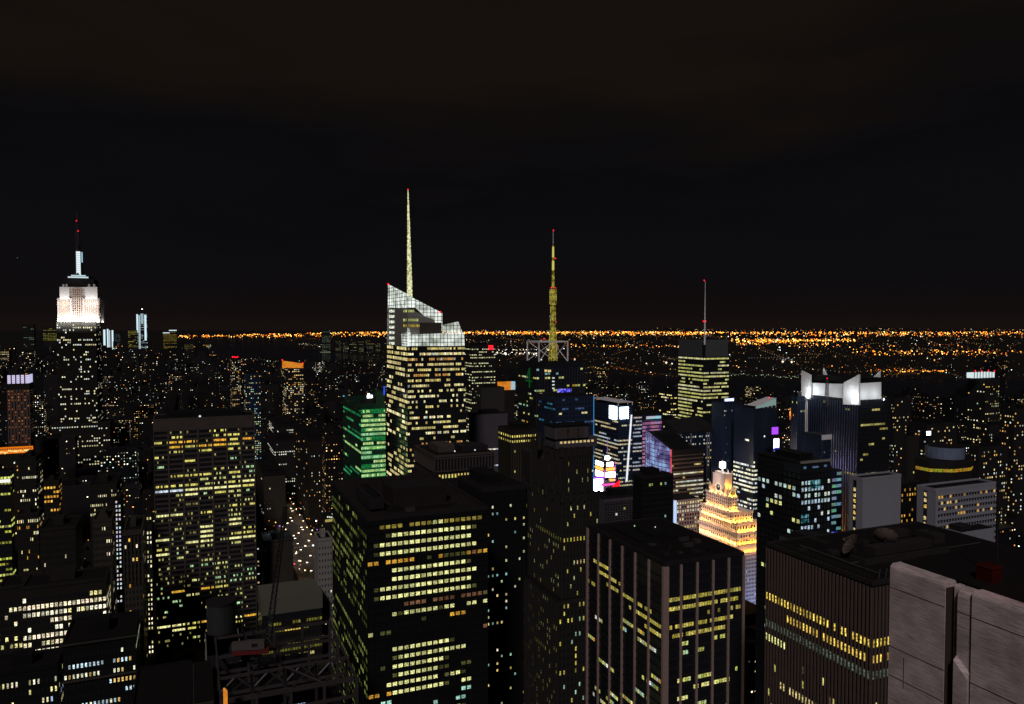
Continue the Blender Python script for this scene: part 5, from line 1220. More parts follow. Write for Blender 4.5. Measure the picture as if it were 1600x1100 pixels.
tower('office_block', 'flat dark block carrying a small white lit sign, before the river at right', 'building', 1448, 664, 880, 1420, 1495, nc=14, p=.25, pal=AP, seed=126, wf=.5, rows=lambda j: 1.2 if j < 9 else .2)
tower('masonry_tower', 'plain brownish tower just right of the finned tower', 'building', 1418, 682, 640, 1410, 1436, mat='redstone', nc=6, p=.04, seed=127)
q = P(1451, 677, 878); m = MB(); m.box(-3.2, -.2, -2.2, 3.2, .2, 2.2, 'whitelamp'); m.box(-3.2, .2, -2.2, 3.2, .6, 2.2, 'dark'); m.cyl(0, .4, -9, -2.2, .3, 'dark', n=6); tag(m.build('billboard', None, tuple(q), TH), 'small white lit sign on the flat dark roof before the river', 'billboard')
tower('office_tower', 'tower with short white lit floors standing just left of the needle-mast skyscraper', 'building', 1048, 612, 1000, 1030, 1062, nc=10, p=.35, pal=WY, seed=128, wf=.8, run=.5, rows=lambda j: 1.5 if j < 10 else .6)
tower('office_tower', 'slim dark tower in front of the needle-mast skyscraper roof line', 'building', 1036, 655, 880, 1026, 1061, nc=8, p=.3, pal=WY, seed=129)
tower('office_tower', 'blue-black tower with vertical blue stripes left of the finned crown', 'building', 1246, 620, 640, 1236, 1258, mat='glass_blue', nc=5, p=.08, frame='mullion', seed=130)
# left of centre
tower('office_tower', 'grey banded tower with long white and pink lit floors right of the spired skyscraper', 'building', 741, 648, 680, 733, 793, mat='penthouse', nc=14, p=.45, pal=[lin(245, 235, 215), lin(250, 190, 150), lin(170, 180, 200)], seed=141, wf=.95, hf=.35, topgap=30, rows=None, run=.35, single=60, span=.2, frame='penthouse', pier=0)
RT2 = tower('office_tower', 'dark tower topped by a square red lit sign, right of the spired skyscraper', 'building', 737, 540, 1000, 724, 774, nc=14, p=.4, pal=[lin(220, 220, 170), lin(200, 200, 150)], seed=142, wf=.6, hf=.35, fin=False, run=.5)
f = planef(RT2); m = RT2.part('red_sign'); rect(m, 763.5, 539.5, 770.5, 546.5, -1, 'redlamp', f=f); RT2.finish(0)
tower('stone_tower', 'small brown stone tower behind the grey banded tower', 'building', 752, 606, 800, 745, 788, mat='redstone', nc=6, p=.06, seed=143)
q = P(795, 602, 1000); m = MB(); m.box(-16, -.5, -6, 3, .5, 5, 'orangescreen'); m.box(3, -.5, -6, 9, .5, 5, 'cyanscreen'); m.box(-16, .5, -60, 9, 3, 5, 'dark'); tag(m.build('billboard', None, tuple(q), TH), 'wide orange billboard with a pale blue end, right of the spired skyscraper', 'billboard')
tower('masonry_block', 'yellowish lit masonry block with ribbed front, left of the deco tower top', 'building', 799, 672, 560, 795, 842, mat='stone', nc=12, p=.12, pal=[lin(230, 210, 110)], seed=144, frame='travertine', single=20, rows=lambda j: 7 if j in (0, 1) else 1, L=26)
tower('office_tower', 'dark navy tower with thin vertical ribs left of the green tower', 'building', 505, 700, 1050, 487, 537, mat='glass_blue', nc=10, p=.12, pal=AP, seed=145, frame='penthouse', wf=.3)
tower('stone_tower', 'tall ribbed dark stone tower with tiny warm windows, right of the crane boom', 'building', 481, 690, 1000, 458, 520, mat='stone', nc=10, p=.16, pal=AP, seed=146, wf=.25, frame='stone', run=1)
tower('stone_block', 'dim grey stone block with a grid of dark windows, right beside the wide travertine slab', 'building', 412, 745, 980, 399, 446, mat='limestone', nc=9, p=.03, pal=AP, seed=147, wf=.35, dark='glass', single=10)
tower('office_block', 'stepped dark block with slanting rows of white lit windows, above the ribbed stone tower', 'building', 436, 668, 1200, 420, 474, nc=10, p=.35, pal=[lin(235, 235, 215)], seed=148, wf=.8, hf=.35, rows=lambda j: 1.5 if j < 5 else .2, run=.5)
tower('office_block', 'dark block with two rows of white windows near its top, behind the dim stone block', 'building', 428, 690, 1120, 418, 468, nc=12, p=.5, pal=[lin(235, 235, 215)], seed=149, wf=.5, hf=.4, rows=lambda j: 1.6 if j in (3, 4, 14, 15, 17) else .06, run=.5)
OC = tower('apartment_tower', 'dark apartment tower with a glowing orange slanted crown and red lamps, left of centre', 'building', 447, 574, 1500, 441, 474, nc=9, p=.4, pal=AP, seed=150, wf=.6, run=1, fin=False)
f = planef(OC); m = OC.part('lit_crown'); m.quad([f(441, 575, -1), f(474, 575, -1), f(474, 568, -1), f(441, 563.5, -1)], 'orangescreen'); m.quad([f(441, 575, 8), f(441, 563.5, 8), f(474, 568, 8), f(474, 575, 8)], 'orangescreen'); m.quad([f(441, 563.5, -1), f(474, 568, -1), f(474, 568, 8), f(441, 563.5, 8)], 'dark')
for px, py in ((441, 562.5), (473, 567.5)): OC.part('warning_lamp').octa(f(px, py, -2), 1.6, 'redlamp')
OC.finish(0)
tower('apartment_tower', 'dark thin tower with red roof lamps above the river bend, left of centre', 'building', 362, 561, 1900, 359, 376, nc=6, p=.3, pal=AP, seed=151)
q = P(366, 558, 1895); m = MB(); [m.octa((k * 4 - 4, 0, R.uniform(-1, 1)), 1.9, 'redlamp') for k in range(4)]; m.box(-6, .5, -12, 9, 1.5, -1.5, 'dark'); tag(m.build('beacon', None, tuple(q), TH), 'cluster of red lamps on the thin dark tower above the river bend', 'beacon')
tower('office_tower', 'bluish dark tower with a few lit floors behind the wide travertine slab, to its right', 'building', 383, 584, 1300, 381, 407, nc=9, p=.3, pal=GT + AP, seed=152, mat='glass_blue')
FRT = tower('glass_tower', 'small tower with pale framed glass corner just above the wide travertine slab', 'building', 262, 611, 950, 246, 284, kind='L', nc=6, p=.25, pal=GT, seed=153, mat='glass_blue', fin=False); FRT.wall.box(-.5, -.5, FRT.H - 45, .5, .5, FRT.H, 'mesh_white'); FRT.wall.box(-.5, -.5, FRT.H - 1, FRT.W, .3, FRT.H, 'mesh_white'); FRT.wall.box(FRT.W - .5, -.5, FRT.H - 45, FRT.W + .5, .5, FRT.H, 'mesh_white'); FRT.finish(0)
# ================================================================== LEFT SIDE
# --- white-crowned art deco skyscraper
ES = Bld('skyscraper', 'tall art deco skyscraper with blazing white floodlit crown and dark antenna, left', 'building', 150, 503, 1180, xl=88, xr=158, kind='R')
f = planef(ES); W_, L_, H_ = ES.W, ES.L, ES.H
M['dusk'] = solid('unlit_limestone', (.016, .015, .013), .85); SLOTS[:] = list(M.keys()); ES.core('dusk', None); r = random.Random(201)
EW = [lin(255, 250, 215), lin(250, 240, 185), lin(235, 245, 235)]
rp = lambda j: 2.0 if j in (1, 8, 26, 32, 38) else (1.0 if j in (3, 6, 14, 21) else r.choice((.15, .35, .8)))
for a0, a1, nc in ((0, W_ * .36, 7), (W_ * .40, W_ * .62, 5), (W_ * .66, W_, 7)):
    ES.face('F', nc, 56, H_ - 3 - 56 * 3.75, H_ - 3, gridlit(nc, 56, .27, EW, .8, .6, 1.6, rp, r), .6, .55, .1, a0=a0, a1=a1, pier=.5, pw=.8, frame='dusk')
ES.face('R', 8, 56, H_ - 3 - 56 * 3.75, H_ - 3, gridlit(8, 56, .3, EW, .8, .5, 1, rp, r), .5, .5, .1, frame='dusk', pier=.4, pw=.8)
# lower wider tiers
for (x0, x1, yt, v0) in ((80, 172, 664, -9), (76, 181, 705, -16)):
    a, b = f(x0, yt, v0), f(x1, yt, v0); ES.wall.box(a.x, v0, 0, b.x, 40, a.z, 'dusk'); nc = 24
    ES.face4(V(a.x, v0, a.z - 70), V(b.x, v0, a.z - 70), V(b.x, v0, a.z - 3), V(a.x, v0, a.z - 3), nc, 18, gridlit(nc, 18, .3, EW, .7, .5, 1.2, lambda j: r.choice((.1, .4, 2.2)), r), .5, .5, .1)
# floodlit crown in whitestone
M['tan'] = solid('spandrel_tan', (.33, .25, .20), .8); SLOTS[:] = list(M.keys())
cw = ES.part('crown'); 
def cbox(x0, x1, y0, y1, v, v1, mat='whitestone', mb=None): a, b = f(x0, y1, v), f(x1, y0, v); (mb or cw).box(a.x, v, a.z - .3, b.x, v1, b.z, mat)
cbox(90, 156, 466, 503, 3, L_ - 3); cbox(95, 151, 449, 466, 5, L_ - 5)
for x0, x1 in ((91, 111), (131, 155)):
    cbox(x0 + 3, x1 - 3, 448.5, 503, .9, 6); cbox(x0, x1, 466.5, 503, 1.6, 6)
for x0, x1, y0 in [(92.5 + 2.9 * k, 94 + 2.9 * k, 470) for k in range(6)] + [(113.5 + 3.4 * k, 115 + 3.4 * k, 452) for k in range(5)] + [(132.5 + 3.4 * k, 134 + 3.4 * k, 470) for k in range(7)]:
    vv = .2 if not 111 < x0 < 131 else 2.9
    rect(cw, x0 - .3, y0 - 2, x1 + .1, 502, (.75 if not 111 < x0 < 131 else 2.95), 'tan', f=f, t=(2 if not 111 < x0 < 131 else .3))
    for k in range(int((500 - y0) / 3.6)):
        rect(cw, x0, y0 + k * 3.6, x1 - .2, y0 + k * 3.6 + 2, vv + (.6 if not 111 < x0 < 131 else 0), 'stone', f=f, t=.3)
cbox(100, 147, 436, 449, 7, L_ - 7, 'dark'); cbox(104, 140, 431.5, 436, 8, L_ - 9, 'stone')
for x in (99, 104, 139, 147): cbox(x - 1.5, x + 1.5, 444, 449, 5, 8, 'whitestone')
lt = ES.part('light_ring'); rect(lt, 106, 432.5, 138, 434, 7.5, 'lamp', (.6, .75, .8), f=f); rect(lt, 111, 430, 134, 431.3, 7.5, 'lamp', (.5, .7, .75), f=f)
ms = ES.part('mooring_mast'); c = f(122.5, 430, L_ / 2); c2 = f(122.5, 393, L_ / 2); cx, cy = c.x, L_ / 2
ms.cyl(cx, cy, c.z - 2, c.z + 6, 9, 'dark', 6.5, 8); ms.cyl(cx, cy, c.z + 6, c2.z, 6.2, 'darksteel', 4.6, 8); ms.dome((cx, cy), 4.6, c2.z, 4, 'darksteel')
lm = ES.part('mast_light'); a, b = f(119.5, 430, cy - 7), f(125.5, 393, cy - 7); lm.box(a.x, cy - 7.2, a.z, b.x, cy - 6.9, b.z, 'lamp'); lm.c = [lin(235, 250, 255)] * len(lm.c)
for k in range(11): z_ = a.z + (b.z - a.z) * k / 11; lm.box(a.x - .2, cy - 7.4, z_, b.x + .2, cy - 7.25, z_ + .5, 'mesh_white')
a, b = f(127.3, 410, cy - 5), f(129, 394, cy - 5); lm2 = ES.part('mast_light'); lm2.box(a.x, cy - 5.2, a.z, b.x, cy - 5, b.z, 'lamp'); lm2.c = [lin(150, 200, 215)] * len(lm2.c)
an = ES.part('antenna'); z0_, z1_, z2_, z3_ = f(121, 392, cy).z, f(121, 384, cy).z, f(121, 362, cy).z, f(121, 331, cy).z
an.cyl(cx, cy, z0_, z1_, 3.6, 'darksteel', 3.4, 8); lattice(an, (cx, cy, z1_), (cx, cy, z2_), 2.2, 1.8, 6, 'steel', .35); lattice(an, (cx, cy, z2_), (cx, cy, z3_), 1.1, .6, 8, 'steel', .3)
for px, py in ((119.3, 345), (122, 361)): ES.part('warning_lamp').octa(f(px, py, cy - 3), 1.0, 'redlamp')
def areal(B, loc, rot, e, sx, sy, col=(1, .97, .95)):
    l = bpy.data.lights.new('floodlight', 'AREA'); l.shape = 'RECTANGLE'; l.size = sx; l.size_y = sy; l.energy = e; l.color = col
    o = bpy.data.objects.new('floodlight', l); COL.objects.link(o); o.parent = B.root; o.location = loc; o.rotation_euler = rot
areal(ES, (W_ / 2, -9, f(120, 505, -9).z), (math.radians(120), 0, 0), 52000, 62, 3)
for x in (f(97, 466, 2).x, f(104, 466, 2).x, f(138, 466, 2).x, f(147, 466, 2).x): areal(ES, (x, -10, f(120, 476, 0).z), (math.radians(118), 0, 0), 2600, 10, 3)
areal(ES, (W_ + 7, L_ / 2, f(120, 505, -9).z), (math.radians(120), 0, math.radians(90)), 4000, 30, 3)
ES.finish(100)

tower('masonry_tower', 'brown tower with warm-lit piers under a crown of white lit panels, far left', 'building', 46, 599, 950, 11, 52, kind='R', mat='stone', nc=6, p=.25, pal=[lin(190, 100, 50), lin(220, 150, 80)], seed=211, wf=.6, dark='glass', frame='brown', pw=1.6, run=1, fin=False)
TW = None
B = Bld('crown_block', 'white lit panelled crown standing on the brown tower at the far left', 'building', 46, 585.5, 951, xl=11, xr=51.5, kind='R', reg=False)
B.root.location.z = 0
f = planef(B); zb_ = f(30, 599.5, 0).z
bpy.data.objects.remove(B.root)
BT = [o for o in COL.objects if o.get('label', '').startswith('brown tower with warm-lit piers')][0]
BT2 = Bld('x', 'x', 'x', 46, 599, 950, xl=11, xr=52, kind='R', reg=False); bpy.data.objects.remove(BT2.root); BT2.root = BT
f = planef(BT2); BT2.r = random.Random(211); BT2.core('stone', 'roof'); r = random.Random(211)
BT2.face('F', 7, 50, BT2.H - 52 * 3.7, BT2.H - 2 * 3.7, gridlit(7, 50, .35, [lin(170, 85, 40), lin(200, 120, 60)], 1, .3, 1, None, r), .6, .5, .1, dark='glass', pier=.5, pw=2.2, frame='brown')
BT2.face('R', 3, 50, BT2.H - 52 * 3.7, BT2.H - 2 * 3.7, {}, .6, .5, .1, dark='glass')
for k in range(5):
    m = BT2.part('crown_panel'); x0 = BT2.W * (k / 5 + .02); x1 = BT2.W * ((k + 1) / 5 - .05); m.box(x0, .2, BT2.H + .2, x1, 1.2, BT2.H + 10.5, 'lamp'); m.c = [lin(215, 205, 240)] * len(m.c)
    for j in range(4): m.box(x0 + .5, 0, BT2.H + 1.5 + j * 2.3, x1 - .5, .15, BT2.H + 1.9 + j * 2.3, 'dark'); 
m = BT2.part('crown_panel'); m.box(BT2.W - 1.4, 2, BT2.H + .2, BT2.W - .4, BT2.L - 1, BT2.H + 10.5, 'lamp'); m.c = [lin(190, 190, 225)] * len(m.c)
BT2.part('penthouse').box(1.5, 2, BT2.H + .3, BT2.W - 2, BT2.L - 1, BT2.H + 9.8, 'dark')
BT2.finish(40)

OB = tower('masonry_block', 'dark stone block with a blazing orange arcade band along its top, left edge', 'building', 51, 706, 760, -30, 53, kind='R', mat='stone', nc=18, p=.12, pal=AP, seed=213, wf=.4, fin=False, topgap=8, run=1)
m = OB.part('lit_band'); m.box(0, -.5, OB.H - .5, OB.W + .4, .4, OB.H + 6, 'lamp'); m.c = [lin(235, 120, 20)] * len(m.c)
r = random.Random(3)
for k in range(17): m.octa((OB.W * (.35 + .65 * k / 17), -.9, OB.H + r.uniform(.5, 2.5)), r.uniform(.8, 1.5), 'lamp', (1, .75, .25))
for k in range(24): m.box(OB.W * k / 24, -.8, OB.H + 3.4, OB.W * (k + .5) / 24, -.5, OB.H + 4.8, 'brown')
OB.finish(30)
EB = tower('glass_block', 'glass block at the left edge with green-yellow floors and one bright white floor line', 'building', 16, 735, 520, -50, 21, kind='R', mat='glass', nc=12, p=.5, pal=[lin(190, 200, 80), lin(150, 150, 60), lin(215, 220, 120)], seed=214, wf=.95, hf=.4, run=.2, fin=False, rows=lambda j: (2, .2, .8, .8, .2, .2, .1, .1, .2, 1.5, .5, .3, .3, .2, .4, .4, 1.2, .5, 1.5, 1.4, 1, 1)[j] if j < 22 else .6, span=.3, frame='dark', pier=.2)
m = EB.part('light_line'); m.box(0, -.8, EB.H - 8, EB.W * 1.0, -.4, EB.H - 5.8, 'lamp'); m.c = [lin(250, 250, 240)] * len(m.c); EB.finish(50)
# stone blocks in the lower left
def masonry(label, xc, yt, Y, xl, xr, kind, nc, p, pal, seed, gap=3, single=40, mat='stone', hf=.5, rows=None, side=8, fh=3.8, nrow=30, crown=None, wf=.42, L=None, run=.6):
    B = Bld('stone_block', label, 'building', xc, yt, Y, xl=xl, xr=xr, kind=kind, L=L); B.core(mat, 'roof'); B.parapet(mat, 1, .6); r = random.Random(seed)
    B.face('F', nc, nrow, B.H - gap - nrow * fh, B.H - gap, gridlit(nc, nrow, p, pal, run, .4, 1.9, rows, r), wf, hf, .06, dark='glass')
    if side: B.face('R' if kind == 'R' else 'L', side, nrow, B.H - gap - nrow * fh, B.H - gap, gridlit(side, nrow, p * .7, pal, run, .4, 1, rows, r), wf, hf, .06, dark='glass')
    B.wall.box(-.3, -.3, B.H - .6, B.W + .3, .1, B.H + .3, mat)
    B.part('penthouse').box(B.W * .3, B.L * .3, B.H, B.W * .6, B.L * .7, B.H + 4, mat)
    if crown: crown(B)
    B.finish(single); return B
LW = [lin(255, 248, 215), lin(250, 240, 190), lin(235, 225, 150), lin(255, 235, 200)]
masonry('stone block with a bright white top row and few orange windows, near left edge', 60, 803, 470, 26, 66, 'R', 12, .2, LW + OR, 221, gap=2, rows=lambda j: 4 if j in (0, 1) else (1.5 if j == 5 else .5))
masonry('broad stepped stone building with many bright square windows, lower left', 104, 908, 400, -2, 112, 'R', 15, .62, LW, 222, gap=6, single=60, wf=.6, hf=.55, rows=lambda j: (0, 1.1, .9, .6, 0, .6, 1.3, .2, .5, .6, .4)[j] if j < 11 else .5, run=.8, nrow=40)
SBk = masonry('long stone building with a bright strip-lit top floor and rows of glowing windows, lower left', 166, 905, 375, 34, 172, 'R', 19, .72, LW, 223, gap=4.2, single=90, wf=.66, hf=.56, rows=lambda j: (.3, 1.6, 1.2, .7, .8, 1.4, 1.2, .9, .6, .2, .5)[j] if j < 11 else .35, run=.7, nrow=38, fh=3.6)
m = SBk.part('strip_light'); m.box(.5, -.5, SBk.H - 3.2, SBk.W * .37, -.1, SBk.H - 1.4, 'lamp'); m.c = [lin(255, 250, 225)] * len(m.c)
masonry('plain dark stone block with blank upper walls behind the strip-lit building', 118, 824, 440, 62, 128, 'R', 12, .03, LW, 224, single=10)
def arch_crown(B):
    m = B.part('pediment'); n = 10; cx = B.W / 2; rr = B.W * .3
    for k in range(n):
        a, b = math.pi * k / n, math.pi * (k + 1) / n
        m.quad([(cx, 0, B.H + 2), (cx + rr * math.cos(a), 0, B.H + 2 + rr * .8 * math.sin(a)), (cx + rr * math.cos(b), 0, B.H + 2 + rr * .8 * math.sin(b))], 'limestone')
        m.quad([(cx + rr * math.cos(a), 0, B.H + 2 + rr * .8 * math.sin(a)), (cx + rr * math.cos(a), 3, B.H + 2 + rr * .8 * math.sin(a)), (cx + rr * math.cos(b), 3, B.H + 2 + rr * .8 * math.sin(b)), (cx + rr * math.cos(b), 0, B.H + 2 + rr * .8 * math.sin(b))], 'limestone')
    m.box(cx - rr, 0, B.H, cx + rr, 3, B.H + 2, 'limestone')
masonry('slender stone tower with an arched top, left of the vertical strip of white lights', 175, 812, 450, 145, 181, 'R', 9, .08, LW, 225, crown=arch_crown, mat='limestone')
VL = Bld('office_tower', 'black tower marked by a vertical double row of white lights, left of the travertine slab', 'building', 189, 778, 500, xl=179, xr=193, kind='R'); VL.core('black', 'roof')
VL.face('F', 2, 24, VL.H - 24 * 2.9, VL.H - 1, {(i, j): tuple(c * R.uniform(.7, 1.1) for c in lin(240, 245, 255)) for i in range(2) for j in range(24) if R.random() < .9}, .5, .5, .06); VL.finish(50)
def classic(B):
    m = B.part('pilasters')
    for k in range(6): x = B.W * k / 5; m.box(x - .4, -.7, B.H - 30, x + .4, .02, B.H - 2, 'limestone')
    m.box(-.6, -1, B.H - 2, B.W + .6, .3, B.H, 'limestone')
masonry('classical stone tower with pilastered top beside the wide travertine slab', 222, 829, 440, 193, 227, 'R', 5, .1, OR + LW, 226, crown=classic, mat='limestone')
masonry('tiny lit-window tower with an arched white lamp, squeezed left of the travertine slab', 237, 800, 600, 228, 239, 'R', 2, .6, LW, 227, side=0, L=12)
masonry('dark block with warm amber windows near the left side below the deco skyscraper', 92, 752, 640, 68, 96, 'R', 5, .6, OR, 228, rows=lambda j: 1.2 if j < 6 else .1, wf=.6, nrow=24)
masonry('dark block with two lit rows below the deco skyscraper base', 182, 757, 640, 140, 190, 'R', 14, .3, LW, 229, rows=lambda j: 2.5 if j in (1, 3) else .2, nrow=24)
masonry('dark block with scattered white windows right of the orange arcade band', 56, 715, 640, 30, 66, 'R', 8, .25, LW, 230, nrow=34, wf=.5)
# bottom-left foreground blocks
def ledges(B):
    for z_ in (B.H, B.H - 14, B.H - 32): B.part('ledge').box(-.8, -.8, z_ - .4, B.W + .8, 0, z_ + .2, 'limestone')
masonry('black setback block with bluish-white windows, in front of the long strip-lit building', 212, 992, 290, 98, 218, 'R', 18, .34, [lin(190, 215, 225), lin(235, 235, 200), lin(230, 190, 110)], 231, mat='black', single=60, crown=ledges, wf=.5, nrow=26, hf=.4)
masonry('low black block with a few bright windows at the bottom left corner', 90, 1040, 290, -20, 100, 'R', 16, .45, LW + [lin(190, 210, 255)], 232, mat='black', nrow=14)
masonry('dark block with small lit windows at the bottom edge below the travertine slab', 300, 1035, 290, 214, 312, 'R', 16, .12, LW, 233, mat='black', nrow=14)
# round-cornered building with pale ledges and tank, lower centre-left
RC = Bld('stone_block', 'narrow pale stone building with amber windows left of the steel frame, bottom', 'building', 330, 1032, 262, xl=301, xr=334, kind='R'); RC.core('limestone', 'roof')
RC.face('F', 2, 14, RC.H - 56, RC.H - 1, {(1, j): tuple(c * R.uniform(.2, .8) for c in lin(200, 150, 60)) for j in range(9) if j != 4}, .4, .5, .06, dark='glass'); RC.finish(20)
RS = Bld('banded_block', 'dark round-cornered block with thin pale horizontal ledges, behind the narrow pale stone building', 'building', 372, 992, 285, xl=322, xr=376, kind='R'); RS.wall = MB()
q = [(RS.W * .5 - RS.W * .5 * math.cos(a), 8 - 8 * math.sin(a)) for a in [math.pi * k / 14 for k in range(15)]] + [(RS.W, RS.L), (0, RS.L)]
RS.wall.prism(q, 0, RS.H, 'dark', 'roof')
led = RS.part('ledges'); q2 = [(RS.W * .5 - (RS.W * .5 + .3) * math.cos(a), 8 - 8.4 * math.sin(a)) for a in [math.pi * k / 14 for k in range(15)]] + [(RS.W + .3, RS.L), (-.3, RS.L)]
for k in range(14): led.prism(q2, RS.H - k * 3.4 - .3, RS.H - k * 3.4, 'palewall')
RS.finish(5)
wt = P(346, 985, 330); m = MB(); m.cyl(0, 0, 0, 12.5, 6, 'drum', 6, 24, 'black'); m.cyl(0, 0, 12.5, 13.3, 6.3, 'dark', 6.3, 24); m.cyl(0, 0, 12.0, 12.6, 4.9, 'black', 4.9, 24)
M['tankskin'] = solid('tank_skin', (.022, .025, .03), .6, .2); SLOTS[:] = list(M.keys()); m.m = ['tankskin' if k == 'drum' else k for k in m.m]
for k in range(4): a = k * math.pi / 2; m.bar((5 * math.cos(a), 5 * math.sin(a), -40), (5 * math.cos(a), 5 * math.sin(a), 0), .4, 'dark')
tag(m.build('round_tank', None, tuple(wt)), 'big dark round rooftop tank in front of the travertine slab, beside the crane', 'tank')
# amber lit hoarding at the bottom
q0 = P(352, 1099, 225); m = MB(); m.box(-.4, -2.0, -6, 0, .5, 4.6, 'orangescreen'); m.box(0, -2.0, -6, .4, .5, 4.8, 'dark'); tag(m.build('hoist_sign', None, tuple(q0), TH + .3), 'narrow glowing orange strip at the bottom edge, left end of the steel frame', 'light strip')
# modern low building with perforated parapet and yellow windows
PBx = Bld('office_block', 'low block with perforated pale parapet and yellow window bands beside the wide travertine slab', 'building', 409, 938, 430, xr=503, kind='N', L=26); PBx.core('glass', 'roof'); 
M['perf'] = solid('perforated_panel', (.10, .10, .08), .8, 0, .6, 3); SLOTS[:] = list(M.keys())
PBx.wall.box(-.3, -.4, PBx.H - 9, PBx.W + .3, PBx.L, PBx.H + .4, 'perf')
r = random.Random(241); PBx.face('F', 22, 12, PBx.H - 13 - 12 * 3.9, PBx.H - 13, {**gridlit(22, 12, .35, [lin(150, 145, 60), lin(120, 120, 50)], .5, .3, .9, None, r), **{(i, 1): lin(240, 205, 90) for i in range(8, 15)}, **{(i, 5): lin(235, 220, 140) for i in range(13, 19)}}, .95, .42, .06, span=.3, sh=1.4, frame='stone', pier=.2)
PBx.finish(60)
LT = masonry('pale limestone slab tower with small square windows, tight against the lit black block', 519, 842, 455, 497, 523, 'R', 5, .06, LW, 242, mat='palewall', single=10, side=0, L=16, nrow=44, wf=.35, hf=.35)
TB = tower('office_block', 'small block with a fluorescent-lit roof terrace above the pale limestone slab tower', 'building', 508, 812, 620, 503, 524, nc=5, p=.1, seed=243, fin=False, mat='stone'); m = TB.part('terrace'); m.box(0, -.4, TB.H - 2, TB.W, .2, TB.H, 'lamp'); m.c = [lin(160, 150, 80)] * len(m.c)
for k in range(4): TB.part('tube_light').octa((TB.W * (.3 + k * .2), 2, TB.H + 1.5 + k * -.3), .8, 'lamp', lin(245, 245, 235))
TB.finish(0)
CB = masonry('corner stone building with a few warm square windows beside the busy street', 452, 830, 620, 408, 458, 'R', 8, .2, [lin(250, 190, 110), lin(250, 225, 180)], 244, mat='limestone', single=30, nrow=20, wf=.5)
for x, y in ((.3, 3), (.7, 5)):
    m = CB.part('roof_floodlight'); m.octa((CB.W * x, y, CB.H + 6), 1.2, 'whitelamp'); m.cyl(CB.W * x, y, CB.H, CB.H + 6, .2, 'dark', n=6); spot(CB, (CB.W * x, y - 1, CB.H + 4.5), 1500, (.7, .9, 1), .6, 'roof_floodlight')

# ================================================================== LOWER MANHATTAN ON THE SKYLINE
def far_tower(label, x0, x1, yt, Y, cols, seed, strips=None, nc=8, nr=16, p=.5, yb=None, hf=.4, wf=.7, cat='building', name='far_tower', extra=None):
    B = Bld(name, label, cat, x0, yt, Y, xr=x1, kind='N', L=50); B.core('dark', 'roof'); r = random.Random(seed); f = planef(B); zb_ = f(x0, yb or yt + 30, 0).z
    if strips:
        for a, b, y0, y1, c in strips: rect(B.part('light_strip'), a, y0, b, y1, -2, 'lamp', c, f=f, t=1)
    if p: B.face('F', nc, nr, zb_, B.H - 2, gridlit(nc, nr, p, cols, .4, .3, 1, None, r), wf, hf, .5)
    if extra: extra(B, f)
    B.finish(0); return B
WTC = lin(215, 240, 250)
def cranes(B, f): 
    m = B.part('roof_crane'); q = f(222, 488, 20); m.bar(q, f(222, 483.5, 20), 4, 'darksteel'); m.octa(f(222, 483, 18), 5, 'whitelamp'); m.bar(f(217, 489, 20), f(228, 486, 20), 2, 'darksteel')
far_tower('tall unfinished skyline tower outlined in white work lights, right of the deco skyscraper', 213, 230, 490, 6400, [WTC], 251, [(213.5, 215.5, 491, 520, WTC), (217, 219, 493, 545, (.35, .45, .5)), (226, 228.5, 492, 532, WTC), (220, 224, 490, 506, (.3, .4, .45))], nc=7, nr=30, p=.35, yb=546, extra=cranes)
far_tower('squat skyline tower drawn in four white vertical strips, close right of the deco skyscraper', 161.5, 177, 514, 6200, [WTC], 252, [(161.8, 164.5, 515, 546, WTC), (167.5, 169.3, 514, 546, WTC), (170.5, 172, 516, 546, (.5, .6, .65)), (174.8, 177, 516, 546, WTC)], p=0)
far_tower('skyline tower with yellow lit floors just left of the tall white-outlined tower', 200, 214, 516, 6000, [lin(200, 190, 80), lin(150, 140, 60)], 253, p=.6, nr=12, yb=544)
far_tower('skyline tower with gold lit lower half and two white roof lines', 255, 276, 518, 5900, [lin(190, 160, 60), lin(150, 130, 50)], 254, [(254.5, 265, 519.5, 520.8, WTC), (264, 276, 515.5, 517, WTC)], nc=10, nr=14, p=.9, yb=545)
far_tower('dim olive skyline block at the tip of the city by the bay', 285, 307, 535, 5600, [lin(110, 105, 55)], 255, nc=8, nr=9, p=.8, yb=558)
far_tower('thin skyline tower with scattered warm windows by the bay', 317, 330, 538, 5300, AP, 256, nc=5, nr=10, p=.4, yb=560)
far_tower('dim grey skyline tower between the white-striped tower and the yellow one', 179, 188, 521, 6100, [lin(80, 100, 95)], 257, nc=5, nr=12, p=.7, yb=547)
far_tower('olive lit skyline block immediately left of the deco skyscraper', 67, 89, 512, 5600, [lin(150, 145, 60)], 258, nc=9, nr=9, p=.8, yb=535)
far_tower('dark skyline tower pair left of the deco skyscraper', 36, 53, 507, 5000, [lin(110, 130, 110)], 259, nc=6, nr=14, p=.25, yb=545)
far_tower('lone waterfront tower across the river with grey-green floors, left of the spired skyscraper', 503, 516, 515, 7200, [lin(95, 110, 90)], 260, [(500, 517, 550, 552, lin(230, 240, 190))], nc=5, nr=16, p=.75, yb=551)
for x0, w_, y in ((524, 9, 530), (536, 7, 534), (546, 11, 527), (560, 8, 533), (571, 12, 529), (586, 8, 536), (618, 9, 527)):
    B = Bld('far_tower', 'dim small tower in the cluster across the river, left of the spired skyscraper', 'building', x0, y, 6900 + w_ * 20, xr=x0 + w_, kind='N', L=40, group='dim towers across the river'); B.core('dark', 'roof'); rr_ = random.Random(x0)
    B.face('F', 5, 9, max(5, B.H - 130), B.H - 3, gridlit(5, 9, .5, [lin(120, 130, 95), lin(160, 150, 100)], .8, .2, 1.1, None, rr_), .6, .4, .5); B.finish(0)
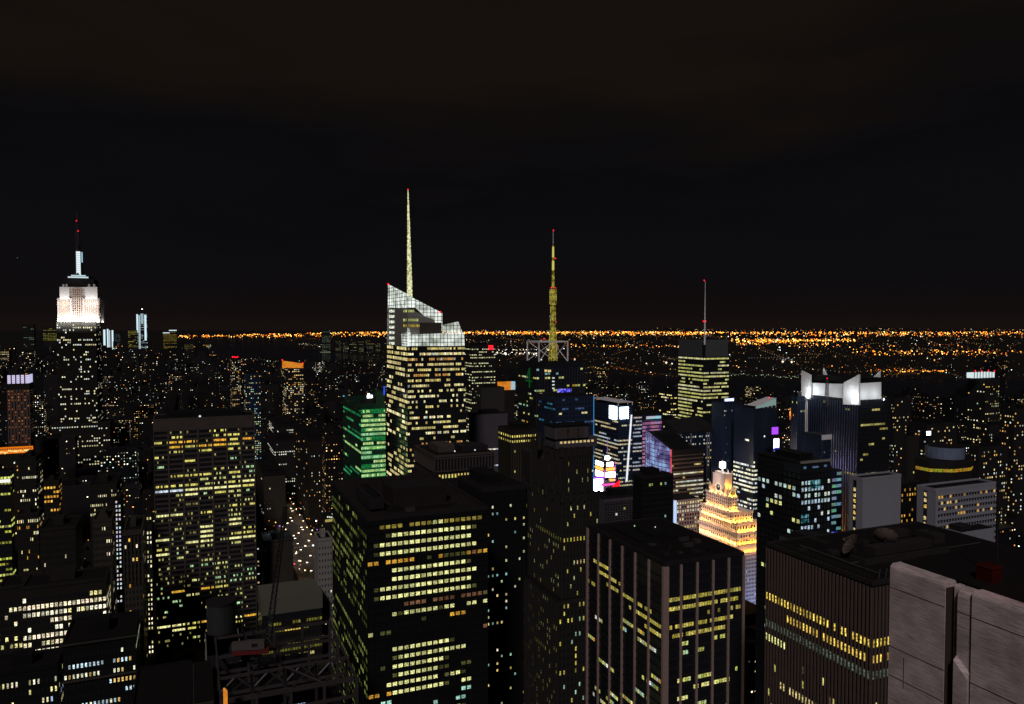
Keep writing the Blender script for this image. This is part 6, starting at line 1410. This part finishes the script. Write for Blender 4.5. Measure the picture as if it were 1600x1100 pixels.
far_tower('block with warm lit floors at the left edge of the skyline', -5, 14, 548, 3600, AP, 261, nc=7, nr=8, p=.6, yb=575)

# ================================================================== THE STREET WITH TRAFFIC
p0, p1 = ground(395, 905), ground(520, 905); 
Yst = ground(460, 860).y
st = ground(470, 865); 
road = MB(); c = ground(462, 868)
def gq(u0, v0, u1, v1, z, mat, mb): mb.quad([fromgrid(u0, v0, z), fromgrid(u1, v0, z), fromgrid(u1, v1, z), fromgrid(u0, v1, z)], mat)
ua, va = togrid(ground(470, 850)); gq(ua - 14, va - 420, ua + 14, va + 400, .05, 'asphalt', road); o = road.build('road'); o['kind'] = 'structure'
road2 = MB(); gq(ua - 120, va - 10, ua - 14.1, va + 10, .05, 'asphalt', road2); gq(ua + 14.1, va - 10, ua + 160, va + 10, .05, 'asphalt', road2); o = road2.build('road'); o['kind'] = 'structure'
pv = MB()
for s_ in (-1, 1):
    for a, b in ((-420, -10.2), (10.2, 400)):
        x0, x1 = sorted((ua + s_ * 14.1, ua + s_ * 19)); mbq = [fromgrid(x0, va + a), fromgrid(x1, va + a), fromgrid(x1, va + b), fromgrid(x0, va + b)]; pv.prism([(p.x, p.y) for p in mbq], -.1, .17, 'pave')
o = pv.build('pavement'); o['kind'] = 'structure'
pm = MB()
for k in range(9): gq(ua - 12 + k * 2.8, va - 15, ua - 10.8 + k * 2.8, va - 11.5, .056, 'paint', pm)
for k in range(30):
    for x in (-7, 0, 7): gq(ua + x - .1, va - 300 + k * 22, ua + x + .1, va - 296 + k * 22, .056, 'paint', pm)
o = pm.build('road_markings'); o['kind'] = 'structure'
def car(u, v, cc, label, first=None):
    p = fromgrid(u, v, .06); t = thing('car', label, 'car', p, TH, 'cars in the lit avenue between the slabs'); b = MB()
    prof = [(-2.2, .35), (2.2, .35), (2.25, .8), (1.3, .95), (.7, 1.45), (-1.2, 1.45), (-1.9, .95), (-2.25, .85)]
    for s0 in (-.88,):
        for k in range(len(prof)):
            (y0, z0), (y1, z1) = prof[k], prof[(k + 1) % len(prof)]; b.quad([(-.9, y0, z0), (.9, y0, z0), (.9, y1, z1), (-.9, y1, z1)][::-1], cc)
    b.quad([(-.9, y, z) for y, z in prof], cc); b.quad([(.9, y, z) for y, z in prof[::-1]], cc); b.build('body', t)
    for x in (-.8, .8):
        for y in (-1.4, 1.4): m = MB(); m.bar((x - .12, y, .34), (x + .12, y, .34), .3, 'black'); m.build('wheel', t)
    for x in (-.62, .62): m = MB(); m.octa((x, -2.45, .75), .42, 'lamp', (7, 6, 4.5)); m.build('headlight', t)
    for x in (-.65, .65): m = MB(); m.octa((x, 2.35, .8), .16, 'redlamp'); m.build('tail_light', t)
r = random.Random(300)
M['carwhite'] = solid('car_white', (.4, .4, .4), .3); M['caryellow'] = solid('taxi_yellow', (.5, .3, .02), .3); M['cardark'] = solid('car_dark', (.03, .03, .035), .3); SLOTS[:] = list(M.keys())
for k in range(26):
    car(ua + r.choice((-10.5, -3.5, 3.5, 10.5)), va - 130 + k * 13 + r.uniform(-3, 3), r.choice(('carwhite', 'caryellow', 'caryellow', 'cardark')), 'small car with glowing headlights in the crowded lit avenue beyond the crane')
def lampost(u, v, side, lab, col, e):
    p = fromgrid(u, v, .15); t = thing('street_lamp', lab, 'street lamp', p, TH + (0 if side > 0 else math.pi), 'street lamps along the lit avenue')
    m = MB(); m.cyl(0, 0, 0, 8.5, .11, 'darksteel', .07, 6); m.bar((0, 0, 8.4), (-2, 0, 9), .07, 'darksteel'); m.build('pole', t)
    m = MB(); m.box(-2.8, -.3, 8.85, -1.8, .3, 9.1, 'darksteel'); m.octa((-2.3, 0, 8.7), .75, 'lamp', tuple(c * 6 for c in col)); m.build('lamp_head', t)
    l = bpy.data.lights.new('street_light', 'POINT'); l.energy = e; l.color = (1, .7, .4); l.shadow_soft_size = .3; o = bpy.data.objects.new('street_light', l); COL.objects.link(o); o.parent = t; o.location = (-2.3, 0, 8)
for k in range(11):
    for s_ in (-1, 1): lampost(ua + s_ * 15, va - 130 + k * 34, s_, 'lit street lamp standing along the crowded avenue beyond the crane', lin(255, 215, 160), 900)

# ================================================================== THE REST OF THE CITY: blocks on the grid
zones = [(-100, 88, 'left of the floodlit deco skyscraper'), (88, 240, 'between the deco skyscraper and the travertine slab'), (240, 400, 'above the wide travertine slab'), (400, 535, 'between the travertine slab and the green-lit tower'),
         (535, 730, 'around the spired skyscraper'), (730, 925, 'around the lattice-mast tower'), (925, 1060, 'left of the needle-mast skyscraper'), (1060, 1240, 'around the stepped orange-lit tower'), (1240, 1400, 'behind the finned white crown'), (1400, 1800, 'at the far right')]
bands = [(0, 900, 'near'), (900, 1500, 'mid-distance'), (1500, 2400, 'farther off'), (2400, 99999, 'far side of the city')]
DOTS = [lin(255, 240, 200), lin(245, 215, 150), lin(235, 190, 110), lin(230, 240, 235), lin(255, 225, 170), lin(245, 160, 80), lin(205, 230, 215)]
r = random.Random(500); cand = []
v = 420
while v < 6600:
    u = -3400
    while u < 5200:
        if r.random() < (1.0 if v < 3500 else .55):
            lot = r.choice((32, 38, 46, 54))
            for row_ in (0, 1):
                w_ = lot * r.uniform(.75, .95); d_ = r.uniform(22, 28); gu, gv = u + r.uniform(0, 3), v + row_ * 31
                c0 = fromgrid(gu + w_ / 2, gv + d_ / 2)
                if c0.y < 430 or (abs(gu + w_ / 2 - ua) < 42 and gv < va + 420): continue
                h = r.choice((18, 22, 26, 30, 38, 46, 60, 75)) * r.uniform(.8, 1.2)
                if c0.y < 1500 and r.random() < .35: h *= 1.5
                h = min(h, 125 if c0.y > 900 else 80)
                if r.random() < .03 and c0.y > 1100: h = r.uniform(90, 150)
                px, py, d = proj(Vector((c0.x, c0.y, h))); bx, by, _ = proj(Vector((c0.x, c0.y, 0)))
                if not (-60 < px < 1660): continue
                if in_water(bx, by) or in_water(bx, by + 3) or in_water(bx, by - 2): continue
                # the far bank of the river is not part of this street grid
                if bx > 318:
                    far = max((y for x, y in WATER if abs(x - bx) < 130), default=0)
                    if by < far - 4: continue
                if bx < 330 and by < 549 and c0.y > 6000: continue
                if py < 560 and px > 330 and c0.y > 1500: h = min(h, 35)
                hw = F * w_ / d / 2
                if any(a - w_ < gu < b_ and e_ - d_ < gv < g2 for (a, b_, e_, g2, *_x) in FOOT): continue
                if any(x0 - 2 < px - hw and px + hw < x1 + 2 and yt + 4 < py and Yf < c0.y for (_, _, _, _, x0, x1, yt, Yf) in FOOT): continue
                cand.append((F * w_ / d * min(h, 60) * F / d, gu, gv, w_, d_, h, px, c0.y))
        u += r.choice((34, 40, 48, 56))
    v += 80
cand.sort(reverse=True)
LIM = 280
M['cityglass'] = solid('city_glass', (.008, .009, .012), .3); SLOTS[:] = list(M.keys())
rest = MB(); n_ind = 0
def blockmesh(mb, o, w_, d_, h, dist, rr):
    """o: world-space base corner function; adds walls, roof box, lit windows"""
    def T(x, y, z): return o + DS * x + DA * y + Vector((0, 0, z))
    def bx(x0, y0, z0, x1, y1, z1, mat):
        p = [T(x0, y0, z0), T(x1, y0, z0), T(x1, y1, z0), T(x0, y1, z0), T(x0, y0, z1), T(x1, y0, z1), T(x1, y1, z1), T(x0, y1, z1)]
        for a in ((4, 5, 6, 7), (0, 1, 5, 4), (1, 2, 6, 5), (2, 3, 7, 6), (3, 0, 4, 7)): mb.quad([p[k] for k in a], mat)
    mt = rr.choice(('brick_far', 'brick_far', 'cityglass', 'dark'))
    bx(0, 0, 0, w_, d_, h, mt)
    if dist < 3000: bx(w_ * .3, d_ * .3, h, w_ * rr.uniform(.45, .7), d_ * .7, h + rr.uniform(3, 6), 'black')
    if dist < 1600 and rr.random() < .4:
        x, y = w_ * .15, d_ * .5; bx(x, y, h, x + 3, y + 3, h + 5, 'black')
    k = max(1.0, dist / 1700)     # far lit rooms read as one glow per few windows
    fh = 3.5 * k; cw = 3.0 * k; base = rr.choice((.02, .04, .07, .1, .16, .3)) * (1 if rr.random() < .85 else 2); pal = [rr.choice(DOTS) for _ in range(3)]
    for side, wd in (('F', w_), ('S', d_)):
        nc = max(1, int(wd / cw)); nr_ = max(1, int((h - 3) / fh)); nr_ = min(nr_, int(70 / k) + 2)
        rowb = [rr.choice((.3, .7, 1, 1, 2.5)) for _ in range(nr_)]
        for j in range(nr_):
            for i in range(nc):
                if rr.random() > base * rowb[j]: continue
                c = rr.choice(pal); s = rr.choice((.15, .3, .6, 1.0, 1.8, 3.5)) ; a0, a1 = (i + .22) * wd / nc, (i + .22 + rr.uniform(.22, .45)) * wd / nc; z1 = h - 2 - j * fh; z0 = z1 - fh * rr.uniform(.2, .38)
                if side == 'F': q = [T(a0, -.12, z0), T(a1, -.12, z0), T(a1, -.12, z1), T(a0, -.12, z1)]
                elif proj(o)[0] > 300: q = [T(-.12, a1, z0), T(-.12, a0, z0), T(-.12, a0, z1), T(-.12, a1, z1)]
                else: q = [T(w_ + .12, a0, z0), T(w_ + .12, a1, z0), T(w_ + .12, a1, z1), T(w_ + .12, a0, z1)]
                mb.quad(q, 'lamp', (c[0] * s, c[1] * s, c[2] * s))
for k, (a, gu, gv, w_, d_, h, px, Y) in enumerate(cand):
    o = fromgrid(gu, gv)
    if k < LIM:
        m = MB(); blockmesh(m, o * 0, w_, d_, h, Y, r) if False else None
        m = MB()
        blockmesh(m, o, w_, d_, h, Y, r)
        m.v = [tuple(Vector(p) - o) for p in m.v]
        zn = [z for z in zones if z[0] <= px < z[1]][0][2]; bd = [b for b in bands if b[0] <= Y < b[1]][0][2]
        tag(m.build('city_block', None, tuple(o)), 'dark block with scattered lit windows, %s, %s' % (bd, zn), 'building', 'dark buildings %s, %s' % (bd, zn))
    else: blockmesh(rest, o, w_, d_, h, Y, r)
ro = rest.build('distant_city'); ro['kind'] = 'stuff'
print('city candidates', len(cand))

# ================================================================== LIGHTS SCATTERED OVER THE FAR LAND
r = random.Random(600)
LS = MB()
def dot(px, py, col, s=1.0, h=None):
    if in_water(px, py): return
    p = ground(px, py, 0); d = p.y; rad = d / F * .62 * s
    LS.octa((p.x, p.y, (h or 0) + rad * 1.02), rad, 'lamp', col)
ORc = [lin(255, 145, 38), lin(255, 170, 62), lin(250, 118, 26), lin(255, 205, 115)]
WHc = [lin(255, 235, 200), lin(240, 245, 255), lin(255, 215, 160)]
def sc(c, s): return tuple(x * s for x in c)
# glowing strip along the horizon
for k in range(1500):
    x = r.uniform(270, 1600); dens = .5 if x < 560 else (1.0 if x < 1130 else .85)
    if r.random() > dens: continue
    y = 519.2 + abs(r.gauss(0, 1.6 if x < 1130 else 3.2)) + (max(0, (560 - x) / 45) if x < 560 else 0)
    dot(x, y, sc(r.choice(ORc), r.uniform(1.2, 6.0)), r.uniform(.7, 1.4))
# bright bands
for (x0, x1, y, n, s) in ((740, 900, 521.5, 110, 1.3), (900, 1110, 522.5, 160, 1.3), (560, 740, 523, 60, 1), (1140, 1340, 532, 150, 1.5), (1150, 1300, 537, 90, 1.3), (1180, 1250, 533, 60, 1.6), (420, 520, 525.5, 50, 1.2), (280, 330, 526.5, 30, .9), (340, 470, 526, 60, 1), (500, 600, 524, 60, 1.1), (1150, 1240, 534, 60, 2.2), (1240, 1330, 533, 40, 2.2), (1330, 1600, 550, 90, 1.3), (1360, 1590, 554, 50, 1.6), (1230, 1400, 541, 40, 1), (1360, 1480, 580, 60, 1.2), (720, 860, 547, 60, .8), (760, 840, 553, 70, .9), (860, 1060, 541, 90, .8)):
    for k in range(n):
        x = r.uniform(x0, x1); dot(x, y + r.gauss(0, 1.3), sc(r.choice(ORc if y > 520 and not 545 < y < 554 or x > 1100 else WHc), r.choice((.5, 1.2, 2.5, 7.0))), r.uniform(.55, 1.35) * s ** .5)
# streets of lamps: rows running off at angles over the far bank
for k in range(90):
    x, y = r.uniform(620, 1620), 524 + abs(r.gauss(0, 26)); 
    if y > 588: continue
    ang = r.choice((0.02, -.03, .08, .35, -.3)); c = r.choice(ORc + ORc + WHc); n = r.randrange(4, 14); s = r.uniform(.3, .9); st_ = r.uniform(3, 9)
    for i in range(n): dot(x + i * st_, y + i * st_ * ang, sc(c, s * r.uniform(.5, 1.3)), r.uniform(.55, .95))
for k in range(1500):
    x = r.uniform(440, 1640); y = 523 + r.random() ** 1.5 * 68
    if x < 620 and y < 540 and r.random() < .8: continue
    dot(x, y, sc(r.choice(ORc + WHc + WHc + [lin(180, 230, 210)]), r.choice((.1, .2, .4, 1.0, 3.0))), r.choice((.35, .45, .55, .7, .9, 1.3)))
# stadium-bright lamps and shore lights
for (x, y, s) in ((1041, 568.5, 3), (1050, 569.5, 2.2), (1223, 567, 3.2), (1237, 567.5, 3), (1218, 544, 2.2), (949, 568, 2.6), (1497, 541, 2.2), (1503, 543, 1.8), (1300, 573, 2), (1461, 549, 2.6), (1495, 550, 2.8), (1460, 564, 2.2), (1540, 565, 1.6), (898, 562, 2), (1010, 569, 1.8), (1391, 548, 2.2), (1424, 549, 2.2), (1353, 548, 1.8), (1420, 551, 1.6), (1595, 551, 2.2), (1140, 555, 1.6)):
    dot(x, y, sc(r.choice(WHc[:2]) if 940 < x < 1240 else ORc[1], 1.6), s)
for (xa, ya, xb, yb, n, c) in ((918, 574, 952, 577, 22, ORc[3]), (955, 573, 1000, 581, 22, ORc[0]), (1002, 583, 1060, 588, 20, ORc[0]), (1140, 585, 1250, 590, 40, lin(210, 240, 190)), (1218, 562, 1240, 561.5, 16, WHc[1]), (720, 567, 730, 570, 6, WHc[0]), (466, 538, 510, 541, 22, WHc[0]), (436, 548, 500, 549, 18, WHc[0]), (497, 552, 519, 553, 16, lin(240, 250, 200)), (1380, 586, 1440, 583, 30, ORc[1]), (1390, 574, 1500, 585, 36, ORc[1]), (450, 531, 520, 530, 20, ORc[2]), (350, 530, 400, 530.5, 14, WHc[0]), (1572, 596, 1600, 600, 16, lin(170, 210, 160))):
    for k in range(n): t = k / n; dot(xa + (xb - xa) * t, ya + (yb - ya) * t + r.gauss(0, 1.0), sc(c, r.choice((.1, .3, .8, 1.5))), r.uniform(.45, 1.1))
HL = MB(); hp = []
for k in range(81):
    t = k / 80; x = 200 + 1500 * t; hgt = (1.0 if x < 560 else 1 + 4.5 * min(1, (x - 560) / 600)) * (.55 + .45 * math.sin(k * .53) * math.sin(k * .21 + 1)) + .4; hp.append((x, 517.3 - hgt))
for k in range(80):
    a, b = P(hp[k][0], hp[k][1], 29000), P(hp[k + 1][0], hp[k + 1][1], 29000); a2, b2 = Vector((a.x * 26500 / 29000, 26500, 0)), Vector((b.x * 26500 / 29000, 26500, 0)); a3, b3 = Vector((a.x, 31400, 0)), Vector((b.x, 31400, 0))
    HL.quad([a2, b2, b, a], 'ground'); HL.quad([a, b, b3, a3], 'ground')
ho = HL.build('hills'); ho['kind'] = 'structure'
for k in range(420):
    x = r.uniform(620, 1600); y = r.uniform(512.5, 519) if x > 1000 else r.uniform(516, 519)
    top_ = [h for h in hp if h[0] <= x][-1][1]
    if y < top_ - .6: continue
    p = P(x, y, 26300); LS.octa(p, 26300 / F * .5 * r.uniform(.5, 1.1), 'lamp', sc(r.choice(ORc + WHc), r.choice((.2, .5, 1, 2))))
lo = LS.build('distant_street_lights'); lo['kind'] = 'stuff'
# lamps in the streets of this side: along the avenues and cross streets between blocks
LC = MB()
for a in range(40):
    u0 = -3000 + a * 190 + r.uniform(-20, 20); on = r.random()
    for b in range(60):
        p = fromgrid(u0, 500 + b * 70 + r.uniform(-8, 8), 9); q = proj(p)
        if p.y < 520 or not 0 < q[0] < 1600 or in_water(q[0], q[1]) or r.random() < .45: continue
        if q[0] > 318 and q[1] < max((y for x, y in WATER if abs(x - q[0]) < 130), default=0): continue
        LC.octa(p, max(.8, q[2] / F * .55), 'lamp', sc(r.choice(ORc + WHc), r.uniform(.4, 1.3)))
# the orange diagonal avenue, the lamp-lit car deck and the small lit court
for (xa, ya, xb, yb, n, c, s) in ((246, 583, 290, 604, 26, ORc[0], 1.2), (150, 590, 250, 560, 14, ORc[3], .7), (58, 680, 85, 650, 12, ORc[0], .9), (410, 690, 430, 700, 10, ORc[2], .8)):
    for k in range(n):
        t = k / n + r.uniform(-.02, .02); p = ground(xa + (xb - xa) * t + r.gauss(0, 1.5), ya + (yb - ya) * t + r.gauss(0, 1.0), 26); LC.octa(p, p.y / F * .6 * s, 'lamp', sc(c, r.uniform(.5, 1.4)))
for k in range(46):
    p = P(r.uniform(1211, 1236), r.uniform(638, 660), 1500); LC.octa(p, r.choice((.8, 1.0, 2.0)), 'lamp', sc(ORc[k % 2], r.uniform(.3, 1.5)))
for k in range(110):   # shopfronts, signs and lamps around the crowded avenue
    p = fromgrid(ua + r.choice((-1, 1)) * r.uniform(15, 30) + r.gauss(0, 4), va + r.uniform(-130, 260), r.uniform(3, 12)); LC.octa(p, r.choice((.5, .6, .9, 1.3)), 'lamp', sc(r.choice(ORc + WHc + WHc + [lin(150, 200, 255), lin(255, 90, 90), lin(200, 140, 255)]), r.choice((.4, .9, 2, 3))))
c_o = LC.build('city_street_lights'); c_o['kind'] = 'stuff'
CD = Bld('car_park', 'open car deck glowing with orange lamps, right of the navy tower with the pale canopy', 'building', 1211, 638, 1508, xr=1237, kind='N', L=20, reg=False)
M['orangedeck'] = solid('sodium_lit_deck', (.4, .18, .05), .8); SLOTS[:] = list(M.keys()); CD.core('orangedeck', None)
for k in range(4): CD.wall.box(-.2, -1.2, CD.H - 6 * k - 1.2, CD.W + .2, 0, CD.H - 6 * k, 'brown')
for i in range(4): spot(CD, (CD.W * (i + .5) / 4, -6, CD.H - 12), 9000, (1, .5, .12), 1)
CD.finish(0)
# an aeroplane light above the skyline
q = P(27, 403, 9000); m = MB(); m.octa((0, 0, 0), 4.2, 'lamp', lin(230, 230, 220)); m.bar((-14, 0, 0), (14, 0, 0), 1.2, 'dark'); m.bar((0, -16, 0), (0, 16, 0), 1.6, 'dark'); tag(m.build('aeroplane', None, tuple(q)), 'tiny aircraft light in the dark sky at the far left', 'aircraft')
